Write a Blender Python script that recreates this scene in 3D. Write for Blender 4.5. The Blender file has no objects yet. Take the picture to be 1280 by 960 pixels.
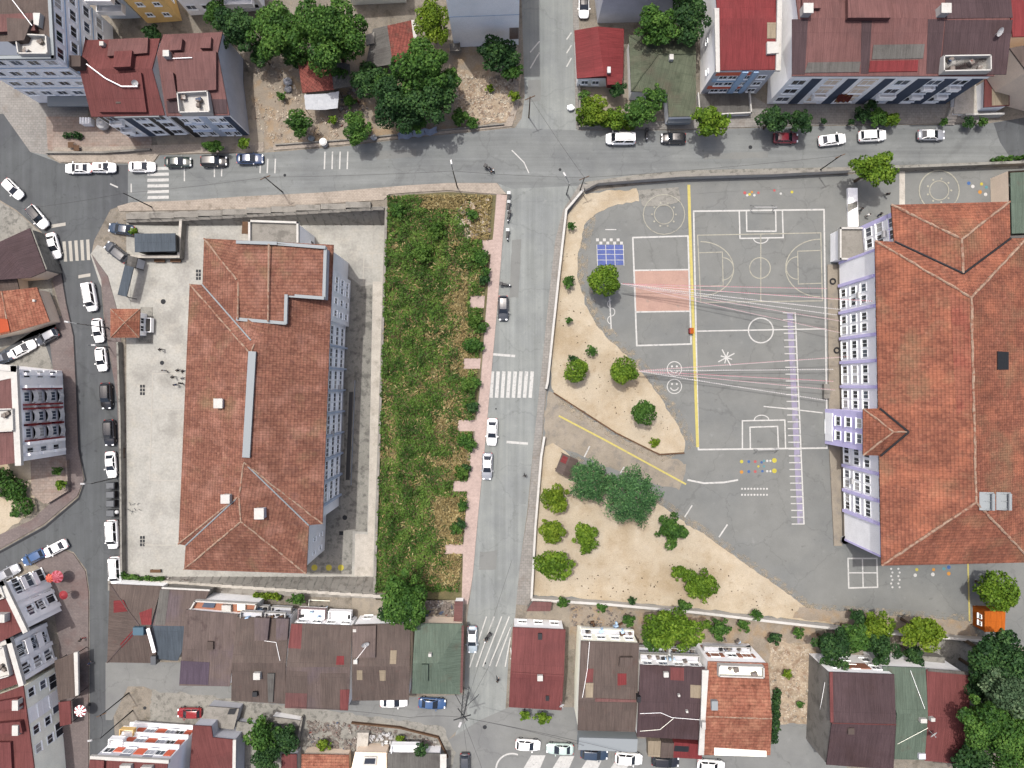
import bpy, bmesh, math, random
import numpy as np
from mathutils import Vector, Matrix, noise
rnd = random.Random(11)
nr = np.random.default_rng(5)
sc = bpy.context.scene
col = sc.collection
S = .125          # metres per photo pixel on the level z = 0
H = 110.0         # flying height
CX, CY = 640.0, 480.0
K = 2.45          # how much brighter a sunlit level surface shows than its base colour

# ------------------------------------------------------------------ camera, sky, sun, exposure
cam = bpy.data.objects.new('camera', bpy.data.cameras.new('camera'))
col.objects.link(cam)
cam.location = (0, 0, H)
cam.data.sensor_fit = 'HORIZONTAL'
cam.data.angle = 2*math.atan(80/H)
cam.data.clip_end = 3000
cam.data.clip_start = 1
sc.camera = cam
SUNV = Vector((-.18, .27, 1)).normalized()      # towards the sun
w = bpy.data.worlds.new('World'); sc.world = w; w.use_nodes = True
nt = w.node_tree
sky = nt.nodes.new('ShaderNodeTexSky'); sky.sky_type = 'NISHITA'; sky.sun_disc = False
sky.sun_elevation = math.asin(SUNV.z)
sky.sun_rotation = math.atan2(SUNV.x, SUNV.y)
sky.dust_density = 6; sky.air_density = .7; sky.ozone_density = .5
nt.links.new(sky.outputs[0], nt.nodes['Background'].inputs[0])
nt.nodes['Background'].inputs[1].default_value = .15
sun = bpy.data.objects.new('sun', bpy.data.lights.new('sun', 'SUN')); col.objects.link(sun)
sun.data.energy = 2.5; sun.data.angle = math.radians(.6); sun.data.color = (1, .97, .92)
sun.rotation_euler = SUNV.to_track_quat('Z', 'Y').to_euler()
sc.view_settings.view_transform = 'Standard'; sc.view_settings.look = 'None'
sc.view_settings.exposure = .68; sc.view_settings.gamma = 1

# ------------------------------------------------------------------ ground level and pixel mapping
def gz(X):
    if X >= -16: return 0.0
    if X <= -62: return -4.0
    return -4.0*(-16 - X)/46.0
def ray(px, py, z):
    k = S*(1 - z/H)
    return Vector(((px - CX)*k, (CY - py)*k, z))
def G(px, py, h=0.0, zg=None):
    if zg is not None: return ray(px, py, zg + h)
    z = 0.0
    for _ in range(8):
        z = gz((px - CX)*S*(1 - (z + h)/H))
    return ray(px, py, z + h)
def up(px, py, h, zg=0):             # pixel of a point h above a ground pixel
    f = (1 - zg/H)/(1 - (zg + h)/H)
    return (CX + (px - CX)*f, CY + (py - CY)*f, h)

# ------------------------------------------------------------------ materials
def lin(v):
    v = v/255.0
    return v/12.92 if v <= .04045 else ((v + .055)/1.055)**2.4
def c(r, g, b, k=None):
    k = k or K
    return tuple(min(.82, lin(x)/k) for x in (r, g, b)) + (1,)
def cw(r, g, b): return c(r, g, b, .85)      # walls are seen by sky light
def newmat(name):
    m = bpy.data.materials.new(name); m.use_nodes = True
    n = m.node_tree.nodes; l = m.node_tree.links
    return m, n, l, n['Principled BSDF']
def node(n, t, **kw):
    x = n.new(t)
    for k, v in kw.items(): setattr(x, k, v)
    return x
def noise_mul(n, l, colsock, pos, scale, lo, hi, detail=4, rough=.6, stretch=None, seed=0):
    if stretch or seed:
        mp = node(n, 'ShaderNodeMapping'); l.new(pos, mp.inputs[0]); mp.inputs['Scale'].default_value = stretch or (1, 1, 1)
        mp.inputs['Location'].default_value = (seed*13.1, seed*7.7, seed*3.3)
        pos = mp.outputs[0]
    t = node(n, 'ShaderNodeTexNoise'); t.inputs['Scale'].default_value = scale; t.inputs['Detail'].default_value = detail
    t.inputs['Roughness'].default_value = rough; l.new(pos, t.inputs['Vector'])
    r = node(n, 'ShaderNodeMapRange'); r.inputs[1].default_value = .3; r.inputs[2].default_value = .7
    r.inputs[3].default_value = lo; r.inputs[4].default_value = hi; l.new(t.outputs[0], r.inputs[0])
    mx = node(n, 'ShaderNodeVectorMath', operation='SCALE'); l.new(colsock, mx.inputs[0]); l.new(r.outputs[0], mx.inputs['Scale'])
    return mx.outputs[0]
def noise_mix(n, l, a, bcol, pos, scale, lo, hi, detail=5, amt=1.0, seed=0, rough=.6):
    mp = node(n, 'ShaderNodeMapping'); l.new(pos, mp.inputs[0]); mp.inputs['Location'].default_value = (seed*11.3, seed*5.7, 0)
    t = node(n, 'ShaderNodeTexNoise'); t.inputs['Scale'].default_value = scale; t.inputs['Detail'].default_value = detail
    t.inputs['Roughness'].default_value = rough
    l.new(mp.outputs[0], t.inputs['Vector'])
    r = node(n, 'ShaderNodeMapRange'); r.inputs[1].default_value = lo; r.inputs[2].default_value = hi
    r.inputs[3].default_value = 0; r.inputs[4].default_value = amt; l.new(t.outputs[0], r.inputs[0])
    mx = node(n, 'ShaderNodeMix', data_type='RGBA'); l.new(r.outputs[0], mx.inputs[0])
    l.new(a, mx.inputs[6]); mx.inputs[7].default_value = bcol
    return mx.outputs[2]
def rgbsock(n, colr):
    x = node(n, 'ShaderNodeRGB'); x.outputs[0].default_value = colr; return x.outputs[0]
def possock(n):
    return node(n, 'ShaderNodeNewGeometry').outputs['Position']
def pm(name, rgb, rough=.9, var=.12, scale=.5, spots=None, fine=.08, metal=0, spec=.25):
    m, n, l, b = newmat(name)
    b.inputs['Roughness'].default_value = rough; b.inputs['Metallic'].default_value = metal
    b.inputs['Specular IOR Level'].default_value = spec
    s = rgbsock(n, rgb); p = possock(n)
    for i, (c2, sca, lo, hi, amt) in enumerate(spots or []): s = noise_mix(n, l, s, c2, p, sca, lo, hi, amt=amt, seed=i+1)
    if var: s = noise_mul(n, l, s, p, scale, 1-var, 1+var)
    if fine: s = noise_mul(n, l, s, p, 7, 1-fine, 1+fine, detail=3, seed=3)
    l.new(s, b.inputs['Base Color'])
    return m
def solid(name, rgb, rough=.6, metal=0, spec=.4, coat=0):
    m, n, l, b = newmat(name)
    b.inputs['Base Color'].default_value = rgb; b.inputs['Roughness'].default_value = rough
    b.inputs['Metallic'].default_value = metal; b.inputs['Specular IOR Level'].default_value = spec
    b.inputs['Coat Weight'].default_value = coat; b.inputs['Coat Roughness'].default_value = .08
    return m
def asphalt(name, rgb, patch, crack=True, streak=None):
    m, n, l, b = newmat(name); b.inputs['Roughness'].default_value = .92; b.inputs['Specular IOR Level'].default_value = .2
    s = rgbsock(n, rgb); p = possock(n)
    s = noise_mix(n, l, s, patch, p, .12, .45, .62, amt=.8, seed=2)
    s = noise_mix(n, l, s, tuple(x*.55 for x in rgb[:3])+(1,), p, .9, .62, .72, amt=.55, seed=4, detail=8)
    s = noise_mix(n, l, s, tuple(min(1, x*1.35) for x in rgb[:3])+(1,), p, .55, .62, .74, amt=.5, seed=7, detail=8)
    s = noise_mul(n, l, s, p, .4, .93, 1.07, seed=5)
    if streak: s = noise_mul(n, l, s, p, 1.0, .86, 1.12, stretch=streak, seed=6)
    s = noise_mul(n, l, s, p, 14, .9, 1.1, detail=2, seed=8)
    if crack:
        v = node(n, 'ShaderNodeTexVoronoi', feature='DISTANCE_TO_EDGE'); v.inputs['Scale'].default_value = .11
        ds = node(n, 'ShaderNodeTexNoise'); ds.inputs['Scale'].default_value = .8; ds.inputs['Detail'].default_value = 5; l.new(p, ds.inputs['Vector'])
        ad = node(n, 'ShaderNodeVectorMath', operation='MULTIPLY_ADD'); l.new(ds.outputs['Color'], ad.inputs[0]); ad.inputs[1].default_value = (2.2, 2.2, 0); l.new(p, ad.inputs[2])
        l.new(ad.outputs[0], v.inputs['Vector'])
        r = node(n, 'ShaderNodeMapRange'); r.inputs[1].default_value = .002; r.inputs[2].default_value = .014; r.inputs[3].default_value = .87; r.inputs[4].default_value = 1
        l.new(v.outputs['Distance'], r.inputs[0])
        mx = node(n, 'ShaderNodeVectorMath', operation='SCALE'); l.new(s, mx.inputs[0]); l.new(r.outputs[0], mx.inputs['Scale']); s = mx.outputs[0]
    l.new(s, b.inputs['Base Color'])
    return m
def bricks(name, c1, c2, mortar, bw, bh, ms=.02, uv=True, var=.15, scale=.35, rough=.9, spots=None, bump=.0, offset=.5, course=0):
    m, n, l, b = newmat(name); b.inputs['Roughness'].default_value = rough; b.inputs['Specular IOR Level'].default_value = .2
    p = possock(n)
    vec = node(n, 'ShaderNodeTexCoord').outputs['UV'] if uv else p
    t = node(n, 'ShaderNodeTexBrick'); t.inputs['Color1'].default_value = c1; t.inputs['Color2'].default_value = c2
    t.inputs['Mortar'].default_value = mortar; t.inputs['Scale'].default_value = 1; t.inputs['Mortar Size'].default_value = ms
    t.inputs['Brick Width'].default_value = bw; t.inputs['Row Height'].default_value = bh; t.offset = offset
    t.inputs['Mortar Smooth'].default_value = .3
    l.new(vec, t.inputs['Vector'])
    s = t.outputs['Color']
    for i, (c3, sca, lo, hi, amt) in enumerate(spots or []): s = noise_mix(n, l, s, c3, p, sca, lo, hi, amt=amt, seed=i+1, detail=7)
    s = noise_mul(n, l, s, p, scale, 1-var, 1+var)
    s = noise_mul(n, l, s, p, 3.2, .88, 1.12, detail=3, seed=9)
    l.new(s, b.inputs['Base Color'])
    if bump:
        bp = node(n, 'ShaderNodeBump'); bp.inputs['Distance'].default_value = bump; bp.inputs['Strength'].default_value = .8
        inv = node(n, 'ShaderNodeMath', operation='SUBTRACT'); inv.inputs[0].default_value = 1; l.new(t.outputs['Fac'], inv.inputs[1])
        l.new(inv.outputs[0], bp.inputs['Height']); l.new(bp.outputs[0], b.inputs['Normal'])
    return m
def pantile(name, c1, c2, spots):
    """clay pantiles: courses along u, each course a small step with its own bump"""
    m, n, l, b = newmat(name); b.inputs['Roughness'].default_value = .9; b.inputs['Specular IOR Level'].default_value = .15
    p = possock(n); uv = node(n, 'ShaderNodeTexCoord').outputs['UV']
    t = node(n, 'ShaderNodeTexBrick'); t.inputs['Color1'].default_value = c1; t.inputs['Color2'].default_value = c2
    t.inputs['Mortar'].default_value = c2; t.inputs['Scale'].default_value = 1; t.inputs['Mortar Size'].default_value = 0
    t.inputs['Brick Width'].default_value = .34; t.inputs['Row Height'].default_value = .46; t.offset = .5
    l.new(uv, t.inputs['Vector'])
    s = t.outputs['Color']
    for i, (c3, sca, lo, hi, amt) in enumerate(spots): s = noise_mix(n, l, s, c3, p, sca, lo, hi, amt=amt, seed=i+1, detail=8)
    s = noise_mul(n, l, s, p, .25, .82, 1.15)
    s = noise_mul(n, l, s, uv, .9, .88, 1.1, stretch=(1.6, .15, 1), seed=7)
    s = noise_mul(n, l, s, p, 2.6, .8, 1.2, detail=4, seed=9)
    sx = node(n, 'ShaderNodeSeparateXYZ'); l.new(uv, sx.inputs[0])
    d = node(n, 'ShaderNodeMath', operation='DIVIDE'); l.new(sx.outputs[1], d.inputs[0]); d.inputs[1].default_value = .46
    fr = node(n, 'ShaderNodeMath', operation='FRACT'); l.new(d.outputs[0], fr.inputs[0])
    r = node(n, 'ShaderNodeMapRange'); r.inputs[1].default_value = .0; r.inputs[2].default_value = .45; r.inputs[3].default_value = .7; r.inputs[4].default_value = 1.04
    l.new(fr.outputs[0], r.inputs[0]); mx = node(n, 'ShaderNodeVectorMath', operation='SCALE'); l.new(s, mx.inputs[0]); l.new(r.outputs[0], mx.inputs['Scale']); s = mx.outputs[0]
    l.new(s, b.inputs['Base Color'])
    dx = node(n, 'ShaderNodeMath', operation='MULTIPLY'); l.new(sx.outputs[0], dx.inputs[0]); dx.inputs[1].default_value = 2*math.pi/.34
    sn = node(n, 'ShaderNodeMath', operation='SINE'); l.new(dx.outputs[0], sn.inputs[0])
    su = node(n, 'ShaderNodeMath', operation='MULTIPLY_ADD'); l.new(sn.outputs[0], su.inputs[0]); su.inputs[1].default_value = .5
    ng = node(n, 'ShaderNodeMath', operation='MULTIPLY'); l.new(fr.outputs[0], ng.inputs[0]); ng.inputs[1].default_value = -1; l.new(ng.outputs[0], su.inputs[2])
    bp = node(n, 'ShaderNodeBump'); bp.inputs['Distance'].default_value = .05; bp.inputs['Strength'].default_value = .7
    l.new(su.outputs[0], bp.inputs['Height']); l.new(bp.outputs[0], b.inputs['Normal'])
    return m
def corrug(name, rgb, spots=None, period=.28, rough=.65, var=.1, seam=6.0):
    """corrugated metal: ridges run up the slope (v), vary along u, sheet seams and stains"""
    m, n, l, b = newmat(name); b.inputs['Roughness'].default_value = rough; b.inputs['Specular IOR Level'].default_value = .08
    p = possock(n); uv = node(n, 'ShaderNodeTexCoord').outputs['UV']
    t = node(n, 'ShaderNodeTexBrick'); t.inputs['Color1'].default_value = tuple(x*.93 for x in rgb[:3])+(1,); t.inputs['Color2'].default_value = tuple(x*1.08 for x in rgb[:3])+(1,)
    t.inputs['Mortar'].default_value = tuple(x*.78 for x in rgb[:3])+(1,); t.inputs['Scale'].default_value = 1; t.inputs['Mortar Size'].default_value = .03
    t.inputs['Brick Width'].default_value = 1.05; t.inputs['Row Height'].default_value = seam; t.offset = 0
    l.new(uv, t.inputs['Vector']); s = t.outputs['Color']
    for i, (c3, sca, lo, hi, amt) in enumerate(spots or []): s = noise_mix(n, l, s, c3, p, sca, lo, hi, amt=amt, seed=i+1, detail=7)
    s = noise_mul(n, l, s, p, .3, 1-var, 1+var)
    s = noise_mul(n, l, s, uv, 1.5, .82, 1.14, stretch=(3, .22, 1), seed=4)
    s = noise_mul(n, l, s, p, 6, .93, 1.07, detail=3, seed=9)
    l.new(s, b.inputs['Base Color'])
    sx = node(n, 'ShaderNodeSeparateXYZ'); l.new(uv, sx.inputs[0])
    dx = node(n, 'ShaderNodeMath', operation='MULTIPLY'); l.new(sx.outputs[0], dx.inputs[0]); dx.inputs[1].default_value = 2*math.pi/period
    sn = node(n, 'ShaderNodeMath', operation='SINE'); l.new(dx.outputs[0], sn.inputs[0])
    bp = node(n, 'ShaderNodeBump'); bp.inputs['Distance'].default_value = .012; bp.inputs['Strength'].default_value = .6
    l.new(sn.outputs[0], bp.inputs['Height']); l.new(bp.outputs[0], b.inputs['Normal'])
    return m
def leafmat(name, a, bcol, cc, trans=.3, g=(1, 1, 1)):
    m, n, l, b = newmat(name)
    a, bcol, cc = (tuple(min(.5, x[i]*g[i]) for i in range(3))+(1,) for x in (a, bcol, cc))
    at = node(n, 'ShaderNodeAttribute'); at.attribute_name = 'tone'
    cr = node(n, 'ShaderNodeValToRGB'); e = cr.color_ramp.elements
    e[0].color = a; e[0].position = 0; e[1].color = cc; e[1].position = 1
    x = e.new(.55); x.color = bcol
    l.new(at.outputs['Fac'], cr.inputs[0])
    b.inputs['Roughness'].default_value = .65; b.inputs['Specular IOR Level'].default_value = .2
    l.new(cr.outputs[0], b.inputs['Base Color'])
    tr = node(n, 'ShaderNodeBsdfTranslucent'); l.new(cr.outputs[0], tr.inputs['Color'])
    mx = node(n, 'ShaderNodeMixShader'); mx.inputs[0].default_value = trans
    l.new(b.outputs[0], mx.inputs[1]); l.new(tr.outputs[0], mx.inputs[2])
    l.new(mx.outputs[0], n['Material Output'].inputs[0])
    return m

# ------------------------------------------------------------------ mesh helpers
def tag(o, label=None, cat=None, group=None, kind=None):
    if label: o['label'] = label
    if cat: o['category'] = cat
    if group: o['group'] = group
    if kind: o['kind'] = kind
    return o
def thing(name, label, cat, loc=(0, 0, 0), group=None, rz=0):
    o = bpy.data.objects.new(name, None); col.objects.link(o); o.empty_display_size = .5
    o.location = loc; o.rotation_euler = (0, 0, rz)
    return tag(o, label, cat, group)
def rootloc(o):
    while o.parent: o = o.parent
    return o.location.copy()
class MB:
    def __init__(s): s.v = []; s.f = []; s.m = []
    def add(s, vs, fs, mi=0):
        o = len(s.v); s.v += [Vector(x) for x in vs]; s.f += [tuple(i+o for i in f) for f in fs]; s.m += [mi]*len(fs); return s
    def quad(s, a, b, c_, d, mi=0): return s.add([a, b, c_, d], [(0, 1, 2, 3)], mi)
    def box(s, ctr, size, rz=0, mi=0, top=None, rot=None):
        x, y, z = (q/2 for q in size); t = top or (1, 1)
        vs = [Vector(p) for p in ((-x,-y,-z),(x,-y,-z),(x,y,-z),(-x,y,-z),(-x*t[0],-y*t[1],z),(x*t[0],-y*t[1],z),(x*t[0],y*t[1],z),(-x*t[0],y*t[1],z))]
        M = rot if rot else Matrix.Rotation(rz, 3, 'Z')
        return s.add([M @ p + Vector(ctr) for p in vs], [(3,2,1,0),(4,5,6,7),(0,1,5,4),(1,2,6,5),(2,3,7,6),(3,0,4,7)], mi)
    def prism(s, poly, h, mi=0, side=None):      # poly: top loop (Vectors, ccw from above); extruded straight down by h
        n = len(poly); vs = [Vector(p) for p in poly] + [Vector(p) - Vector((0, 0, h)) for p in poly]
        s.add(vs, [tuple(range(n)), tuple(range(2*n-1, n-1, -1))], mi)
        s.add(vs, [(i+n, (i+1) % n+n, (i+1) % n, i) for i in range(n)], mi if side is None else side)
        return s
    def tube(s, a, b, r0, r1=None, n=6, mi=0, cap=True):
        a = Vector(a); b = Vector(b); r1 = r0 if r1 is None else r1
        d = (b-a).normalized(); u = d.orthogonal().normalized(); w_ = d.cross(u)
        vs = []
        for p, r in ((a, r0), (b, r1)):
            vs += [p + (u*math.cos(t) + w_*math.sin(t))*r for t in (2*math.pi*i/n for i in range(n))]
        fs = [(i, (i+1) % n, (i+1) % n+n, i+n) for i in range(n)]
        if cap: fs += [tuple(range(n-1, -1, -1)), tuple(range(n, 2*n))]
        return s.add(vs, fs, mi)
    def path(s, pts, r, n=5, mi=0):
        for a, b in zip(pts, pts[1:]): s.tube(a, b, r, r, n, mi)
        return s
    def disc(s, ctr, r, n=20, mi=0, r2=None):
        x, y, z = ctr
        if r2: 
            vs = [(x+q*math.cos(t), y+q*math.sin(t), z) for q in (r, r2) for t in (2*math.pi*i/n for i in range(n))]
            return s.add(vs, [(i+n, i, (i+1) % n, (i+1) % n+n) for i in range(n)], mi)
        return s.add([(x+r*math.cos(t), y+r*math.sin(t), z) for t in (2*math.pi*i/n for i in range(n))], [tuple(range(n))], mi)
    def ball(s, ctr, r, n=10, mi=0, sq=(1, 1, 1)):
        vs = []; fs = []; k = n//2
        for j in range(k+1):
            ph = math.pi*j/k
            for i in range(n):
                th = 2*math.pi*i/n
                vs.append((ctr[0]+r*sq[0]*math.sin(ph)*math.cos(th), ctr[1]+r*sq[1]*math.sin(ph)*math.sin(th), ctr[2]+r*sq[2]*math.cos(ph)))
        for j in range(k):
            for i in range(n): fs.append((j*n+i, (j+1)*n+i, (j+1)*n+(i+1) % n, j*n+(i+1) % n))
        return s.add(vs, fs, mi)
    def build(s, name, mats, parent=None, smooth=False, local=False, uv=None):
        if not isinstance(mats, (list, tuple)): mats = [mats]
        if parent is not None: off = Vector((0, 0, 0)) if local else rootloc(parent)
        else:
            if local: off = Vector((0, 0, 0))
            else:
                xs = [p.x for p in s.v]; ys = [p.y for p in s.v]; zs = [p.z for p in s.v]
                off = Vector(((min(xs)+max(xs))/2, (min(ys)+max(ys))/2, min(zs)))
        me = bpy.data.meshes.new(name); me.from_pydata([tuple(p-off) for p in s.v], [], s.f)
        for m in mats: me.materials.append(m)
        if len(mats) > 1: me.polygons.foreach_set('material_index', s.m)
        if smooth: me.polygons.foreach_set('use_smooth', [True]*len(me.polygons))
        if uv == 'slope': slope_uv(me)
        me.update()
        o = bpy.data.objects.new(name, me); col.objects.link(o)
        if parent is not None: o.parent = parent
        else: o.location = off
        return o
def slope_uv(me):
    l = me.uv_layers.new(name='UVMap')
    for p in me.polygons:
        nn = p.normal; e = nn.cross(Vector((0, 0, 1)))
        e = Vector((1, 0, 0)) if e.length < .02 else e.normalized()
        upv = nn.cross(e)
        for li in p.loop_indices:
            q = me.vertices[me.loops[li].vertex_index].co
            l.data[li].uv = (q.dot(e), q.dot(upv))
def copy_thing(o):
    n = o.copy(); col.objects.link(n)
    for ch in o.children:
        k = ch.copy(); col.objects.link(k); k.parent = n
        for g in ch.children:
            q = g.copy(); col.objects.link(q); q.parent = k
    return n

# ------------------------------------------------------------------ draped ground sheets
def wobble(poly, amp):
    out = []
    for (x0, y0), (x1, y1) in zip(poly, poly[1:]+poly[:1]):
        n = max(1, int(math.hypot(x1-x0, y1-y0)/5))
        for i in range(n):
            x = x0+(x1-x0)*i/n; y = y0+(y1-y0)*i/n
            v = noise.noise_vector(Vector((x*.11, y*.11, 3)))+.6*noise.noise_vector(Vector((x*.4, y*.4, 9)))
            out.append((x+v.x*amp, y+v.y*amp))
    return out
def grow(poly, d):
    n = len(poly); out = []
    ar = sum(poly[i][0]*poly[(i+1) % n][1]-poly[(i+1) % n][0]*poly[i][1] for i in range(n)); sg = -1 if ar > 0 else 1
    for i in range(n):
        a, b, e = (Vector(poly[j]) for j in (i-1, i, (i+1) % n))
        d1 = (b-a).normalized(); d2 = (e-b).normalized(); n1 = Vector((-d1.y, d1.x))*sg; n2 = Vector((-d2.y, d2.x))*sg
        q = b+(n1+n2)*d/max(.5, 1+n1.dot(n2)); out.append((q.x, q.y))
    return out
WOB = {'sand_bed': 2.2, 'lot_earth': 3, 'bare_earth_strip': 3, 'gate_paving': 3, 'garden_soil': 3, 'patch_repair': 1}
def drape(name, polys, m, dz, skirt=0, zg=None, uv=False, kind='structure'):
    bm = bmesh.new()
    for poly in polys:
        if name in WOB: poly = wobble(poly, WOB[name])
        vs = []
        for q in poly:
            p = G(q[0], q[1], 0, zg); vs.append(bm.verts.new((p.x, p.y, 0)))
        f = bm.faces.new(vs); f.normal_update()
        if f.normal.z < 0: f.normal_flip()
    bmesh.ops.triangulate(bm, faces=bm.faces[:])
    if zg is None:
        for X in (-62, -16):
            bmesh.ops.bisect_plane(bm, geom=bm.verts[:]+bm.edges[:]+bm.faces[:], plane_co=(X, 0, 0), plane_no=(1, 0, 0))
    if skirt:
        be = [e for e in bm.edges if len(e.link_faces) == 1]
        r = bmesh.ops.extrude_edge_only(bm, edges=be)
        low = {v for v in r['geom'] if isinstance(v, bmesh.types.BMVert)}
    else: low = set()
    for v in bm.verts:
        v.co.z = (zg if zg is not None else gz(v.co.x)) + (dz - skirt if v in low else dz)
    if skirt: bmesh.ops.recalc_face_normals(bm, faces=bm.faces[:])
    me = bpy.data.meshes.new(name); bm.to_mesh(me); bm.free(); me.materials.append(m)
    if uv: slope_uv(me)
    o = bpy.data.objects.new(name, me); col.objects.link(o); o['kind'] = kind
    return o
class Lines:
    """painted markings collected as flat strips on the ground"""
    def __init__(s, dz=.03, zg=None): s.mb = MB(); s.dz = dz; s.zg = zg
    k = 0
    def P(s, px, py):
        return G(px, py, s.dz + .0012*(s.k % 9), s.zg)
    def line(s, pts, wpx, closed=False):
        s.k += 1; q = [s.P(*p) for p in pts]
        if closed: q.append(q[0])
        for a, b in zip(q, q[1:]):
            d = (b-a); d.z = 0
            if d.length < 1e-4: continue
            d.normalize(); n = Vector((-d.y, d.x, 0))*wpx*S/2; e = d*wpx*S*.3
            j = Vector((0, 0, .0005*(len(s.mb.f) % 5)))
            s.mb.quad(a-e-n+j, b+e-n+j, b+e+n+j, a-e+n+j)
        return s
    def arc(s, cx, cy, rx, ry, a0, a1, wpx, n=20):
        pts = [(cx+rx*math.cos(math.radians(a0+(a1-a0)*i/n)), cy+ry*math.sin(math.radians(a0+(a1-a0)*i/n))) for i in range(n+1)]
        return s.line(pts, wpx)
    def circle(s, cx, cy, r, wpx, n=28): return s.arc(cx, cy, r, r, 0, 360, wpx, n)
    def fill(s, poly):
        s.k += 1; q = [s.P(*p) for p in poly]
        ar = sum(a.x*b.y-b.x*a.y for a, b in zip(q, q[1:]+q[:1]))
        if ar < 0: q.reverse()
        s.mb.add(q, [tuple(range(len(q)))]); return s
    def dot(s, cx, cy, r, n=14):
        s.k += 1; p = s.P(cx, cy); s.mb.disc(p, r*S, n); return s
    def build(s, name, m):
        o = s.mb.build(name, m); o['kind'] = 'structure'; return o
# ------------------------------------------------------------------ materials of the place
M = {}
M['dirt'] = pm('dirt', c(160, 152, 140), var=.2, scale=.25, spots=[(c(110, 104, 92), .8, .5, .7, .8), (c(178, 165, 145), 1.6, .56, .68, .7)], fine=.2)
M['road'] = asphalt('road_asphalt', c(169, 174, 171), c(157, 162, 162), streak=(1.2, .03, 1))
M['road_ew'] = asphalt('street_asphalt', c(154, 158, 157), c(141, 145, 146), streak=(.03, 1.2, 1))
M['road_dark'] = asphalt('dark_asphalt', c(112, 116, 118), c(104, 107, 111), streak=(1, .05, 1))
M['road_alley'] = asphalt('alley_asphalt', c(156, 158, 156), c(144, 146, 146))
M['road_patch'] = asphalt('patched_asphalt', c(156, 158, 155), c(146, 148, 147), crack=False)
M['yard'] = asphalt('schoolyard_asphalt', c(152, 154, 151), c(143, 146, 145), crack=True)
M['tan'] = pm('worn_tan_paving', c(178, 168, 152), var=.12, scale=.4, spots=[(c(150, 145, 138), .7, .5, .68, .8)], fine=.12)
M['sand'] = pm('sand', c(220, 206, 181), var=.08, scale=.16, spots=[(c(203, 184, 154), .3, .48, .68, .6), (c(230, 218, 196), .6, .52, .7, .7), (c(140, 122, 96), 2.2, .66, .74, .8), (c(190, 168, 134), .09, .5, .64, .7), (c(172, 150, 116), .9, .6, .74, .6)], fine=.13)
M['earth'] = pm('brown_earth', c(176, 164, 148), var=.14, scale=.5, spots=[(c(185, 160, 128), .5, .48, .64, .8)], fine=.18)
M['lotmix'] = pm('rubbly_soil', c(196, 178, 154), var=.16, scale=.5, spots=[(c(158, 132, 110), .7, .5, .62, .8), (c(222, 208, 186), 1.4, .52, .64, .8), (c(120, 116, 96), .5, .58, .7, .6)], fine=.22)
M['lotsoil'] = pm('weedy_soil', c(124, 118, 84), var=.2, scale=.4, spots=[(c(150, 134, 96), .5, .54, .68, .7)], fine=.2)
M['concrete'] = bricks('yard_concrete', c(207, 206, 198), c(202, 201, 194), c(186, 184, 177), 9, 5, .01, uv=False, var=.07, spots=[(c(176, 174, 167), .22, .47, .66, .85), (c(214, 210, 198), .5, .52, .68, .6), (c(150, 148, 142), 1.7, .66, .76, .6)])
M['concrete_pale'] = pm('pale_concrete', c(226, 220, 209), var=.1, scale=.6, spots=[(c(180, 174, 162), .9, .5, .7, .6)], fine=.12)
M['concrete_dark'] = pm('mottled_concrete', c(170, 168, 160), var=.12, scale=.4, spots=[(c(118, 117, 112), 1.1, .5, .64, .8), (c(176, 173, 164), .7, .56, .7, .7)], fine=.16)
M['pink'] = bricks('pink_pavers', c(222, 200, 190), c(214, 192, 182), c(196, 174, 166), .4, .2, .012, uv=False, var=.07)
M['redpave'] = bricks('worn_pavers', c(148, 136, 133), c(140, 129, 127), c(120, 111, 110), .5, .25, .015, uv=False, var=.1, spots=[(c(132, 106, 102), .2, .52, .66, .6)])
M['beige'] = bricks('beige_pavers', c(204, 192, 178), c(194, 182, 168), c(168, 158, 146), .5, .25, .02, uv=False, var=.12, spots=[(c(150, 140, 128), .6, .54, .68, .7)])
M['slabs'] = bricks('stone_slabs', c(194, 176, 163), c(178, 163, 153), c(154, 143, 134), .7, .45, .03, uv=False, var=.12, spots=[(c(168, 140, 126), .5, .5, .66, .7)])
M['greypave'] = bricks('grey_pavers', c(178, 174, 168), c(168, 165, 160), c(140, 138, 134), .6, .4, .02, uv=False, var=.1, spots=[(c(152, 142, 132), .5, .55, .68, .6)])
M['kerb'] = pm('kerb_stone', c(172, 170, 164), var=.12)
M['darkkerb'] = pm('dark_kerb_gutter', c(62, 64, 68), var=.15)
M['paint'] = pm('white_road_paint', c(232, 232, 228), var=.1, scale=2, spots=[(c(165, 168, 168), 2.5, .56, .72, .8)], fine=.08)
M['paint_y'] = pm('yellow_road_paint', c(228, 214, 128), var=.08, scale=2, spots=[(c(170, 165, 140), 2.0, .6, .75, .7)])
M['paint_dim'] = pm('faded_line_paint', c(198, 196, 180), var=.1, scale=1.5, spots=[(c(160, 158, 150), 1.2, .5, .68, .8)])
M['paint_faint'] = pm('nearly_worn_off_paint', c(212, 208, 198), var=.05)
M['paint_blue'] = pm('blue_game_paint', c(106, 122, 188), var=.12, scale=1.2, spots=[(c(140, 148, 178), 1.6, .54, .7, .8)])
M['paint_lilac'] = pm('lilac_game_paint', c(176, 170, 196), var=.1, spots=[(c(155, 155, 158), 1.0, .5, .66, .9)])
M['paint_salmon'] = pm('salmon_court_paint', c(212, 176, 160), var=.06, spots=[(c(196, 160, 148), .6, .5, .68, .7), (c(178, 164, 154), 1.2, .6, .72, .7)])
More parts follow.
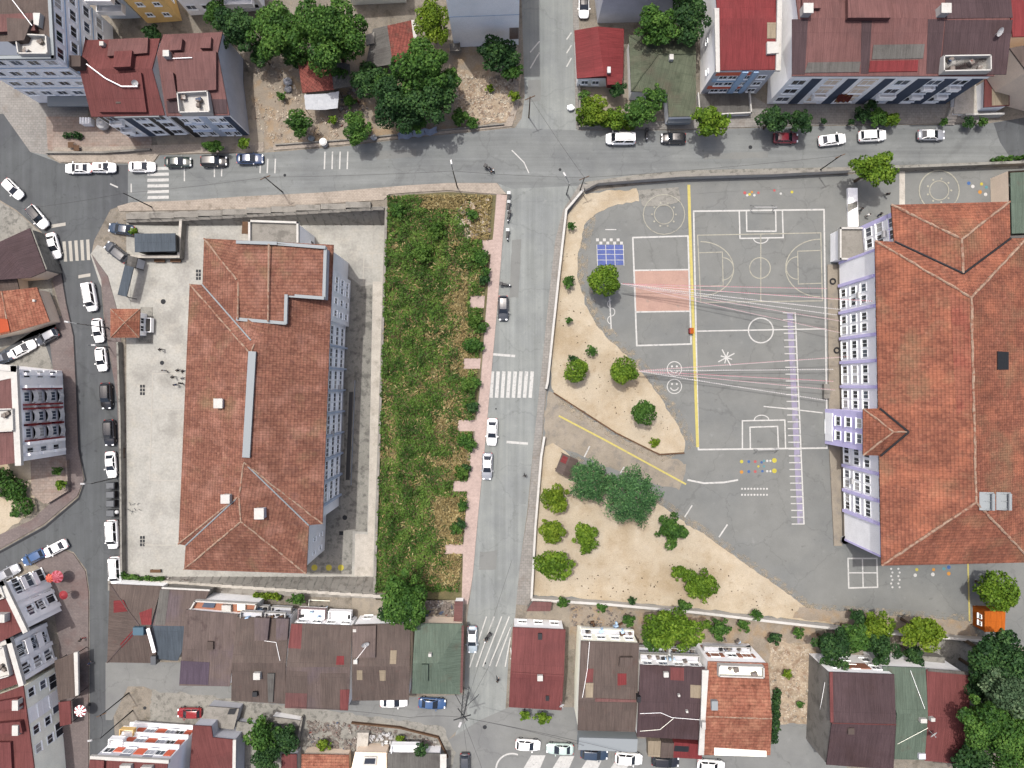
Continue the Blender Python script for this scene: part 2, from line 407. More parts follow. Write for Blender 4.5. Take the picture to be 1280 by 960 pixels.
for k_, v_ in {'pred': (205, 110, 110), 'porange': (222, 160, 80), 'pteal': (110, 170, 180), 'pgreen': (135, 165, 120), 'pyellow': (220, 208, 90), 'pblue': (80, 120, 180)}.items():
    M[k_] = pm(k_+'_game_paint', c(*v_), var=.1)
RT = [(c(192, 142, 124), .35, .5, .66, .7), (c(140, 100, 90), .9, .55, .7, .7), (c(158, 138, 106), .22, .56, .7, .5)]
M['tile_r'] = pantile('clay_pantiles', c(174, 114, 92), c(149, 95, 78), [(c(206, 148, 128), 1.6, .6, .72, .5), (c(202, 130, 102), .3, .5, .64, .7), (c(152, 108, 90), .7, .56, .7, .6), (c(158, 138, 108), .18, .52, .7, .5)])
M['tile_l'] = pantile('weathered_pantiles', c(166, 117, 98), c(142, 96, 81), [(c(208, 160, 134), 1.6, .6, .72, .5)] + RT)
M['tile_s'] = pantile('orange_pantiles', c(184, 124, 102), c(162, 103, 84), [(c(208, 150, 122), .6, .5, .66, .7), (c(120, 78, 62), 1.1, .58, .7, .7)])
M['tile_d'] = pantile('dull_red_pantiles', c(166, 98, 88), c(142, 84, 76), [(c(120, 98, 86), .7, .52, .66, .7)])
M['mortar'] = pm('pale_ridge_mortar', c(196, 168, 146), var=.2, scale=1.5, spots=[(c(168, 112, 90), 1.8, .48, .62, .9)])
M['maroon'] = corrug('maroon_metal_sheet', c(134, 82, 80), [(c(126, 80, 78), .3, .5, .66, .7)])
M['maroon2'] = corrug('faded_maroon_sheet', c(138, 100, 97), [(c(126, 94, 92), .25, .5, .66, .7)])
M['red'] = corrug('red_metal_sheet', c(147, 68, 70), [(c(138, 68, 69), .2, .5, .66, .6)])
M['red2'] = corrug('dull_red_sheet', c(136, 82, 81), [(c(127, 78, 78), .25, .5, .66, .6)])
M['brown'] = corrug('brown_metal_sheet', c(117, 104, 98), [(c(107, 96, 91), .35, .5, .66, .7), (c(116, 92, 86), .9, .6, .72, .6)])
M['brown2'] = corrug('mauve_brown_sheet', c(126, 112, 107), [(c(118, 106, 111), .12, .48, .6, .8), (c(90, 76, 74), .5, .58, .7, .7)])
M['dkbrown'] = corrug('dark_maroon_brown_sheet', c(96, 79, 82), [(c(86, 68, 68), .2, .5, .66, .7)])
M['green'] = corrug('grey_green_metal_sheet', c(114, 130, 116), [(c(102, 118, 106), .25, .5, .66, .7), (c(112, 108, 96), .6, .58, .7, .5)])
M['oldgreen'] = corrug('mossy_green_sheet', c(110, 118, 98), [(c(112, 106, 92), .3, .5, .66, .7), (c(78, 88, 70), .6, .54, .7, .7)], seam=1.2)
M['slate'] = corrug('slate_blue_sheet', c(96, 106, 116), [], period=.6)
M['greycor'] = corrug('grey_metal_sheet', c(122, 120, 116), [(c(98, 94, 92), .5, .5, .66, .7)])
M['beigecor'] = corrug('yellowed_plastic_sheet', c(176, 162, 140), [])
M['bluegrey'] = solid('galvanised_flashing', c(178, 186, 190), .6, 0, .2)
M['white'] = pm('white_render', cw(222, 222, 220), var=.05, fine=.03)
M['white_w'] = pm('white_painted_wall', cw(236, 234, 228), var=.08, scale=1.2, spots=[(c(190, 184, 172), 1.4, .6, .74, .6)])
M['cream'] = pm('cream_render', cw(228, 222, 204), var=.06)
M['bluewall'] = pm('pale_blue_render', cw(226, 227, 224), var=.06, scale=.3, spots=[(cw(208, 212, 214), .3, .52, .68, .6)])
M['slatewall'] = pm('grey_blue_render', cw(160, 170, 184), var=.08, scale=.3)
M['tanwall'] = pm('tan_render', cw(196, 180, 162), var=.07, scale=.3)
M['yellowwall'] = pm('ochre_render', cw(196, 164, 108), var=.07)
M['greywall'] = pm('grey_render', cw(156, 158, 164), var=.08)
M['flatconc'] = pm('bare_cement', c(170, 166, 158), var=.12, scale=.4, spots=[(c(132, 129, 122), .7, .5, .66, .8)], fine=.14)
M['lilac'] = pm('lilac_render', cw(178, 172, 206), var=.06)
M['lilac_pale'] = pm('pale_lilac_render', cw(222, 218, 230), var=.05)
M['navy'] = pm('dark_navy_cladding', cw(58, 66, 80), var=.08)
M['black'] = solid('black_cladding', c(36, 38, 44), .5)
M['orange_p'] = pm('terracotta_panel', cw(186, 94, 70), var=.06)
M['bluepanel'] = pm('blue_grey_panel', cw(140, 162, 184), var=.06)
M['redtrim'] = solid('red_trim', c(182, 56, 64), .6)
M['teal'] = solid('teal_awning', c(84, 120, 140), .6)
M['glass'] = solid('window_glass', (.018, .022, .03, 1), .08, 0, .6)
M['glass_blue'] = solid('curtained_glass', c(110, 122, 140), .15, 0, .6)
M['frame'] = solid('white_window_frame', cw(215, 218, 222), .45)
M['metal'] = solid('grey_metal', c(128, 132, 136), .4, .6)
M['darkmetal'] = solid('dark_metal', c(58, 60, 64), .5, .4)
M['wire'] = solid('black_cable', c(48, 48, 52), .6)
M['wood'] = pm('weathered_wood', c(120, 92, 70), var=.2)
M['plastic_w'] = solid('white_plastic', c(232, 232, 232), .4)
M['kiosk'] = corrug('orange_painted_sheet', c(226, 122, 44), [], var=.05)
M['bark'] = pm('bark', c(108, 92, 76), var=.2, scale=4)
M['rubber'] = solid('tyre_rubber', (.012, .012, .013, 1), .8)
M['autoglass'] = solid('car_glass', (.012, .015, .02, 1), .06, 0, .7)
M['rim'] = solid('alloy_rim', (.4, .41, .42, 1), .35, .8)
M['lamp_w'] = solid('headlight_lens', (.7, .72, .75, 1), .1, 0, .7)
M['lamp_r'] = solid('tail_light_lens', (.35, .01, .01, 1), .15, 0, .6)
M['trim'] = solid('black_plastic_trim', (.02, .02, .021, 1), .6)
M['skin'] = solid('skin', (.45, .27, .19, 1), .6)
M['hair'] = solid('dark_hair', (.02, .015, .012, 1), .6)
M['cap'] = pm('weathered_white_sunlit', c(240, 238, 232), var=.08, scale=1, spots=[(c(196, 190, 178), 1.4, .58, .74, .5)])  # darker copy of the white for sunlit surfaces, plus weathering spots
M['tterr'] = pm('terracotta_terrace', c(196, 136, 110), var=.1)
M['curtain'] = solid('drawn_curtain', c(176, 174, 170, 1.2), .7)
M['tarp'] = pm('white_tarpaulin', c(226, 230, 236), var=.06, scale=2)
M['rubble'] = pm('rubble_stone', c(232, 220, 200), var=.3, scale=1.2, spots=[(c(176, 152, 132), 1.1, .46, .58, .85), (c(140, 132, 120), .5, .56, .66, .8)])
M['junk'] = pm('scrap', c(150, 140, 132), var=.3, scale=1.5, spots=[(c(80, 100, 130), .9, .6, .64, .9), (c(210, 206, 200), .8, .58, .62, .9), (c(140, 70, 60), 1.1, .62, .66, .9)])
LG = {
 'fresh': leafmat('fresh_leaves', c(64, 92, 34), c(104, 134, 48), c(146, 168, 72), g=(1.4, 1.52, .95)),
 'lime':  leafmat('yellow_green_leaves', c(88, 112, 36), c(136, 152, 50), c(176, 182, 76), g=(1.0, 1.25, .85)),
 'mid':   leafmat('mid_green_leaves', c(46, 72, 38), c(78, 106, 50), c(118, 140, 72), g=(1.35, 1.75, 1.3)),
 'dark':  leafmat('dark_green_leaves', c(34, 54, 36), c(54, 80, 48), c(90, 112, 66), g=(1.4, 1.8, 1.4)),
 'pine':  leafmat('blue_green_needles', c(40, 62, 50), c(68, 96, 74), c(118, 140, 112), .15, g=(1.25, 1.75, .95)),
 'silver':leafmat('silvery_leaves', c(60, 80, 60), c(92, 112, 88), c(156, 168, 140), g=(1.3, 1.5, 1.2)),
 'weed':  leafmat('weed_leaves', c(56, 84, 36), c(88, 122, 52), c(126, 152, 76), g=(1.3, 1.4, 1.15)),
 'straw': leafmat('dry_straw', c(140, 116, 78), c(182, 158, 108), c(212, 194, 146), .2, g=(1.4, 1.5, 1.5)),
}

# ------------------------------------------------------------------ the ground: one sheet with the sunken schoolyard cut out
HX0, HX1 = -62.0, -19.9           # sunken yard, world x
HY0, HY1 = -33.0, 27.2            # world y of the wall tops
BY0, BY1 = -31.2, 25.7            # world y of the wall feet
YZ = -4.0
bm = bmesh.new()
def loop(pts):
    v = [bm.verts.new((x, y, 0)) for x, y in pts]
    return [bm.edges.new((v[i], v[(i+1) % len(v)])) for i in range(len(v))]
es = loop([(-700, -700), (700, -700), (700, 700), (-700, 700)]) + loop([(HX0, HY0), (HX1-1.9, HY0), (HX1, HY1), (HX0, HY1)])
bmesh.ops.triangle_fill(bm, edges=es, use_beauty=True)
for X in (-62, -16):
    bmesh.ops.bisect_plane(bm, geom=bm.verts[:]+bm.edges[:]+bm.faces[:], plane_co=(X, 0, 0), plane_no=(1, 0, 0))
for f in bm.faces:
    f.normal_update()
    if f.normal.z < 0: f.normal_flip()
for v in bm.verts: v.co.z = gz(v.co.x)
me = bpy.data.meshes.new('ground'); bm.to_mesh(me); bm.free(); me.materials.append(M['dirt'])
o = bpy.data.objects.new('ground', me); col.objects.link(o); o['kind'] = 'structure'
# floor of the sunken yard
drape('schoolyard_floor', [[(158, 276), (484, 276), (484, 300), (471, 726), (158, 726)]], M['concrete'], .004, zg=YZ)
drape('yard_entrance_paving', [[(113, 318), (122, 306), (150, 318), (162, 322), (164, 400), (150, 392), (141, 388), (124, 352)]], M['concrete'], .03)
drape('side_yard_paving', [[(430, 341), (452, 358), (466, 356), (465, 420), (459, 665), (441, 664), (440, 718), (384, 718), (384, 640), (430, 560)]], M['concrete_dark'], .02, zg=YZ)
drape('pale_walkway', [[(466, 352), (479, 352), (466, 720), (443, 720), (444, 667), (460, 668)]], M['concrete_pale'], .024, zg=YZ)

# ------------------------------------------------------------------ roads
drape('road', [[(650, -60), (716, -60), (722, 163), (730, 226), (704, 262), (694, 300), (683, 400), (676, 470), (668, 545), (659, 640), (650, 705), (644, 770), (637, 800), (632, 885), (640, 912),
                (640, 1020), (556, 1020), (566, 930), (580, 880), (583, 780), (591, 720), (598, 640), (606, 560), (613, 480), (622, 380), (629, 290), (634, 245), (622, 229),
                (640, 165), (652, 148), (656, 120)]], M['road'], .008)
drape('street', [[(-60, 132), (30, 155), (60, 196), (75, 204), (192, 204), (200, 194), (330, 191), (430, 183), (520, 172), (640, 160), (726, 163), (840, 163), (1000, 158), (1230, 155), (1400, 128),
                  (1400, 200), (1280, 204), (1060, 212), (860, 216), (792, 222), (725, 232), (640, 236), (622, 229), (560, 229), (400, 241), (300, 246), (230, 251), (165, 253), (146, 258), (110, 262), (-60, 240)]], M['road_ew'], .012)
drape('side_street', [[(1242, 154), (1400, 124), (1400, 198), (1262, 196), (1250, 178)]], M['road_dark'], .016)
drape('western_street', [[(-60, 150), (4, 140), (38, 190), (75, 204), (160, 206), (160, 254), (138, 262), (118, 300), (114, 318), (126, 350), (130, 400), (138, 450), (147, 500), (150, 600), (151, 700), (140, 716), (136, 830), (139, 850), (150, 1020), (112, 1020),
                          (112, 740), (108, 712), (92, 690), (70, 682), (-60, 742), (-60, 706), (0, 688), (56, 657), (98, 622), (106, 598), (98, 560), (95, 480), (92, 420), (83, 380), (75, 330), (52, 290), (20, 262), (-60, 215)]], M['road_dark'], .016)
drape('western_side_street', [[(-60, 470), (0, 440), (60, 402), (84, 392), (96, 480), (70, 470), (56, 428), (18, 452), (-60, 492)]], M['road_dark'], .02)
drape('alley', [[(132, 828), (230, 828), (300, 862), (440, 872), (584, 868), (584, 900), (560, 925), (540, 912), (440, 898), (300, 884), (230, 880), (180, 858), (160, 858), (140, 900), (132, 900)]], M['road_alley'], .02)
drape('parking_street', [[(636, 884), (720, 884), (730, 920), (960, 930), (1010, 925), (1060, 960), (1280, 960), (1400, 1040), (560, 1040), (560, 925), (600, 900)]], M['road_alley'], .02)
drape('lot_driveway', [[(960, 900), (1010, 900), (1040, 962), (1130, 962), (1130, 1000), (950, 1000)]], M['road_alley'], .028)

# pavements: real raised slabs
drape('pavement', [[(634, 243), (629, 290), (622, 380), (613, 480), (606, 560), (598, 640), (591, 720), (585, 755), (577, 755), (579, 690), (585, 600), (594, 540), (601, 480), (607, 400), (612, 330), (617, 290), (621, 243)]], M['pink'], .13, .16)
drape('pavement', [[(x0, y0), (x1, y0), (x1-1, y1), (x0-1, y1)] for x0, x1, y0, y1 in
      ((588, 606, 370, 385), (580, 601, 448, 461), (573, 596, 525, 539), (584, 596, 566, 577), (567, 588, 601, 614), (557, 581, 680, 692), (603, 616, 300, 318))], M['pink'], .126, .15)
drape('pavement', [[(621, 229), (560, 229), (400, 241), (300, 246), (230, 251), (165, 253), (147, 258), (150, 264), (300, 262), (480, 250), (486, 243), (560, 238), (621, 243), (634, 244)]], M['beige'], .13, .16)
drape('pavement', [[(725, 230), (704, 262), (694, 300), (683, 400), (676, 470), (668, 545), (660, 640), (650, 705), (645, 755), (662, 757), (667, 700), (675, 570), (683, 480), (689, 420), (697, 345), (705, 270), (726, 242), (740, 231)]], M['greypave'], .13, .16)
drape('pavement', [[(730, 228), (792, 219), (860, 213), (1060, 209), (1280, 201), (1400, 196), (1400, 206), (1280, 210), (1060, 216), (860, 221), (793, 226), (740, 233)]], M['concrete_dark'], .12, .15)
drape('pavement', [[(62, 194), (76, 203), (192, 203), (199, 193), (330, 190), (330, 178), (190, 182), (70, 184)]], M['beige'], .13, .16)
drape('pavement', [[(722, 162), (840, 162), (1000, 157), (1228, 154), (1222, 130), (960, 132), (940, 120), (870, 148), (722, 160)]], M['greypave'], .11, .15)
drape('pavement', [[(714, -60), (720, 161), (726, 161), (722, -60)]], M['greypave'], .12, .15)
drape('pavement', [[(644, -60), (649, 130), (640, 158), (520, 171), (430, 181), (342, 188), (342, 182), (430, 176), (520, 166), (632, 154), (643, 130), (638, -60)]], M['beige'], .12, .15)
drape('pavement', [[(75, 332), (83, 380), (92, 420), (95, 480), (98, 560), (105, 600), (97, 620), (55, 655), (0, 686), (-60, 704), (-60, 690), (0, 668), (40, 650), (84, 610), (80, 470), (68, 470), (62, 420), (78, 395), (66, 350)]], M['redpave'], .12, .14)
drape('pavement', [[(111, 740), (107, 714), (92, 692), (72, 685), (40, 700), (60, 720), (74, 800), (78, 900), (80, 1020), (111, 1020)]], M['redpave'], .12, .14)
drape('pavement', [[(115, 318), (127, 350), (131, 400), (139, 450), (147, 500), (150, 600), (150, 712), (156, 712), (155, 600), (152, 430), (146, 385), (135, 345)]], M['redpave'], .12, .14)
drape('gutter', [[(74, 330), (82, 380), (91, 420), (95, 480), (98, 560), (106, 600), (98, 622), (56, 658), (0, 689), (-60, 708), (-60, 710.5), (0, 692), (57, 661), (100, 624), (108.5, 600), (100.5, 560), (97, 480), (93.5, 420), (84.5, 380), (76.5, 330)]], M['darkkerb'], .03)
# lots around the houses
drape('lot_paving', [[(58, 146), (172, 146), (190, 172), (190, 192), (75, 194), (60, 186)]], M['slabs'], .1, .12)
drape('lot_paving', [[(190, 150), (330, 150), (330, 191), (200, 193)]], M['tan'], .05)
drape('lot_paving', [[(38, 560), (90, 572), (86, 610), (56, 630), (40, 618)]], M['slabs'], .1, .12)
drape('lot_paving', [[(135, 722), (330, 734), (330, 760), (135, 738)]], M['flatconc'], .03)
drape('lot_paving', [[(440, 745), (584, 750), (584, 790), (440, 785)]], M['tan'], .03)
drape('lot_paving', [[(722, 100), (870, 100), (870, 160), (722, 160)]], M['tan'], .03)
drape('lot_paving', [[(664, 752), (712, 756), (712, 790), (652, 786)]], M['tan'], .03)
drape('lot_paving', [[(1160, 785), (1222, 792), (1222, 840), (1160, 840)]], M['concrete_dark'], .03)
drape('lot_paving', [[(-60, 70), (110, 80), (110, 150), (60, 150), (60, 194), (38, 190), (4, 142), (-60, 150)]], M['greypave'], .02)
drape('lot_paving', [[(-60, 218), (20, 264), (52, 292), (74, 332), (64, 350), (70, 410), (0, 436), (-60, 465)]], M['concrete_dark'], .02)
drape('lot_paving', [[(-60, 475), (18, 452), (56, 430), (80, 475), (84, 560), (-60, 580)]], M['concrete_dark'], .015)
drape('patch_repair', [[(640, 300), (652, 299), (648, 372), (637, 372)], [(600, 690), (622, 688), (620, 712), (598, 713)], [(470, 190), (520, 186), (521, 196), (471, 200)], [(880, 192), (960, 189), (960, 197), (880, 200)], [(660, 100), (676, 100), (676, 126), (659, 128)]], M['road_patch'], .024)
drape('lot_earth', [[(318, 60), (640, 60), (640, 152), (520, 165), (330, 186), (315, 150)]], M['earth'], .03)
drape('lot_earth', [[(562, 88), (652, 92), (645, 148), (600, 158), (570, 150)]], M['lotmix'], .05)
drape('lot_earth', [[(712, 755), (1020, 782), (1020, 930), (964, 930), (960, 830), (712, 810)]], M['earth'], .02)
drape('lot_earth', [[(962, 800), (1014, 806), (1012, 905), (962, 905)]], M['lotmix'], .045)
drape('lot_earth', [[(190, 862), (262, 870), (440, 892), (556, 908), (568, 940), (560, 1020), (180, 1020)]], M['concrete_dark'], .03)
drape('garden_soil', [[(-60, 560), (40, 576), (46, 640), (0, 668), (-60, 690)]], M['sand'], .03)
# the overgrown lot
drape('overgrown_lot_soil', [[(484, 246), (560, 240), (620, 244), (616, 300), (606, 400), (600, 480), (592, 540), (584, 600), (578, 690), (580, 750), (470, 750), (470, 700), (482, 400)]], M['lotsoil'], .03)
# the eastern schoolyard
drape('schoolyard', [[(726, 242), (795, 231), (860, 224), (1060, 218), (1280, 208), (1400, 204), (1400, 830), (1232, 800), (1060, 784), (870, 762), (664, 745), (676, 570), (684, 480), (698, 345), (706, 270)]], M['yard'], .016)
drape('gate_paving', [[(686, 490), (700, 500), (770, 545), (860, 580), (850, 612), (800, 600), (740, 575), (690, 556), (678, 560), (682, 510)]], M['tan'], .02)
drape('sand_bed', [[(727, 243), (796, 236), (800, 250), (772, 257), (745, 266), (730, 282), (723, 318), (722, 345), (733, 385), (752, 415), (790, 452), (815, 482), (845, 528), (857, 552), (855, 565), (826, 568), (770, 541), (692, 492), (688, 478), (692, 420), (700, 340), (708, 272)]], M['sand'], .06, .08)
drape('sand_bed', [[(676, 560), (690, 553), (702, 560), (722, 580), (800, 615), (838, 640), (858, 655), (880, 668), (930, 704), (1000, 753), (1018, 768), (1150, 780), (1222, 792), (1222, 797), (1060, 782), (870, 760), (665, 743), (670, 650)]], M['sand'], .06, .08)
drape('bare_earth_strip', [[(1000, 757), (1020, 762), (1210, 776), (1222, 796), (1060, 781), (990, 772)]], M['earth'], .075)
m_, n_, l_, b_ = newmat('blown_sand'); b_.inputs['Roughness'].default_value = .95; b_.inputs['Base Color'].default_value = c(206, 192, 168)
t_ = node(n_, 'ShaderNodeTexNoise'); t_.inputs['Scale'].default_value = .9; t_.inputs['Detail'].default_value = 8; t_.inputs['Roughness'].default_value = .7; l_.new(possock(n_), t_.inputs['Vector'])
r_ = node(n_, 'ShaderNodeMapRange'); r_.inputs[1].default_value = .46; r_.inputs[2].default_value = .66; r_.inputs[4].default_value = .75; l_.new(t_.outputs[0], r_.inputs[0]); l_.new(r_.outputs[0], b_.inputs['Alpha'])
for i_, d_ in enumerate((5, 11)):
    drape('blown_sand', [grow([(745, 268), (732, 282), (724, 318), (724, 345), (735, 385), (754, 415), (791, 452), (816, 482), (846, 528), (856, 552), (826, 566), (770, 539), (705, 500), (705, 400), (712, 300)], d_)], m_, .03+.006*i_)
    drape('blown_sand', [grow([(722, 582), (800, 617), (838, 642), (858, 657), (880, 670), (930, 706), (1000, 755), (1030, 768), (1010, 768), (800, 742), (700, 690)], d_)], m_, .026+.006*i_)
    drape('blown_sand', [grow([(1000, 757), (1020, 762), (1210, 776), (1215, 788), (1060, 776)], d_*.7)], m_, .045+.006*i_)
drape('concrete_pad', [[(797, 238), (848, 234), (851, 252), (830, 258), (803, 258)]], M['concrete_dark'], .064)
drape('facade_bed', [[(1034, 331), (1046, 331), (1052, 682), (1042, 682), (1036, 560)]], M['tan'], .2, .2)
drape('ramp', [[(1058, 236), (1070, 236), (1071, 284), (1059, 284)]], M['lilac_pale'], .5, .5)
drape('patch_repair', [[(1058, 256), (1070, 252), (1070, 260), (1058, 266)]], M['concrete_dark'], .506)
drape('strip_paving', [[(1124, 214), (1131, 214), (1131, 262), (1124, 262)]], M['concrete_pale'], .05, .05)

# ------------------------------------------------------------------ painted markings
L = Lines(.03)
L.line([(867, 264), (1030, 262), (1034, 560), (873, 562)], 2, True)
L.line([(868, 414), (1032, 411)], 1.6).circle(951, 413, 15.5, 1.6)
L.line([(924, 264), (925, 298), (979, 297), (978, 263)], 1.7).line([(933, 264), (933.5, 289), (970, 289), (969.5, 263)], 1.7)
L.line([(928, 561), (928, 526), (981, 525), (982, 560)], 1.7).line([(938, 561), (937.5, 534), (972, 533), (973, 560)], 1.7)
L.arc(952, 525, 9, 6, 180, 360, 1.2).arc(951, 298, 9, 6, 0, 180, 1.2)
L.build('court_lines', M['paint'])
L = Lines(.036)
L.line([(872, 294), (1026, 291), (1028, 376), (876, 378)], 1.3, True).line([(951, 293), (951, 377)], 1.2).circle(950, 335, 13, 1.3)
L.line([(874, 316), (903, 315), (904, 357), (875, 358)], 1.2).arc(903, 336, 14, 14, -90, 90, 1.2).line([(1026, 313), (997, 314), (998, 355), (1027, 354)], 1.2).arc(997, 335, 14, 14, 90, 270, 1.2)
L.arc(876, 336, 41, 34, -90, 90, 1.3).arc(1025, 335, 43, 36, 90, 270, 1.3)
L.build('court_lines', M['paint_dim'])
L = Lines(.026)
L.fill([(792, 338), (860, 337), (862, 389), (795, 390)]); L.build('court_fill', M['paint_salmon'])
L = Lines(.034)
L.line([(791, 297), (860, 295), (864, 430), (796, 432)], 2, True).line([(792, 338), (860, 337)], 1.8).line([(795, 390), (862, 389)], 1.8)
L.build('court_lines', M['paint'])
L = Lines(.042)
L.line([(861, 232), (863, 300), (867, 415), (872, 558)], 3.6).line([(699, 520), (760, 552), (857, 605)], 2.2).line([(1210, 705), (1212, 776)], 2)
L.build('yellow_line', M['paint_y'])
L = Lines(.03)
L.fill([(746, 306), (779, 306), (780, 331), (747, 332)]); L.build('game_squares', M['paint_blue'])
L = Lines(.034)
for x in (746, 757, 768, 779): L.line([(x, 306), (x+1, 332)], .8)
for y in (312, 318, 325): L.line([(746, y), (780, y)], .6)
for i in range(8):
    L.fill([(745+i*4.3, 298+(i % 2)*4), (748.6+i*4.3, 298+(i % 2)*4), (748.6+i*4.3, 301.6+(i % 2)*4), (745+i*4.3, 301.6+(i % 2)*4)])
L.line([(757, 287), (770, 287)], 1.2)
L.build('game_squares', M['paint'])
L = Lines(.07)
L.arc(830, 268, 26, 25, 0, 360, 1).circle(830, 268, 12, 1)
for i in range(10): L.dot(830+15*math.cos(i*.63), 268+15*math.sin(i*.63), 1.2)
L.circle(1174, 238, 25, 1.4).circle(1174, 238, 12, 1.2)
for i in range(9): L.dot(1174+15*math.cos(i*.7), 238+15*math.sin(i*.7), 1.3)
L.build('game_circle', M['paint_dim'])
L = Lines(.034)
L.line([(762, 372), (764, 411)], 1.6)
for i in range(3): L.arc(764, 380+i*10, 4.5, 5, -90 if i % 2 else 90, 90 if i % 2 else 270, 1)
for i in range(8):
    a = i*math.pi/4+.3; r_ = 11 if i % 2 else 7
    L.line([(908, 447), (908+r_*math.cos(a), 447+r_*math.sin(a))], 1.5)
for cy_ in (461, 483):
    L.circle(843, cy_, 9, 1.1).dot(840, cy_-3, 1.3).dot(846, cy_-3, 1.3).arc(843, cy_, 5, 5, 20, 160, 1.2)
L.line([(737, 558), (730.5, 571)], 1.6).line([(780, 584), (775, 592)], 1.6).line([(865, 632), (856, 646)], 1.6).line([(909, 656), (899, 671)], 1.8)
L.line([(1060, 698), (1096, 698), (1097, 734), (1061, 735)], 1.8, True).line([(1078, 698), (1079, 735)], 1.6).line([(1060, 716), (1097, 716)], 1.6)
for j in range(2):
    for i in range(9): L.dot(927.5+i*3.9, 611+j*7.5, 1.25)
    for i in range(6): L.dot(1114+j*9+(i % 2)*1.5, 711+i*4.6, 1.3)
L.line([(860, 600), (880, 604), (905, 603), (922, 600)], 2.2).line([(955, 508), (985, 511), (1028, 516)], 1.4)
L.build('game_markings', M['paint'])
L = Lines(.022)
L.fill([(984, 391), (991, 391), (1004, 655), (997, 655)]); L.build('ladder_fill', M['paint_lilac'])
L = Lines(.034)
L.line([(994, 391), (1005, 655)], 1.7)
for i in range(32):
    t = i/31; x = 994+11*t; y = 391+264*t
    L.line([(x, y), (x-15, y)], 1.3)
L.build('ladder_lines', M['paint'])
for nm, ml, pts in (('game_dots', 'pyellow', [(927, 577, 2.2), (968, 575.5, 3), (968, 588.5, 3), (948, 583, 1.5), (990, 240, 1.8), (937, 243, 1.8), (1227, 230, 2), (1146, 712, 2)]),
                    ('game_dots', 'porange', [(927, 590, 2.2), (1186, 717, 2.4), (1225, 240, 2.4), (1167, 712, 2), (940, 240, 1.5)]),
                    ('game_dots', 'pblue', [(936, 577, 1.8), (936, 589.5, 1.8), (952, 578, 1.6), (953, 589, 1.6), (1211, 229, 2.2), (1186, 709, 2.3)]),
                    ('game_dots', 'pred', [(944, 577, 1.8), (944, 589.5, 1.8), (931, 241, 2), (948, 241, 1.6), (968, 238, 1.6)]),
                    ('game_dots', 'pteal', [(955, 576, 1.4), (955, 583, 1.4), (1180, 711, 2), (1233, 234, 2)]),
                    ('game_dots', 'paint', [(959, 576, 1.5), (963, 576, 1.3), (959, 589, 1.5), (963, 589, 1.3), (934, 244, 1.6), (1216, 233, 2.2), (1232, 243, 2.2), (1144, 719, 2.2), (1166, 718, 2.4), (976, 242, 1.5), (943, 244, 1.6)])):
    L = Lines(.036)
    for x, y, r_ in pts: L.dot(x, y, r_)
    L.build(nm, M[ml])
# road paint
L = Lines(.03)
for i in range(8): L.fill([(613.5+i*7.1, 464), (617.8+i*7.1, 464.5), (615.8+i*7, 497.5), (611.5+i*7, 497)])
for i in range(6): L.fill([(184+i*.2, 209+i*7.2), (211, 208.5+i*7.2), (211, 212.3+i*7.2), (184, 212.8+i*7.2)])
L.build('crosswalk', M['paint'])
L = Lines(.03)
for i in range(5): L.fill([(78+i*7.4, 302-i*.6), (82+i*7.4, 301.6-i*.6), (84+i*7.2, 327-i*.5), (80+i*7.2, 327-i*.5)])
L.fill([(63, 281), (82, 278), (82, 282), (64, 285)]).fill([(98, 344), (113, 341.5), (113, 345.5), (98, 348)])
L.build('crosswalk', M['paint_faint'])
L = Lines(.03)
L.line([(617, 443), (643, 445)], 3).line([(634, 552.5), (659, 554.5)], 3)
for x in (405.5, 415, 424.5, 434): L.line([(x+.7, 190), (x, 211)], 1.7)
for x in (325, 334, 343.5): L.line([(x+.8, 199), (x, 216)], 1.7)
for x, y0, y1 in ((164, 230, 240), (230.5, 208, 226), (268, 208, 221), (277, 208, 220)): L.line([(x, y0), (x, y1)], 1.6)
L.line([(138, 230), (147, 234)], 1.8)
for i in range(3): L.line([(714, 41+i*16), (708.5, 49+i*17)], 1.6)
for i in range(2): L.line([(674, 66-i*14), (663, 85-i*20)], 1.6)
for i in range(8): L.line([(587+i*8.3+(0 if i < 5 else (i-4)*3), 834-i*.6+(0 if i < 4 else (i-3)*1.0)), (min(638, 608+i*9.5), 771+max(0, i-3)*13)], 1.5)
L.line([(640, 188), (655, 203), (661, 216)], 1.4)
for i in range(4): L.fill([(650+i*36, 968), (672+i*36, 968), (660+i*36+22, 944+i), (660+i*36+4, 944+i)])
L.arc(640, 962, 20, 20, 180, 290, 2)
L.build('parking_lines', M['paint'])
# the sunken yard's markings
L = Lines(.028, YZ)
L.line([(455, 316), (478, 317), (478, 354), (454, 354)], 1, True).line([(466, 316), (465.5, 334)], 1).line([(455, 334), (478, 335)], 1)
L.line([(190, 467), (232, 467)], 1).line([(191, 467), (187, 600), (228, 601)], 1).line([(180, 681), (230, 682)], .9)
L.line([(185, 512), (230, 512)], .6).line([(186, 566), (229, 566)], .6)
for i in range(2): L.circle(201, 376+i*12, 2.5, .7)
L.line([(384, 719), (440, 719)], 1.5)
L.build('yard_lines', M['paint_faint'])
L = Lines(.032, YZ)
for x in (393, 411, 426): L.dot(x, 709.5, 4)
L.build('game_dots', M['pyellow'])
L = Lines(.03, YZ)
for bx, by in ((178, 481), (178, 670), (248, 337)):
    for i in range(3):
        for j in range(2): L.fill([(bx-3+j*3.4, by+i*4.6), (bx-.4+j*3.4, by+i*4.6), (bx-.4+j*3.4, by+3.6+i*4.6), (bx-3+j*3.4, by+3.6+i*4.6)])
L.dot(204, 377, 3.3).dot(202.5, 453.5, 2.8).dot(431, 647, 3.2)
L.fill([(424, 664), (429, 664), (429, 669), (424, 669)])
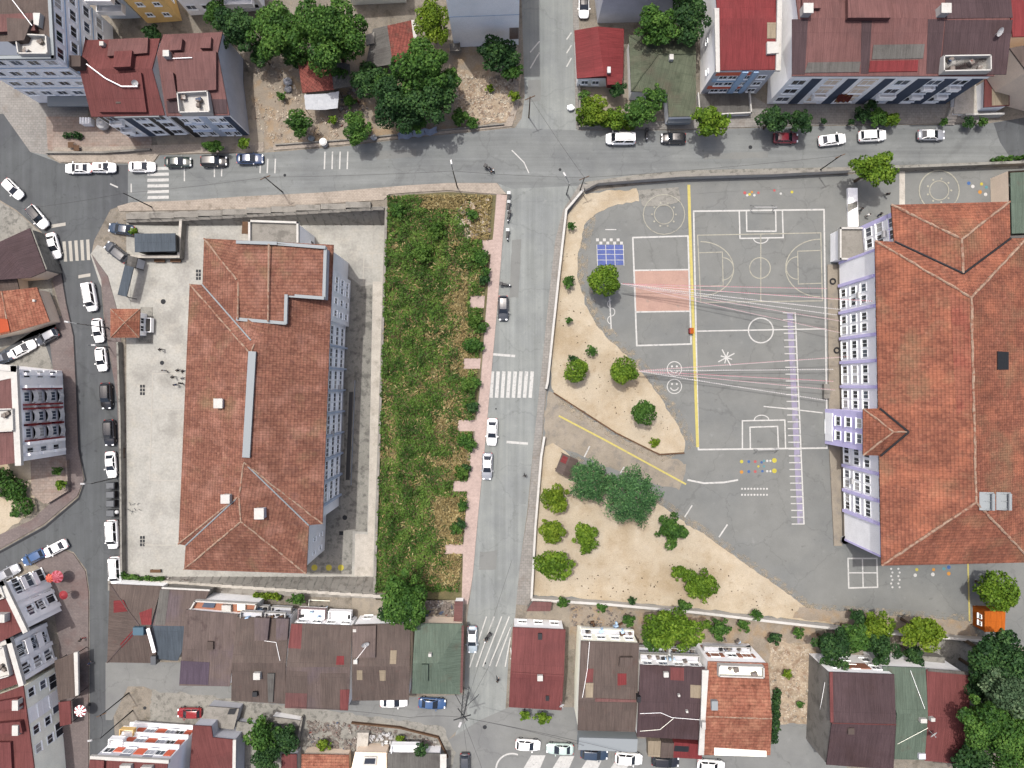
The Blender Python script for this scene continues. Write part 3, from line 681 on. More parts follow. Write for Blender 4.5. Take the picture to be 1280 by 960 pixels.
L.build('drain_covers', M['darkkerb'])
L = Lines(.028)
for x, y, r_ in ((938, 184, 2.4), (83, 796, 3.4), (606, 909, 2.6), (606, 829, 1.6), (356, 219, 1.8), (181, 885, 2.2), (620, 511, 1), (700, 212, 1.8), (1140, 149, 2)): L.dot(x, y, r_)
L.build('manhole_cover', M['darkkerb'])
# ------------------------------------------------------------------ walls that stand on the ground
def wallpath(name, label, cat, pts, h, thick, m, cap=None, zg=None, group=None, capw=.04):
    m = M['cap'] if m in (M['white'], M['white_w']) else m; cap = M['cap'] if cap is M['white_w'] else cap
    P = [G(x, y, 0, zg) for x, y in pts]
    mb = MB(); cb = MB(); nn = []
    for i in range(len(P)):
        ds = [(P[j+1]-P[j]).xy.normalized() for j in (i-1, i) if 0 <= j < len(P)-1]
        ns = [Vector((-d.y, d.x)) for d in ds]; m_ = sum(ns, Vector((0, 0)))/len(ns)
        m_ = m_/max(.3, m_.length_squared); nn.append(Vector((m_.x, m_.y, 0)))
    for (t, z0, z1, bb) in ((thick/2, -.6, h, mb),) + (((thick/2+capw/2, h+.002, h+.1, cb),) if cap else ()):
        vs = []
        for p, n in zip(P, nn):
            a_, b_ = p-n*t, p+n*t
            vs += [a_+Vector((0, 0, z0)), a_+Vector((0, 0, z1)), b_+Vector((0, 0, z1)), b_+Vector((0, 0, z0))]
        fs = [(i*4+j, i*4+(j+1) % 4, i*4+4+(j+1) % 4, i*4+4+j) for i in range(len(P)-1) for j in range(4)]
        k = (len(P)-1)*4; bb.add(vs, [tuple(reversed(f)) for f in fs]+[(0, 1, 2, 3), (k+3, k+2, k+1, k)])
    if cap:
        t = thing(name, label, cat, P[len(P)//2], group); mb.build('wall_body', m, t); cb.build('coping', cap, t); return t
    return tag(mb.build(name, m), label, cat, group)
wallpath('boundary_wall', 'long white capped wall between the sloping street pavement and the sandy edge of the schoolyard', 'wall',
         [(728, 240), (707, 265), (698, 345), (690, 420), (684, 478), (682, 486)], 1.3, .3, M['white_w'], M['white_w'])
wallpath('boundary_wall', 'white capped wall beside the road from the school gate down to the red roofed house', 'wall',
         [(680, 545), (676, 570), (669, 655), (664, 745)], 1.3, .3, M['white_w'], M['white_w'])
wallpath('boundary_wall', 'white wall along the foot of the sandy slope behind the row of houses', 'wall',
         [(664, 746), (760, 752), (870, 762), (960, 773), (1060, 784), (1234, 798)], 1.4, .35, M['white_w'], M['white_w'])
wallpath('boundary_wall', 'grey and white wall along the upper street side of the football court', 'wall',
         [(730, 239), (745, 231), (795, 227), (850, 223), (960, 220), (1058, 215)], 1.5, .35, M['white_w'], M['flatconc'])
wallpath('boundary_wall', 'darker grey wall along the upper street right of the round tree', 'wall',
         [(1072, 214), (1130, 212), (1280, 206), (1380, 202)], 1.5, .35, M['flatconc'], M['concrete_dark'])
wallpath('low_wall', 'thin dark low wall between the school driveway and the sandy island', 'wall',
         [(692, 491), (770, 541), (824, 568), (855, 566)], .35, .2, M['wood'])
wallpath('boundary_wall', 'grey wall between the western street and the pale concrete schoolyard', 'wall',
         [(152, 428), (155, 520), (156, 600), (157, 712)], 1.2, .25, M['flatconc'], M['concrete_dark'], zg=YZ)
wallpath('boundary_wall', 'L-shaped grey wall around the dark metal container beside the yard', 'wall',
         [(170, 323), (229, 323), (232, 277)], 1.6, .4, M['flatconc'], M['concrete_pale'], zg=YZ)
wallpath('low_wall', 'low stone wall along the pavement in front of the slab paved forecourt', 'wall',
         [(60, 192), (130, 192), (190, 188)], .7, .3, M['flatconc'])
wallpath('low_wall', 'small pinkish garden wall at the street corner below the red striped flats', 'wall',
         [(86, 575), (88, 612), (62, 628)], .8, .3, M['slabs'])
wallpath('low_wall', 'crumbling pale wall running from the alley corner into the scrap yard', 'wall',
         [(380, 893), (374, 930), (372, 980)], 1.2, .3, M['flatconc'])
wallpath('low_wall', 'low rusty wall edging the alley beside the scrap yard', 'wall',
         [(440, 902), (500, 908), (548, 920), (560, 945)], .6, .2, M['wood'])
wallpath('low_wall', 'kerb wall in front of the tree shaded lots on the upper street', 'wall',
         [(345, 182), (430, 176), (520, 167), (630, 156)], .5, .2, M['flatconc'])
wallpath('low_wall', 'low wall under the hedge left of the green roofed house', 'wall',
         [(724, 100), (724, 160), (790, 160)], .8, .25, M['flatconc'])
# battered retaining walls of the sunken yard
def retaining(name, label, x0, x1, ytop, yfoot, capm, rail):
    t = thing(name, label, 'wall', ((x0+x1)/2, ytop, -2))
    mb = MB(); cb = MB(); n = 24; sgn = 1 if ytop > yfoot else -1
    for i in range(n):
        a = x0+(x1-x0)*i/n; b = x0+(x1-x0)*(i+1)/n
        za, zb = gz(a), gz(b)
        # top edge leans back with height, so the wall is vertical where it is low
        ya = yfoot+(ytop-yfoot)*max(.15, (za+4)/4); yb = yfoot+(ytop-yfoot)*max(.15, (zb+4)/4)
        q = [Vector((a, yfoot, YZ)), Vector((b, yfoot, YZ)), Vector((b, yb, zb+.15)), Vector((a, ya, za+.15))]
        if sgn < 0: q.reverse()
        mb.add(q, [(0, 1, 2, 3)])
        q = [Vector((a, ya, za+.15)), Vector((b, yb, zb+.15)), Vector((b, ytop+sgn*.6, zb+.15)), Vector((a, ytop+sgn*.6, za+.15))]
        if sgn < 0: q.reverse()
        mb.add(q, [(0, 1, 2, 3)])
        cb.box(((a+b)/2, (ya+yb)/2+sgn*.25, (za+zb)/2+.45), (b-a+.01, .45, .75))
    mb.build('wall_face', M['panelwall'], t); cb.build('coping', capm, t)
    fb = MB()
    for i in range(int((x1-x0)/2)+1):
        x = x0+i*2; y = yfoot+(ytop-yfoot)*max(.15, (gz(x)+4)/4)+sgn*.25
        fb.tube((x, y, gz(x)+.8), (x, y, gz(x)+1.7), .035)
        if i:
            for dz in (1.15, 1.65): fb.tube((px_, py_, gz(px_)+dz), (x, y, gz(x)+dz), .025)
        px_, py_ = x, y
    if rail: fb.build('railing', M['darkmetal'], t)
    sb_ = MB()
    for i in range(int((x1-x0)/4)):
        x = x0+2+i*4; y = yfoot+(ytop-yfoot)*max(.15, (gz(x)+4)/4)+sgn*1.0
        sb_.box((x, y, gz(x)+.35+.1*(i % 2)), (3.9, .9, .9+.2*(i % 2)))
    if rail: sb_.build('stepped_slab', M['flatconc'], t)
    # buttress ribs
    bb = MB()
    for i in range(int((x1-x0)/1.3)):
        x = x0+.6+i*1.3; z = gz(x)
        if z < -3.6: continue
        y1 = yfoot+(ytop-yfoot)*max(.15, (z+4)/4)
        bb.add([(x-.09, yfoot-sgn*.06, YZ), (x+.09, yfoot-sgn*.06, YZ), (x+.09, y1-sgn*.06, z+.1), (x-.09, y1-sgn*.06, z+.1), (x-.09, yfoot+sgn*.05, YZ), (x+.09, yfoot+sgn*.05, YZ), (x+.09, y1+sgn*.05, z+.1), (x-.09, y1+sgn*.05, z+.1)],
               [(0, 1, 2, 3), (4, 7, 6, 5), (0, 3, 7, 4), (1, 5, 6, 2), (3, 2, 6, 7)])
    bb.build('buttress', M['concrete_dark'], t)
M['panelwall'] = pm('stained_retaining_wall', c(176, 172, 164), var=.12, scale=.4, spots=[(c(128, 122, 116), .8, .5, .66, .8)])
retaining('retaining_wall', 'tall ribbed grey retaining wall between the upper street and the pale schoolyard', HX0, HX1, HY1, BY1, M['flatconc'], True)
retaining('retaining_wall', 'ribbed grey retaining wall with stepped slabs below the tiled school, above the brown roofs', HX0, HX1, HY0, BY0, M['concrete_pale'], False)
mb = MB()
mb.quad(Vector((HX1+.1, HY1+.5, .2)), Vector((HX1-1.8, HY0-.5, .2)), Vector((HX1-1.9, HY0, YZ)), Vector((HX1, HY1, YZ)))
mb.quad(Vector((HX1+.1, HY1+.5, .2)), Vector((HX1+.5, HY1+.5, .2)), Vector((HX1-1.4, HY0-.5, .2)), Vector((HX1-1.8, HY0-.5, .2)))
tag(mb.build('retaining_wall', M['flatconc']), 'plain retaining wall holding up the overgrown green lot beside the pale walkway', 'wall')

# ------------------------------------------------------------------ buildings
def offset_loop(pts, d):
    n = len(pts); out = []
    ar = sum(pts[i].x*pts[(i+1) % n].y-pts[(i+1) % n].x*pts[i].y for i in range(n))
    sg = 1 if ar > 0 else -1
    for i in range(n):
        a, b, cc = pts[i-1], pts[i], pts[(i+1) % n]
        d1 = Vector((b.x-a.x, b.y-a.y)).normalized(); d2 = Vector((cc.x-b.x, cc.y-b.y)).normalized()
        n1 = Vector((-d1.y, d1.x))*sg; n2 = Vector((-d2.y, d2.x))*sg
        out.append(Vector((b.x, b.y))+(n1+n2)*d/max(.4, 1+n1.dot(n2)))
    return out
WCACHE = {}
def sunlit(m): return M['cap'] if m in (M['white'], M['white_w'], M['plastic_w']) else m  # swaps whites for their darker copy where sun falls: light set in the colour
class Bld:
    def __init__(s, name, label, cat, pts, faces, roof, wall, zg=None, inset=.45, t=.2, into=None, ridge=None, ridgem=None, ridger=.14, under=1.6, group=None, rname='roof', noroof=False):
        kc = [p for p in pts.values()]
        if zg is None:
            mx = sum(p[0] for p in kc)/len(kc); my = sum(p[1] for p in kc)/len(kc); zg = G(mx, my).z
        s.zg = zg
        s.W = {k: ray(p[0], p[1], zg+p[2]) for k, p in pts.items()}
        cen = sum((v for v in s.W.values()), Vector())/len(s.W); cen.z = zg
        s.cen = cen
        s.e = into.e if into else thing(name, label, cat, cen, group)
        fl = []
        for f in faces:
            f = f.split() if isinstance(f, str) and ' ' in f else list(f)
            q = [s.W[k] for k in f]
            ar = sum(q[i].x*q[(i+1) % len(q)].y-q[(i+1) % len(q)].x*q[i].y for i in range(len(q)))
            if ar < 0: f.reverse()
            fl.append(f)
        s.F = fl
        cnt = {}
        for f in fl:
            for a, b in zip(f, f[1:]+f[:1]): cnt[(a, b)] = 1
        be = {a: b for (a, b) in cnt if (b, a) not in cnt}
        lp = [next(iter(be))]
        while True:
            nx = be[lp[-1]]
            if nx == lp[0] or len(lp) > 60: break
            lp.append(nx)
        s.loop = lp
        keys = list(s.W); ix = {k: i for i, k in enumerate(keys)}
        mats = roof if isinstance(roof, list) else [roof]
        mb = MB()
        for i, f in enumerate(fl): mb.add([s.W[k] for k in f], [tuple(range(len(f)))], min(i, len(mats)-1))
        n0 = len(mb.f)
        for a, b in zip(lp, lp[1:]+lp[:1]):
            A, B_ = s.W[a], s.W[b]; dz = Vector((0, 0, t)); mb.quad(A-dz, B_-dz, B_, A, 0)
        mb.add([s.W[k]-Vector((0, 0, t)) for k in lp], [tuple(range(len(lp)-1, -1, -1))], 0)
        s.roof = mb.build(rname, mats, s.e, uv='slope')
        s.ins = dict(zip(lp, offset_loop([s.W[k] for k in lp], inset)))
        wb = MB()
        s.z0 = zg-under
        for a, b in zip(lp, lp[1:]+lp[:1]):
            A, B_ = s.ins[a], s.ins[b]
            wb.quad(Vector((A.x, A.y, s.z0)), Vector((B_.x, B_.y, s.z0)), Vector((B_.x, B_.y, s.W[b].z-.06)), Vector((A.x, A.y, s.W[a].z-.06)))
        if wall: s.wall = wb.build('wall', wall, s.e)
        if ridge:
            for g in ridge:
                rb = MB()
                g = g.split() if ' ' in g else list(g)
                for a, b in zip(g, g[1:]):
                    A = s.W[a]+Vector((0, 0, .03)); B_ = s.W[b]+Vector((0, 0, .03)); n = max(2, int((B_-A).length/1.1)); pv = A
                    for i in range(1, n+1):
                        q = A.lerp(B_, i/n)+Vector((rnd.uniform(-.05, .05), rnd.uniform(-.05, .05), 0)); rb.tube(pv, q, ridger*rnd.uniform(.7, 1.2), ridger*rnd.uniform(.7, 1.2), 6); pv = q
                rb.build('ridge_cap', ridgem or M['mortar'], s.e)
    def plane(s, fi):
        f = s.F[fi]; p = s.W[f[0]]
        n = Vector((0, 0, 0))
        for i in range(1, len(f)-1): n += (s.W[f[i]]-p).cross(s.W[f[i+1]]-p)
        return p, n.normalized()
    def hit(s, fi, px, py, d=0):
        p, n = s.plane(fi); o = Vector((0, 0, H)); r = ray(px, py, 0)-o
        return o+r*((p+n*d-o).dot(n)/r.dot(n))
    def patch(s, fi, poly, m, d=.05, name='roof_sheet', lift=None, side=None):
        """a sheet (small d) or a raised box (large d) on roof plane fi; poly in photo pixels of its top"""
        m = sunlit(m)
        q = [s.hit(fi, x, y, d) for x, y in poly]
        ar = sum(a.x*b.y-b.x*a.y for a, b in zip(q, q[1:]+q[:1]))
        if ar < 0: q.reverse()
        if lift is not None:
            for i, z in enumerate(lift if ar > 0 else list(reversed(lift))): q[i] = q[i]+Vector((0, 0, z))
        mb = MB(); mb.prism(q, d+.05 if lift is None else d+max(lift)+.05, 0, 1 if side else None)
        return mb.build(name, [m, side] if side else m, s.e, uv='slope')
    def rbox(s, fi, px, py, sx, sy, h, m, name='chimney', rz=0, cap=None):
        m = sunlit(m); cap = sunlit(cap)
        p = s.hit(fi, px, py); mb = MB(); mb.box((p.x, p.y, p.z+h/2-.3), (sx, sy, h+.6), rz); o = mb.build(name, m, s.e)
        if cap:
            mb = MB(); mb.box((p.x, p.y, p.z+h+.05), (sx+.16, sy+.16, .1), rz); q = mb.build('cap', cap, None, local=True); q.parent = o; q.location = -s.e.location
        return o
    def dish(s, fi, px, py, r=.45):
        p = s.hit(fi, px, py); mb = MB()
        mb.tube(p, p+Vector((0, 0, .9)), .04)
        c_ = p+Vector((0, 0, 1.0)); ax = Vector((.35, -.5, .6)).normalized(); u = ax.orthogonal().normalized(); v = ax.cross(u)
        rings = []
        for k, (rr, dd) in enumerate(((0.02, 0), (.5*r, .05), (r, .17))):
            rings.append([c_+ax*dd+(u*math.cos(t)+v*math.sin(t))*rr for t in (2*math.pi*i/14 for i in range(14))])
        for k in range(2):
            mb.add(rings[k]+rings[k+1], [(i, (i+1) % 14, (i+1) % 14+14, i+14) for i in range(14)])
        mb.tube(c_, c_+ax*.5, .03); mb.box(c_+ax*.5, (.1, .1, .1))
        return mb.build('satellite_dish', M['plastic_w'], s.e)
    def terrace(s, fi, poly, floor, wallm, wh=.7, d=.08, stuff=True, th=.16):
        floor = sunlit(floor); wallm = sunlit(wallm)
        o = s.patch(fi, poly, floor, d, 'terrace')
        q = [s.hit(fi, x, y, d) for x, y in poly]; z = max(p.z for p in q)
        mb = MB()
        for a, b in zip(q, q[1:]+q[:1]):
            dd = (b-a); L_ = dd.length; a2 = math.atan2(dd.y, dd.x); m_ = (a+b)/2
            mb.box((m_.x, m_.y, z+wh/2-.2), (L_+th*.9, th, wh+.4), a2)
        mb.build('parapet', wallm, s.e)
        if stuff:
            mb = MB(); A = sum(q, Vector())/len(q)
            for i in range(4):
                p = A.lerp(q[rnd.randrange(len(q))], rnd.uniform(.2, .7)); mb.box((p.x, p.y, z+.25), (rnd.uniform(.4, .9), rnd.uniform(.3, .7), rnd.uniform(.4, .8)), rnd.random()*3)
            mb.build('terrace_furniture', M['junk'], s.e)
    def wallline(s, a, b):
        A, B_ = s.ins[a], s.ins[b]; d = (B_-A); L_ = d.length; u = d/L_
        n = Vector((-u.y, u.x)); mid = (A+B_)/2
        if n.dot(mid-Vector((s.cen.x, s.cen.y))) < 0: n = -n
        return A, u, n, L_
    def place(s, a, b, f):
        A, u, n, L_ = s.wallline(a, b); return A+u*(f*L_), u, n
    def win(s, a, b, fr, zs, w_=1.2, h_=1.4, glass='glass', frame='frame', sill=True, mull=1, name='window', out=0):
        A, u, n, L_ = s.wallline(a, b); ang = math.atan2(u.y, u.x)
        flip = Vector((math.cos(ang+math.pi/2), math.sin(ang+math.pi/2))).dot(n) < 0
        if flip: ang += math.pi
        k = (w_, h_, glass, frame, sill, mull)
        if k not in WCACHE:
            f_ = MB(); b_ = .09
            for x in (-w_/2, w_/2): f_.box((x, .05, 0), (b_, .14, h_+b_))
            for z in (-h_/2, h_/2): f_.box((0, .05, z), (w_-b_, .14, b_))
            for i in range(mull): f_.box((-w_/2+w_*(i+1)/(mull+1), .05, 0), (.06, .1, h_-b_))
            if sill: f_.box((0, .09, -h_/2-.09), (w_+.25, .26, .07))
            p_ = MB(); p_.box((0, .02, 0), (w_-b_, .06, h_-b_))
            fo = f_.build('window', M[frame], None, local=True); po = p_.build('pane', M[glass], None, local=True)
            WCACHE[k] = (fo.data, po.data)
            for x in (fo, po): bpy.data.objects.remove(x)
        fd, pd = WCACHE[k]
        for f in fr:
            for z in zs:
                p = A+u*(f*L_)+n*out; o = bpy.data.objects.new(name, fd); col.objects.link(o); o.parent = s.e
                o.location = Vector((p.x, p.y, s.zg+z))-s.e.location; o.rotation_euler = (0, 0, ang)
                q = bpy.data.objects.new('pane', pd); col.objects.link(q); q.parent = o
                if rnd.random() < .28: q.material_slots[0].link = 'OBJECT'; q.material_slots[0].material = M[rnd.choice(('curtain', 'glass_blue', 'glass_blue'))]
    def panel(s, a, b, s0, s1, z0, z1, m, d=.06, name='wall_panel', out=0):
        A, u, n, L_ = s.wallline(a, b); p = A+u*((s0+s1)/2*L_)+n*(d/2-.02+out)
        mb = MB(); mb.box((p.x, p.y, s.zg+(z0+z1)/2), ((s1-s0)*L_, d+.04, z1-z0), math.atan2(u.y, u.x))
        return mb.build(name, m, s.e)
    def balcony(s, a, b, s0, s1, z, depth, m, rail=None, rh=1.0):
        A, u, n, L_ = s.wallline(a, b); p = A+u*((s0+s1)/2*L_)+n*(depth/2); wd = (s1-s0)*L_; ang = math.atan2(u.y, u.x)
        mb = MB(); mb.box((p.x, p.y, s.zg+z), (wd, depth, .18), ang); o = mb.build('balcony', m, s.e)
        mb = MB()
        q = p+n*(depth/2-.05); mb.box((q.x, q.y, s.zg+z+.09+rh/2), (wd, .08, rh), ang)
        for sg in (-1, 1):
            q = p+u*sg*(wd/2-.05); mb.box((q.x, q.y, s.zg+z+.09+rh/2), (.08, depth-.2, rh), ang)
        r = mb.build('railing', rail or m, s.e)
        r.parent = o
    def clutter(s, a, b, zs, n=5, dep=.8):
        A, u, n_, L_ = s.wallline(a, b)
        for z in zs:
            for i in range(n):
                p = A+u*(rnd.uniform(.05, .95)*L_)+n_*rnd.uniform(.2, dep); h = rnd.uniform(.3, 1.1); mb = MB()
                mb.box((p.x, p.y, s.zg+z+h/2+.1), (rnd.uniform(.2, .9), rnd.uniform(.15, .5), h), rnd.random()*.6, top=(.8, .9))
                mb.build('balcony_item', M[rnd.choice(('junk', 'bluepanel', 'wood', 'darkmetal'))], s.e)
    def parapet(s, keys, m, h=.5, th=.25, close=True):
        m = sunlit(m)
        mb = MB(); q = [s.W[k] for k in keys]
        for a, b in zip(q, q[1:]+(q[:1] if close else [])):
            d = b-a; mb.box(((a.x+b.x)/2, (a.y+b.y)/2, (a.z+b.z)/2+h/2-.1), (d.length+th*.98, th, h+.2), math.atan2(d.y, d.x))
        return mb.build('parapet', m, s.e)
    def tubeon(s, fi, pts, r, m, name='pipe', d=.15):
        mb = MB(); mb.path([s.hit(fi, x, y, d) for x, y in pts], r); return mb.build(name, m, s.e)
def fr(n, a=0.0, b=1.0): return [a+(b-a)*(i+.5)/n for i in range(n)]
def box4(a, b, c_, d, h): return {'a': a+(h,), 'b': b+(h,), 'c': c_+(h,), 'd': d+(h,)}
# ------------------------------------------------------------------ eastern school
E = 13.0
B = Bld('school_building', 'lilac and white school with the large orange pantile roof at the right edge', 'school',
  {'nw': (1094, 301, E), 'n1': (1118, 302, E), 'n2': (1263, 298, E), 'ne': (1284, 297, E), 'se': (1291, 703, E), 'sw': (1102, 707, E),
   'r1': (1214, 372, 17.2), 'r2': (1220, 628, 17.2), 'wnw': (1114, 256, E), 'wne': (1262, 252, E), 'w1': (1202, 299, 15.6), 'v': (1204, 342, 15.7)},
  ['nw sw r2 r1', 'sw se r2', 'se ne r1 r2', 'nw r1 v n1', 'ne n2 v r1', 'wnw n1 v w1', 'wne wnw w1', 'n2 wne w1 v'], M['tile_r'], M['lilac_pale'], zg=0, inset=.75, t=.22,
  ridge=['nw r1 r2 sw', 'r2 se', 'ne r1', 'wnw w1 v', 'wne w1'], ridger=.17)
SB = B
mb = MB()
for g in ('n1 v', 'n2 v'):
    a, b = g.split(); mb.tube(B.W[a]+Vector((0, 0, .05)), B.W[b]+Vector((0, 0, .05)), .16)
mb.build('valley_gutter', M['darkmetal'], B.e)
def ys(py): return (py-301)/(707-301)
Lw = B.wallline('nw', 'sw')[3]; y0_ = B.ins['nw'].y
def fy(Y): return (y0_-Y)/Lw
B.panel('nw', 'sw', 0, 1, 11.3, 12.9, M['lilac'], .02)
B.panel('nw', 'sw', 0, 1, -.5, .7, M['tan'], .05)
B.panel('nw', 'sw', 0, fy(18.6), .7, 11.3, M['lilac'], .12); B.panel('nw', 'sw', fy(-24), 1, .7, 11.3, M['lilac'], .12)
for Y in (15.2, 11, 7, 3.3, -.4, -4.2, -12.6, -16.4, -19.6):
    B.panel('nw', 'sw', fy(Y)-.005, fy(Y)+.005, .7, 11.3, M['lilac'], .3, 'pilaster')
bays = [(15, 11.2), (10.8, 7.2), (6.8, 3.5), (3.1, -.2), (-.6, -4), (-9.2, -12.4), (-12.8, -16.2), (-16.6, -19.4)]
for a, b in bays:
    for f in (.28, .72):
        B.win('nw', 'sw', [fy(a+(b-a)*f)], (2.0, 5.1, 8.2), 1.1, 1.55)
        B.win('nw', 'sw', [fy(a+(b-a)*f)], (12.0-.1,), 1.25, 1.1, sill=False)
B.win('wnw', 'n1', fr(2, .1, .75), (2, 5.1, 8.2, 11.5), 1.3, 1.7)
B.panel('wnw', 'n1', 0, 1, 10.4, 10.8, M['lilac'], .1); B.panel('wnw', 'n1', 0, .12, .5, 12.5, M['lilac'], .1)
for k_ in (('wnw', 'n1', .5, 9.6), ('nw', 'sw', fy(13), 7), ('nw', 'sw', fy(-14.6), 4)):
    p, u, n = B.place(*k_[:3]); mb = MB(); mb.box((p.x+n.x*.25, p.y+n.y*.25, k_[3]), (.4, .9, .6)); mb.build('air_conditioner', M['plastic_w'], B.e)
Q = Bld('', '', '', {'a': (1079, 511, E), 'b': (1079, 569, E), 'c': (1100, 569.5, E), 'd': (1099, 510.5, E), 'e': (1117, 540, 15.2), 'f': (1135, 540, 15.2), 'g': (1134.5, 541, 15.1)},
  ['a e b', 'b e f c', 'e a d f'], M['tile_r'], M['lilac'], zg=0, inset=.5, into=B, ridge=['a e f', 'b e'], ridger=.13, rname='porch_roof')
mb = MB()
for a, b in (('d', 'f'), ('c', 'f')): mb.tube(Q.W[a]+Vector((0, 0, .2)), Q.W[b]+Vector((0, 0, .2)), .15)
mb.build('valley_gutter', M['darkmetal'], B.e)
Q.win('a', 'b', (.3, .7), (4.6, 7.8, 11), 1.3, 1.5); Q.panel('a', 'b', .1, .9, .2, 2.8, M['lilac_pale'], .08)
Q.win('a', 'b', (.5,), (1.4,), 2.2, 2.4, name='door', sill=False)
B.patch(2, [(1247, 439), (1261, 440), (1261, 462), (1247, 462)], M['darkmetal'], .12, 'roof_hatch')
B.patch(0, [(1187, 366), (1211, 378), (1216, 500), (1196, 520)], pantile('reddish_replaced_tiles', c(174, 106, 90), c(152, 90, 76), [(c(172, 112, 92), .5, .38, .56, .95)]), .04, 'new_tiles')
for x in (1231, 1252):
    p = B.hit(2, x, 626, .2); mb = MB(); R_ = Matrix.Rotation(math.radians(-14), 3, 'Y')
    mb.box(p+Vector((0, 0, .35)), (1.7, 2.4, .08), rot=R_)
    for i in range(3): mb.tube(p+Vector((-.7, -1+i, .1)), p+Vector((.7, -1+i, .8)), .05)
    mb.tube(p+Vector((.5, -1.1, .9)), p+Vector((.5, 1.1, .9)), .22, n=10)
    mb.build('solar_heater', M['bluegrey'], B.e)
A_ = Bld('annex', 'small flat roofed concrete annex against the lilac school facade', 'annex', {'a': (1049, 286, 3.2), 'b': (1088, 286, 3.2), 'c': (1090, 325, 3.2), 'd': (1049, 324, 3.2)}, ['abcd'], M['flatconc'], M['white'], zg=0, inset=.1)
A_.parapet('abcd', M['white_w'], .5)
wallpath('planter', 'brown planter box beside the small concrete annex at the lilac school', 'planter', [(1042, 296), (1042, 322)], .9, .7, M['wood'])
A_ = Bld('shed', 'green roofed hut with a beige front at the corner of the orange school roof', 'hut', {'a': (1263, 216, 4), 'b': (1310, 213, 4), 'c': (1310, 290, 4), 'd': (1265, 292, 4)}, ['abcd'], M['green'], M['tanwall'], zg=0, inset=-.3)
wallpath('entrance_stair_wall', 'short white wall block at the school entrance between the lilac bays', 'wall', [(1031, 480), (1031, 498)], .8, .9, M['flatconc'])

# ------------------------------------------------------------------ western school (in the sunken yard)
E = 12.0
B = Bld('school_building', 'pale blue school with weathered red pantile roof in the sunken concrete yard', 'school',
  {'nw': (237, 355, E), 'v1': (253, 356, E), 'wnw': (255, 298, E), 'wne': (417, 306, E), 'e1': (413, 400, E), 'se': (403, 655, E), 'v2': (386, 656.5, E), 'sse': (383, 717, E), 'ssw': (230, 712, E), 'v3': (232, 682, E), 'sw': (223, 680, E),
   'r1': (313, 442, 15.6), 'r2': (305, 578, 15.6), 'r3': (299, 620, 15.3), 'r4': (301, 652, 15.0), 'q1': (318, 430, 15.45), 'q0': (296, 350, 14.3)},
  ['nw sw r3 r2 r1', 'r1 q1 v1 nw', 'v1 q1 q0 wnw', 'wnw q0 q1 wne', 'wne q1 r1 e1', 'e1 r1 r2 se', 'se r2 v2', 'v2 r2 r3 r4 sse', 'sse r4 ssw', 'ssw r4 r3 v3', 'v3 r3 sw'],
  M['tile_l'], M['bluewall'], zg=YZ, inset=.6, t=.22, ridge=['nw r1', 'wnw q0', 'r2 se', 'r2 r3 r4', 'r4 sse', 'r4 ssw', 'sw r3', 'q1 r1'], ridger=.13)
mb = MB()
for g in ('v1 q1', 'v2 r2', 'v3 r3'):
    a, b = g.split(); mb.tube(B.W[a]+Vector((0, 0, .06)), B.W[b].lerp(B.W[a], .06)+Vector((0, 0, .06)), .11)
mb.build('valley_gutter', M['bluegrey'], B.e)
# raised tiled wing with its metal flashing
zt = 1.0
def rs(x, y): return B.hit(3, x, y, .9)
pl = [(297, 303), (345, 304), (407, 310), (405, 373), (358, 369), (357, 404), (297, 399)]
p0 = YZ+14.9
wp = [ray(x, y, p0+.3-abs(x-336)*.012) for x, y in pl]
mb = MB(); wp.reverse(); mb.prism(wp, 2.2, 0, 1); mb.build('raised_roof', [M['tile_l'], M['greywall']], B.e, uv='slope')
wp.reverse()
def cap(pts):
    mb = MB()
    for a, b in zip(pts, pts[1:]):
        d = b-a; mb.box((a+b)/2+Vector((0, 0, .06)), (d.length+.2, .45, .2), math.atan2(d.y, d.x))
    mb.build('metal_flashing', M['bluegrey'], B.e)
mb = MB(); mb.path([ray(336, 305, p0+.42), ray(335, 402, p0+.42)], .12); mb.path([ray(298, 350, YZ+14.6), ray(297, 399, p0+.3)], .12); mb.build('ridge_cap', M['mortar'], B.e)
cap(wp[:3]); cap(wp[2:4]); cap(wp[3:5]); cap(wp[4:6]); cap(wp[5:7])
A = B.W['r1']; b2 = B.W['r2']
mb = MB(); d = b2-A; mb.box((A+b2)/2+Vector((.35, .5, .1)), (d.length-.4, 1.05, .35), math.atan2(d.y, d.x)); mb.build('ridge_walkway', M['bluegrey'], B.e)
B.rbox(0, 276, 504, 1.1, 1.2, .9, M['greywall'], cap=M['white']); B.rbox(0, 286, 622, 1.1, 1.1, 1.2, M['white'], cap=M['white']); B.rbox(7, 328, 640, 1.2, 1.4, 1.3, M['greywall'], cap=M['white'])
# east facade
B.panel('wne', 'e1', .28, 1, -.2, 10.9, M['bluewall'], .5, 'projecting_bay')
A, u, n, L_ = B.wallline('wne', 'e1')
B.win('wne', 'e1', (.4, .52, .7, .88), (2.6, 5.8, 9.2), .9, 1.4, out=.5)
Lf = B.wallline('e1', 'se')[3]
nb = 8
for i in range(nb):
    a = i/nb*.93+.01; w_ = .93/nb
    B.win('e1', 'se', (a+w_*.27, a+w_*.70), (2.4, 5.6, 8.8), 1.25, 1.6, frame='frame')
    B.panel('e1', 'se', a+w_*.92, a+w_*1.0, -.1, 11.6, M['slatewall'], .45, 'pilaster')
B.panel('e1', 'se', 0, 1, 10.6, 11.7, M['slatewall'], .06)
B.panel('v2', 'sse', .1, .16, 0, 11.5, M['slatewall'], .1); B.win('v2', 'sse', (.55, .85), (3, 6.5), .5, 1.0)
B.panel('v2', 'sse', 0, 1, 10.6, 11.7, M['slatewall'], .05)
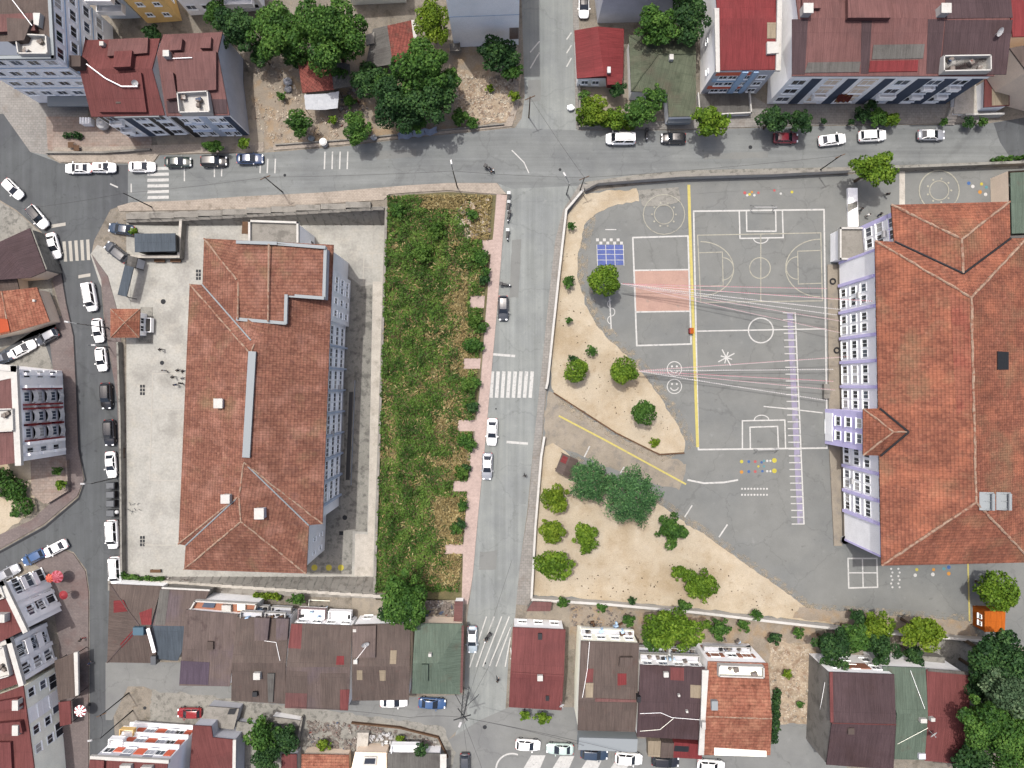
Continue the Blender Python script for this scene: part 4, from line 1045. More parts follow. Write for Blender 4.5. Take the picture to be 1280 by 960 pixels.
for z_, f_ in ((4, .34), (7, .58)):
    p, u, n = B.place('e1', 'se', f_); mb = MB(); mb.box((p.x+.3, p.y, YZ+z_), (.4, .8, .6)); mb.build('air_conditioner', M['plastic_w'], B.e)
N_ = Bld('annex', 'bare cement roofed annex with white parapet on the north side of the red tiled school', 'annex',
  {'a': (313, 277, 9), 'b': (373, 279, 9), 'c': (373, 303, 9), 'd': (313, 302, 9)}, ['abcd'], M['flatconc'], M['bluewall'], zg=YZ, inset=.1)
N_.parapet(['d', 'a', 'b', 'c'], M['white'], .5, .3, False); N_.win('b', 'c', (.6,), (1.6,), 1.0, 2.0, name='door', sill=False)
A_ = Bld('entrance_canopy', 'little brown entrance canopy beside the cement annex of the red tiled school', 'canopy', {'a': (303, 277, 3), 'b': (312, 277, 3), 'c': (312, 292, 3), 'd': (302, 292, 3)}, ['abcd'], M['wood'], M['tanwall'], zg=YZ, inset=.2)
A_ = Bld('basement_stair', 'low walled basement stairwell along the pale blue east facade of the western school', 'stairwell', {'a': (435, 475, .8), 'b': (443, 475, .8), 'c': (438, 607, .8), 'd': (430, 607, .8)}, ['abcd'], M['concrete_dark'], M['slatewall'], zg=YZ, inset=.02)
A_.patch(0, [(436.5, 490), (441.5, 490), (437, 600), (432, 600)], M['darkmetal'], .06, 'grating')

# guard house, container, gate canopy
B = Bld('guard_house', 'small guard house with a square red pantile hip roof at the yard gate', 'guard house',
  {'a': (138, 386, 3.2), 'b': (175, 386, 3.2), 'c': (174, 422, 3.2), 'd': (138, 422, 3.2), 'e': (156, 403, 4.6)}, ['aeb', 'bec', 'ced', 'dea'], M['tile_s'], M['white'], zg=YZ, inset=.5, ridge=['aec', 'bed'], ridger=.08)
drape('guard_house_slab', [[(176, 384), (191, 384), (191, 429), (170, 429)]], M['concrete_dark'], .06, zg=YZ, skirt=.1)
B.win('b', 'c', (.35, .7), (1.6,), .9, 1.1); B.balcony('b', 'c', .2, .85, .2, 1.3, M['flatconc'], M['white'])
B = Bld('metal_container', 'slate grey metal container with a flat seamed roof inside the L-shaped wall', 'container',
  box4((168, 292), (219, 291.5), (219.5, 314), (168.5, 315), 3.2), ['abcd'], M['slate'], M['darkmetal'], zg=YZ, inset=.12)
B.panel('c', 'd', .1, .3, .1, 2.2, M['metal'], .05, 'door'); B.panel('b', 'c', .2, .8, 1, 2.2, M['black'], .05, 'window')
B = Bld('gate_canopy', 'narrow dark blue canopy roof over the school gate passage', 'canopy', box4((156, 331), (167, 334), (158, 371), (147, 368), 3), ['abcd'], M['slate'], None, zg=YZ)
mb = MB()
for k in 'abcd': p = B.W[k]; mb.tube((p.x, p.y, YZ-.1), p-Vector((0, 0, .1)), .07)
mb.build('post', M['darkmetal'], B.e)
B = Bld('gate_lodge', 'tiny grey vaulted hut between the dark blue gate canopy and the container', 'hut', {'a': (160, 319, 2.6), 'b': (172, 322, 2.6), 'c': (169, 335, 2.6), 'd': (158, 332, 2.6), 'e': (166, 320.5, 3), 'f': (163.5, 333.5, 3)}, ['aefd', 'ebcf'], M['greycor'], M['greywall'], zg=YZ, inset=.1)
# gazebo in the sand
B = Bld('gazebo', 'little brown and red pitched roof gazebo on the sand by the school gate', 'gazebo',
  {'a': (703, 566, 2.8), 'b': (723, 575, 2.8), 'c': (713, 598, 2.8), 'd': (694, 589, 2.8), 'e': (713, 570.5, 3.3), 'f': (703.5, 593.5, 3.3)}, ['aefd', 'ebcf'], [M['brown'], M['brown']], None, zg=0)
B.patch(0, [(704, 569), (710, 572), (707, 580), (700, 577)], M['red'], .04)
mb = MB()
for k in 'abcd': p = B.W[k].lerp((B.W['a']+B.W['c'])/2, .12); mb.tube((p.x, p.y, -.1), (p.x, p.y, 2.7), .07)
mb.build('post', M['wood'], B.e)
# kiosk
B = Bld('kiosk', 'bright orange metal kiosk beside the round tree below the orange roofed school', 'kiosk', box4((1231, 764), (1257, 764.5), (1256, 790), (1231, 790), 2.9), ['abcd'], M['kiosk'], M['kiosk'], zg=0, inset=.05)
B.win('a', 'd', (.35, .7), (1.8,), .6, .7, frame='frame')

# ------------------------------------------------------------------ north-west buildings
h = 16
B = Bld('apartment_block', 'tall grey white block of flats with a brown sheet roof in the upper left corner', 'apartment block',
  {'a': (-50, -40, h), 'b': (61, -42, h), 'c': (67, 72, h), 'd': (-50, 73, h)}, ['abcd'], M['brown'], M['white'], zg=-4, inset=.2)
B.parapet('abcd', M['bluegrey'], .25, .45)
B.win('c', 'd', fr(5, 0, .98), (4, 7.4, 10.8, 14.2), 1.5, 1.4); B.win('b', 'c', fr(5, .03, 1), (4, 7.4, 10.8, 14.2), 1.5, 1.5)
for z_ in (5.6, 9.0, 12.4): B.panel('c', 'd', 0, 1, z_, z_+.15, M['bluepanel'], .08, 'string_course'); B.panel('b', 'c', 0, 1, z_, z_+.15, M['bluepanel'], .08, 'string_course')
B.terrace(0, [(24, 46), (62, 48), (64, 70), (28, 70)], M['white'], M['white'], .9)
B.patch(0, [(-10, 18), (41, 16), (44, 38), (-10, 40)], M['maroon2'], .7, 'dormer'); B.patch(0, [(8, 22), (40, 24), (30, 50), (10, 52)], M['brown'], 1.1, 'dormer')
B.patch(0, [(41, 16), (50, 16), (48, 32), (42, 30)], M['white'], .9, 'dormer_front')
B.patch(0, [(-5, 52), (20, 52), (24, 69), (-5, 69)], M['glass_blue'], .3, 'roof_window')
B.tubeon(0, [(14, -2), (40, 32)], .05, M['white'], 'cable', 1.4)
B.panel('c', 'd', 0, .75, 2.2, 2.7, M['bluegrey'], 1.6, 'shop_canopy')
B.win('c', 'd', fr(4, 0, .8), (1.1,), 2.4, 1.8, sill=False, name='shop_window')
B.balcony('b', 'c', .78, .98, 9.4, 1.0, M['white'], M['bluepanel']); B.balcony('b', 'c', .78, .98, 6.5, 1.0, M['white'], M['bluepanel'])
B = Bld('townhouse', 'maroon sheet roofed townhouse, leftmost of the joined pair above the zebra crossing', 'house',
  {'nw': (106, 50, 9.5), 'ne': (200, 48, 9.5), 'r2': (190, 86, 11.6), 'se': (206, 144, 9.5), 'sw': (114, 146, 9.5), 'r1': (99, 86, 11.6)}, ['nw ne r2 r1', 'r1 r2 se sw'], M['maroon'], M['white'], zg=-3.7, inset=.35)
B.patch(1, [(117, 94), (176, 90), (183, 140), (124, 140)], M['maroon'], .5, 'dormer'); B.patch(0, [(136, 49), (185, 47), (184, 66), (134, 70)], M['maroon2'], .5, 'dormer')
B.patch(0, [(143, 64), (165, 63), (163, 83), (141, 84)], M['maroon'], .9, 'dormer'); B.tubeon(1, [(108, 80), (132, 98), (152, 108), (172, 108)], .09, M['white'], 'cable', .9)
B.rbox(0, 130, 57, .6, .6, .7, M['white']); B.rbox(1, 150, 128, .7, .7, .5, M['brown']); B.rbox(1, 99, 80, 1.6, 1.6, 1.0, M['brown']); B.dish(1, 173, 107)
for i, (a, b, mm) in enumerate(((0.02, .1, 'black'), (.34, .46, 'navy'), (.7, .78, 'black'))): B.panel('sw', 'se', a, b, .3, 8.8, M[mm])
B.win('sw', 'se', (.18, .58, .88), (2, 5, 7.8), 1.7, 1.7, frame='frame'); 
for z_ in (3.6, 6.6): B.balcony('sw', 'se', .12, .3, z_, .9, M['white'], M['white'], .8)
B.panel('sw', 'se', .3, .95, 8.9, 9.4, M['bluegrey'], .5, 'fascia')
B = Bld('townhouse', 'faded red roofed townhouse with a white roof terrace and a blank grey side wall', 'house',
  {'nw': (204, 43, 9.5), 'ne': (278, 40, 9.5), 'r2': (272, 66, 11.2), 'se': (287, 144, 9.5), 'sw': (208, 145, 9.5), 'r1': (196, 68, 11.2)}, ['nw ne r2 r1', 'r1 r2 se sw'], M['maroon2'], M['greywall'], zg=-3.5, inset=.1)
B.panel('sw', 'se', 0, 1, -.3, 9.2, M['white'], .02)
for z_ in (3.4, 6.3): B.panel('sw', 'se', .13, .47, z_, z_+.2, M['slatewall'], .35, 'ledge'); B.panel('sw', 'se', .61, .87, z_, z_+.2, M['slatewall'], .35, 'ledge')
B.win('sw', 'se', (.2, .4, .66, .82), (2, 5, 7.6), .9, 1.5, frame='frame')
B.terrace(1, [(225, 119), (262, 117), (267, 144), (230, 145)], M['white_w'], M['white'], .9)
B.patch(1, [(218, 66), (270, 64), (270, 112), (222, 116)], M['maroon2'], .6, 'dormer'); B.patch(1, [(264, 124), (283, 124), (284, 142), (266, 142)], M['dkbrown'], .1)
B.patch(1, [(208, 126), (224, 126), (227, 141), (210, 141)], M['dkbrown'], .1); B.rbox(1, 211, 70, .9, .9, .9, M['white']); B.patch(0, [(214, 48), (228, 48), (226, 62), (212, 63)], M['maroon2'], .8, 'dormer')
B.patch(0, [(252, 46), (264, 46), (263, 60), (250, 60)], M['maroon2'], .6, 'dormer')
B.patch(1, [(206, 86), (216, 90), (221, 122), (208, 124)], M['maroon2'], .8, 'dormer')
B.tubeon(1, [(216, 73), (240, 72)], .06, M['white'], 'pipe', .8)
for a, b, mm in ((.02, .12, 'black'), (.48, .6, 'slatewall'), (.88, .98, 'navy')): B.panel('sw', 'se', a, b, .2, 8.8, M[mm], .14)
# dark towards the top edge
def offframe(name, label, cat, base, hh, wall, roof, zg=0, **kw):
    pts = {k: up(x, y, hh, zg) for k, (x, y) in zip('abcd', base)}
    return Bld(name, label, cat, pts, ['abcd'], roof, wall, zg=zg, inset=.1, **kw)
B = offframe('apartment_block', 'ochre yellow building with small dark windows cut by the top edge', 'apartment block', [(176, -10), (216, -14), (228, 26), (181, 27)], 12, M['yellowwall'], M['brown'], -3)
B.win('d', 'c', (.3, .75), (2, 5, 8), 1.0, .9); B.win('c', 'b', (.5,), (2, 5), 1.0, .9)
B = offframe('apartment_block', 'pale blue grey building with balconies and a courtyard right of the ochre building', 'apartment block', [(232, -30), (330, -34), (334, 16), (236, 18)], 11, M['bluewall'], M['brown'], -2.6)
B.win('d', 'c', fr(5), (2, 5, 8), 1.5, 1.2); B.balcony('d', 'c', .6, .95, 3.6, 1.2, M['white'])
B = offframe('apartment_block', 'shaded building with a balcony between the grey white flats and the ochre building', 'apartment block', [(130, -30), (172, -30), (176, 22), (136, 22)], 10, M['slatewall'], M['brown'], -3.5)
B.balcony('d', 'c', .1, .9, 3.4, 1.5, M['white']); B.balcony('d', 'c', .1, .9, 6.4, 1.5, M['white']); B.win('d', 'c', (.3, .7), (4.6, 7.6), 1.4, 1.6)
B = offframe('apartment_block', 'blank walled pale blue building rising past the top edge left of the north street', 'apartment block', [(566, -40), (648, -44), (649, 57), (567, 60)], 18, M['bluewall'], M['brown'], 0)
B.balcony('d', 'c', -.06, .1, 1.2, 1.4, M['flatconc'], M['flatconc'], .5); B.patch(0, [(560, -60), (600, -60), (600, -50), (560, -50)], M['brown'], .1)
B.panel('d', 'c', .86, .998, 2.0, 5.4, M['slabs'], .04, 'bare_brick_patch'); B.panel('d', 'c', 0, 1, 9, 9.2, M['slatewall'], .03, 'joint')
B = offframe('apartment_block', 'grey walled building cut by the top edge behind the small red roofed house', 'apartment block', [(738, -40), (838, -42), (842, 27), (746, 30)], 12, M['greywall'], M['brown'], 0)
B = offframe('apartment_block', 'ochre and white house front cut by the top edge above the big trees', 'apartment block', [(440, -40), (508, -40), (510, 8), (440, 8)], 8, M['cream'], M['brown'], -1)
# shacks in the leafy lot
B = Bld('shack', 'small shack with a patched dull red pantile roof beside the white tarpaulin', 'shack',
  {'a': (372, 77, 2.6), 'b': (413, 75, 3.1), 'c': (418, 112, 2.6), 'd': (378, 116, 2.4)}, ['abcd'], M['tile_d'], M['flatconc'], zg=0, inset=.3)
B.patch(0, [(413, 76), (437, 80), (439, 108), (417, 111)], M['greycor'], .06, 'roof_sheet')
B = Bld('shack', 'long shack with grey sheet and orange tile roof halves under the trees', 'shack',
  {'a': (466, 36, 3.2), 'b': (484, 32, 3.6), 'c': (515, 25, 3.2), 'd': (521, 62, 3.0), 'e': (491, 80, 3.4), 'f': (456, 86, 3.0)}, ['abef', 'bcde'], [M['greycor'], M['tile_d']], M['flatconc'], zg=0, inset=.3)
B.patch(1, [(514, 25), (519, 25), (523, 66), (519, 66)], M['white'], .1, 'parapet')
B.patch(0, [(456, 44), (468, 40), (468, 54), (458, 56)], M['flatconc'], .3, 'roof_sheet')
# north row right
B = Bld('house', 'small house with bright red gabled sheet roof at the corner of the north street', 'house',
  {'nw': (718, 38, 3.6), 'r1': (747, 33, 4.6), 'ne': (780, 36, 3.6), 'se': (779, 96, 3.6), 'r2': (755, 95, 4.6), 'sw': (721, 98, 3.6)}, ['nw r1 r2 sw', 'r1 ne se r2'], M['red'], M['white'], zg=0, inset=.3)
B.win('sw', 'r2', (.3, .75), (1.7,), 1.0, 1.2); B.win('r2', 'se', (.5,), (1.7,), 1.0, 1.2); B.patch(1, [(757, 98), (777, 97), (776, 109), (758, 110)], M['red'], -1.2, 'porch_roof')
mb = MB(); mb.box(B.hit(1, 761, 88, .4), (.5, .9, .5)); mb.build('water_tank', M['plastic_w'], B.e)
B = Bld('house', 'low house with a mossy green hipped roof between the hedge and the white walled building', 'house',
  {'nw': (786, 44, 4), 'ne': (869, 40, 4), 'se': (870, 145, 4), 's2': (836, 146, 4), 's1': (834, 116, 4), 'sw': (789, 114, 4), 'r1': (822, 68, 5.2), 'r2': (870, 67, 5.2)}, ['nw r1 sw', 'nw ne r2 r1', 'r1 r2 se s2 s1 sw'], M['oldgreen'], M['white'], zg=0, inset=.3, ridge=['nw r1 sw', 'r1 r2'], ridgem=M['oldgreen'], ridger=.12)
B.rbox(2, 838, 74, .6, .8, .8, M['white']); B.panel('se', 's2', 0, 1, 1.4, 2.2, M['bluegrey'], .6, 'canopy')
B = Bld('apartment_block', 'white walled building with a bright red flat pitched roof and orange trimmed front', 'apartment block',
  {'nw': (892, -46, 8.6), 'ne': (972, -46, 8.6), 'r2': (976, 23, 9.6), 'se': (972, 87, 8.6), 'sw': (894, 88, 8.6), 'r1': (897, 23, 9.6)}, ['nw ne r2 r1', 'r1 r2 se sw'], M['red'], M['white'], zg=0, inset=.1)
B.panel('sw', 'se', 0, 1, .2, 8, M['greywall'], .02)
for z_, mm in ((2.2, 'orange_p'), (4.6, 'bluepanel'), (6.8, 'orange_p')): B.panel('sw', 'se', .05, .62, z_, z_+.9, M[mm], .12)
B.panel('sw', 'se', .45, .55, .3, 8.2, M['bluepanel'], .3); B.panel('sw', 'se', .64, .72, .3, 8.2, M['bluepanel'], .3); B.win('sw', 'se', (.2, .36, .6, .85), (1.5, 3.9, 6.1), 1.2, 1.1)
B.patch(1, [(959, 28), (974, 28), (974, 48), (959, 48)], M['beigecor'], .08); B.patch(1, [(959, 52), (974, 52), (974, 66), (959, 67)], M['white'], .5, 'dormer')
B.patch(1, [(893, 10), (899, 10), (900, 90), (895, 90)], M['white'], .3, 'parapet'); B.patch(1, [(972, -10), (978, -10), (976, 88), (970, 88)], M['white'], .35, 'parapet')
B.win('nw', 'sw', (.6, .9), (4.5,), .7, .7)
A_ = Bld('porch', 'grey paved porch terrace in front of the white walled building with the red roof', 'porch', box4((872, 118), (936, 116), (938, 142), (874, 145), .9), ['abcd'], M['greycor'], M['white'], zg=0, inset=.02)
A_.parapet(['a', 'd', 'c', 'b'], M['white'], .5, .2, False)
B = Bld('apartment_block', 'long maroon brown roofed flats with a white and navy striped front on the upper street', 'apartment block',
  {'nw': (990, -46, 10.8), 'ne': (1250, -46, 10.8), 'r2': (1262, 23, 12.2), 'se': (1243, 95, 10.8), 'sw': (990, 95, 10.8), 'r1': (998, 22, 12.2)}, ['nw ne r2 r1', 'r1 r2 se sw'], M['maroon2'], M['white'], zg=0, inset=.35)
B.patch(1, [(990, 24), (1010, 24), (1006, 93), (990, 93)], M['dkbrown'], .04); B.patch(1, [(1077, 24), (1090, 24), (1086, 92), (1076, 92)], M['dkbrown'], .04); B.patch(1, [(1160, 24), (1181, 24), (1174, 92), (1158, 92)], M['dkbrown'], .04)
B.patch(1, [(1182, 25), (1266, 25), (1258, 93), (1176, 93)], M['dkbrown'], .08); B.patch(0, [(1182, -20), (1262, -20), (1266, 22), (1182, 23)], M['dkbrown'], .06)
B.patch(1, [(1010, 78), (1076, 77), (1074, 90), (1006, 91)], M['greycor'], .1); B.patch(1, [(1088, 76), (1148, 75), (1147, 89), (1086, 90)], M['red'], .12); B.patch(1, [(1092, 56), (1156, 55), (1154, 73), (1090, 74)], M['greycor'], .08)
B.patch(0, [(1060, -20), (1114, -20), (1114, 22), (1060, 22)], M['maroon2'], .8, 'dormer'); B.patch(0, [(1003, -20), (1030, -20), (1026, 10), (1003, 10)], M['maroon2'], .6, 'dormer')
B.terrace(1, [(1176, 73), (1234, 72), (1232, 92), (1174, 93)], M['white_w'], M['white'], .8)
for x in (1005, 1175): B.rbox(0, x, 17, 1.2, 1.2, 1.4, M['plastic_w'], cap=M['white'])
B.dish(1, 1243, 44, .6)
B.panel('sw', 'se', 0, 1, 9.7, 10.5, M['white'], .25, 'fascia')
for a, b, mm in ((.115, .165, 'navy'), (.30, .35, 'navy'), (.49, .54, 'navy'), (.66, .73, 'navy'), (.8, .86, 'navy'), (.94, .995, 'navy')): B.panel('sw', 'se', a, b, .3, 9.7, M[mm], .1)
for a, b in ((.2, .27), (.38, .46)): B.panel('sw', 'se', a, b, .3, 9.7, M['tanwall'], .06)
B.win('sw', 'se', (.06, .23, .42, .6, .765, .9), (2, 5, 8), 1.9, 1.6)
for f in (.765, .9):
    for z_ in (3.2, 6.2): B.balcony('sw', 'se', f-.03, f+.03, z_, .7, M['white'], M['white'], .7)
B.balcony('sw', 'se', .55, .64, 3.3, .8, M['white']); B.balcony('sw', 'se', .2, .27, 3.3, .8, M['white'])
wallpath('entrance_wall', 'white wall and terrace rail at the stair beside the far right end of the flats', 'wall', [(1200, 147), (1248, 146)], 1.4, .3, M['white_w'])
A_ = Bld('entrance_terrace', 'raised grey terrace with steps at the right end of the long row of flats', 'terrace', box4((1196, 106), (1228, 104), (1222, 142), (1192, 142), 1.2), ['abcd'], M['concrete_pale'], M['white'], zg=0, inset=.02)
mb = MB(); 
for i in range(6): p = G(1189-i*.6, 139+i*3.2); mb.box((p.x, p.y, .55-.09*i), (1.5, .42, 1.1-.18*i))
tag(mb.build('outdoor_stair', M['concrete_pale']), 'flight of pale concrete steps beside the silver car', 'stair')
B = Bld('house', 'low house with maroon sheet and yellowed plastic roof beside the tan wall', 'house', {'a': (1231, 99, 3.4), 'b': (1262, 97, 3.4), 'c': (1262, 132, 3.0), 'd': (1230, 134, 3.0)}, ['abcd'], M['maroon'], M['white'], zg=0, inset=.15)
B.patch(0, [(1240, 111), (1261, 110), (1261, 131), (1240, 132)], M['beigecor'], .05)
B = Bld('apartment_block', 'tan walled building with bright red roof in the upper right corner', 'apartment block', {'a': (1257, -46, 9), 'b': (1330, -46, 9), 'c': (1330, 44, 9), 'd': (1266, 46, 9)}, ['abcd'], M['red'], M['tanwall'], zg=0, inset=.1)
B = Bld('apartment_block', 'blank tan building front at the right edge above the dark side street', 'apartment block', {'a': (1262, 60, 10), 'b': (1350, 44, 10), 'c': (1372, 112, 10), 'd': (1284, 90, 10)}, ['abcd'], M['brown'], M['tanwall'], zg=0, inset=.05)
# ------------------------------------------------------------------ west side
B = Bld('house', 'dark maroon roofed house at the left edge, above the orange tiled one', 'house',
  {'a': (-30, 316, 4), 'b': (2, 301, 4.4), 'c': (37, 285, 4), 'd': (57, 339, 4), 'e': (38, 347, 4.2), 'f': (-30, 352, 4)}, ['abef', 'bcde'], M['dkbrown'], M['tanwall'], zg=-4, inset=.3)
B.panel('c', 'd', 0, 1, -.2, 3.8, M['concrete_dark'], .5, 'lean_to_wall')
B = Bld('shed', 'small brown sheet roofed lean-to between the dark maroon house and the orange tiled house', 'shed', {'a': (-20, 352, 3), 'b': (20, 345, 3), 'c': (24, 362, 2.6), 'd': (-20, 366, 2.6)}, ['abcd'], M['brown'], M['tanwall'], zg=-4, inset=.2)
B = Bld('house', 'small house with an orange pantile roof at the left edge above the white car', 'house',
  {'a': (-30, 362, 3.4), 'b': (2, 364, 4.2), 'c': (46, 359, 3.4), 'd': (62, 402, 3.4), 'e': (12, 416, 4.2), 'f': (-30, 426, 3.4)}, ['abef', 'bcde'], M['tile_s'], M['tanwall'], zg=-4, inset=.3, ridge=['be'], ridger=.1)
B.patch(0, [(-20, 396), (9, 399), (12, 414), (-20, 420)], pm('bright_new_tiles', c(205, 96, 60), var=.1), .06, 'new_tiles')
B.rbox(1, 44, 376, .35, .35, .4, M['white'])
B = Bld('apartment_block', 'white tiled flats with red trimmed rows of curved balconies at the left edge', 'apartment block',
  {'a': (-60, 452, 11), 'b': (19, 461, 11), 'c': (24.5, 578, 11), 'd': (-60, 590, 11)}, ['abcd'], M['maroon2'], M['white'], zg=-4, inset=.1)
B.parapet('abc', M['white'], .35, .9, False)
B.terrace(0, [(-20, 512), (19, 511), (20, 538), (-20, 540)], M['white_w'], M['white'], .7)
B.patch(0, [(-30, 456), (17, 462), (17, 472), (-30, 482)], M['white_w'], .12, 'terrace')
for f in (.05, .19, .81, .93):
    for z_ in (1.8, 4.8, 7.8): B.panel('b', 'c', f-.015, f+.015, z_-.2, z_+2.2, M['white'], 1.0, 'balcony_pier')
for f in (.3, .52, .7):
    for z_ in (1.6, 4.6, 7.6):
        A, u, n, L_ = B.wallline('b', 'c'); p = A+u*(f*L_)
        mb = MB(); mb2 = MB()
        for i in range(8):
            t0, t1 = math.pi*i/8, math.pi*(i+1)/8
            q0 = p+u*math.cos(t0)*1.15+n*math.sin(t0)*.95; q1 = p+u*math.cos(t1)*1.15+n*math.sin(t1)*.95
            z = B.zg+z_
            mb.add([(p.x, p.y, z), (q0.x, q0.y, z), (q1.x, q1.y, z)], [(0, 1, 2), (2, 1, 0)])
            mb2.add([(q0.x, q0.y, z-.2), (q1.x, q1.y, z-.2), (q1.x, q1.y, z+.9), (q0.x, q0.y, z+.9)], [(0, 1, 2, 3), (3, 2, 1, 0)])
        o = mb.build('balcony', M['white'], B.e); r_ = mb2.build('railing', M['white'], B.e); r_.parent = o
        B.panel('b', 'c', f-.098, f-.078, z_-.3, z_+2.0, M['redtrim'], .7, 'red_trim'); B.panel('b', 'c', f+.078, f+.098, z_-.3, z_+2.0, M['redtrim'], .7, 'red_trim')
        B.win('b', 'c', (f,), (z_+1.2,), 1.4, 1.2, glass='glass_blue', sill=False, mull=2)
for f in (.05, .9): B.win('b', 'c', (f,), (2.6, 5.6, 8.6), 1.0, 1.4)
# small dark lettering plate on the blank strip
A, u, n, L_ = B.wallline('b', 'c'); mb = MB()
for i, w_ in enumerate((.28, .22, .26, .24, .26, 0, .24, .26, .2, .28, .24, .22)):
    if w_:
        p = A+u*(.43*L_)+n*.08; z = 8.9-i*.36; mb.box((p.x, p.y, B.zg+z), (.05, .26, w_), math.atan2(u.y, u.x)+math.pi/2)
mb.build('sign_lettering', M['black'], B.e)
# south-west block of three
B = Bld('apartment_block', 'white flats with ledges and balconies nearest the red parasols in the lower left', 'apartment block',
  {'a': (-60, 752, 8.8), 'b': (4, 729, 8.8), 'c': (32, 787, 8.8), 'd': (-20, 812, 8.8), 'e': (-60, 820, 8.8)}, ['abcde'], M['maroon'], M['white'], zg=-4, inset=.1)
B.parapet('abc', M['white'], .3, .8, False); B.terrace(0, [(-20, 738), (3, 732), (8, 746), (-16, 754)], M['white_w'], M['white'], .5)
B.rbox(0, 6, 770, 1.6, 1.2, 1.2, M['white'], 'dormer')
B.win('b', 'c', fr(3, .02, .3), (6.6,), 1.3, 1.3); B.win('b', 'c', (.12, .62), (1.3, 4), 2.0, 1.8)
for f0, f1 in ((.3, .44), (.5, .58), (.8, .9)): B.panel('b', 'c', f0, f1, -.2, 8.8, M['white'], .3, 'wall_bay')
for z_ in (2.6, 5.2):
    B.balcony('b', 'c', .02, .28, z_, .7, M['white'], M['white'], .8); B.win('b', 'c', (.66, .74), (z_+1,), .9, 1.3)
B = Bld('apartment_block', 'middle white block of the lower left flats, with a roof terrace behind white walls', 'apartment block',
  {'a': (-60, 822, 8), 'b': (13, 800, 8), 'c': (28, 853, 8), 'd': (-60, 884, 8)}, ['abcd'], M['maroon'], M['white'], zg=-4, inset=.1)
B.parapet('abc', M['white_w'], .4, .8, False); B.terrace(0, [(-20, 815), (8, 806), (16, 842), (-14, 851)], M['white_w'], M['white'], .8)
for f0, f1 in ((.0, .1), (.48, .58), (.9, 1)): B.panel('b', 'c', f0, f1, -.2, 8, M['white'], .3, 'wall_bay')
B.win('b', 'c', (.25, .37, .7, .8), (1.5, 4, 6.6), 1.0, 1.4); B.balcony('b', 'c', .12, .46, 2.6, .9, M['white']); B.balcony('b', 'c', .12, .46, 5.2, .9, M['white'])
B = Bld('apartment_block', 'cream flats with a maroon dormered roof at the lower left edge', 'apartment block',
  {'a': (-60, 890, 7.6), 'b': (29, 857, 7.6), 'c': (42, 954, 7.6), 'd': (46, 1000, 7.6), 'e': (-60, 1000, 7.6)}, ['abcde'], M['maroon'], M['cream'], zg=-4, inset=.25)
B.win('b', 'c', (.12, .62, .87), (3.2, 5.9), 1.3, 1.3); B.panel('b', 'c', .3, .5, -.2, 7.5, M['bluewall'], .1); B.win('b', 'c', (.4,), (3.2, 5.9), 1.8, 1.4)
B.win('b', 'c', fr(3), (.9,), 2.2, 1.8, sill=False, name='shop_window')
B.patch(0, [(-40, 884), (22, 873), (25, 884), (-40, 896)], M['red2'], .8, 'dormer'); B.patch(0, [(-40, 908), (25, 902), (28, 916), (-40, 920)], M['red2'], .8, 'dormer'); B.patch(0, [(-30, 928), (13, 928), (16, 985), (-30, 985)], M['red2'], .5, 'dormer')
for y in (878, 909): B.rbox(0, 25, y, .9, 1.5, 1.1, M['white'], 'dormer_front')
B = Bld('shop_canopy', 'brown shop canopy with a white edge in front of the cream and white flats', 'canopy', box4((68, 826), (96, 815), (97, 870), (73, 876), 3), ['abcd'], M['brown'], None, zg=-4)
B.patch(0, [(92, 816), (97, 815), (98, 869), (94, 870)], M['white'], .35, 'sign_board')
mb = MB()
for k in 'abcd': p = B.W[k].lerp((B.W['a']+B.W['c'])/2, .06); mb.tube((p.x, p.y, -4.1), (p.x, p.y, -1.1), .06)
mb.build('post', M['darkmetal'], B.e)
B = Bld('shop_canopy', 'pinkish red shop awning below the brown canopy, beside the red and white parasol', 'awning', box4((73, 878), (88, 876), (89, 905), (75, 908), 2.8), ['abcd'], M['red2'], None, zg=-4)
mb = MB()
for k in 'bc': p = B.W[k].lerp((B.W['a']+B.W['c'])/2, .08); mb.tube((p.x, p.y, -4.1), (p.x, p.y, -1.3), .05)
mb.build('post', M['darkmetal'], B.e)
B = Bld('apartment_block', 'white, grey and terracotta panelled flats with a maroon roof at the bottom edge left', 'apartment block',
  {'a': (116, 946, 11.5), 'b': (210, 951, 11.5), 'c': (203, 1010, 11.5), 'd': (104, 1004, 11.5)}, ['abcd'], M['maroon'], M['white'], zg=-4, inset=.15)
B.parapet('ab', M['white'], .3, .5, False)
B.panel('a', 'b', .3, .44, .2, 10.8, M['greywall'], .06); B.panel('a', 'b', .62, .74, .2, 10.8, M['greywall'], .06)
for z_ in (2.4, 5.4, 8.4):
    B.panel('a', 'b', .46, .6, z_, z_+1.6, M['orange_p'], .1); B.panel('a', 'b', .88, .98, z_, z_+1.6, M['orange_p'], .1); B.panel('a', 'b', .16, .28, z_, z_+1.2, M['orange_p'], .1)
    B.win('a', 'b', (.1, .37, .53+.14, .81), (z_+.9,), 1.3, 1.4); B.panel('a', 'b', 0, 1, z_-.9, z_-.6, M['white'], .5, 'string_course')
B.balcony('a', 'b', .02, .22, 4.2, 1.1, M['white'], M['yellowwall']); B.balcony('a', 'b', .02, .22, 7.2, 1.1, M['white'])
B.patch(0, [(112, 950), (130, 951), (128, 985), (108, 985)], M['maroon'], .5, 'dormer'); B.rbox(0, 160, 957, 1.6, .8, .8, M['white'], 'dormer_front'); B.rbox(0, 186, 959, 1.6, .8, .8, M['white'], 'dormer_front')
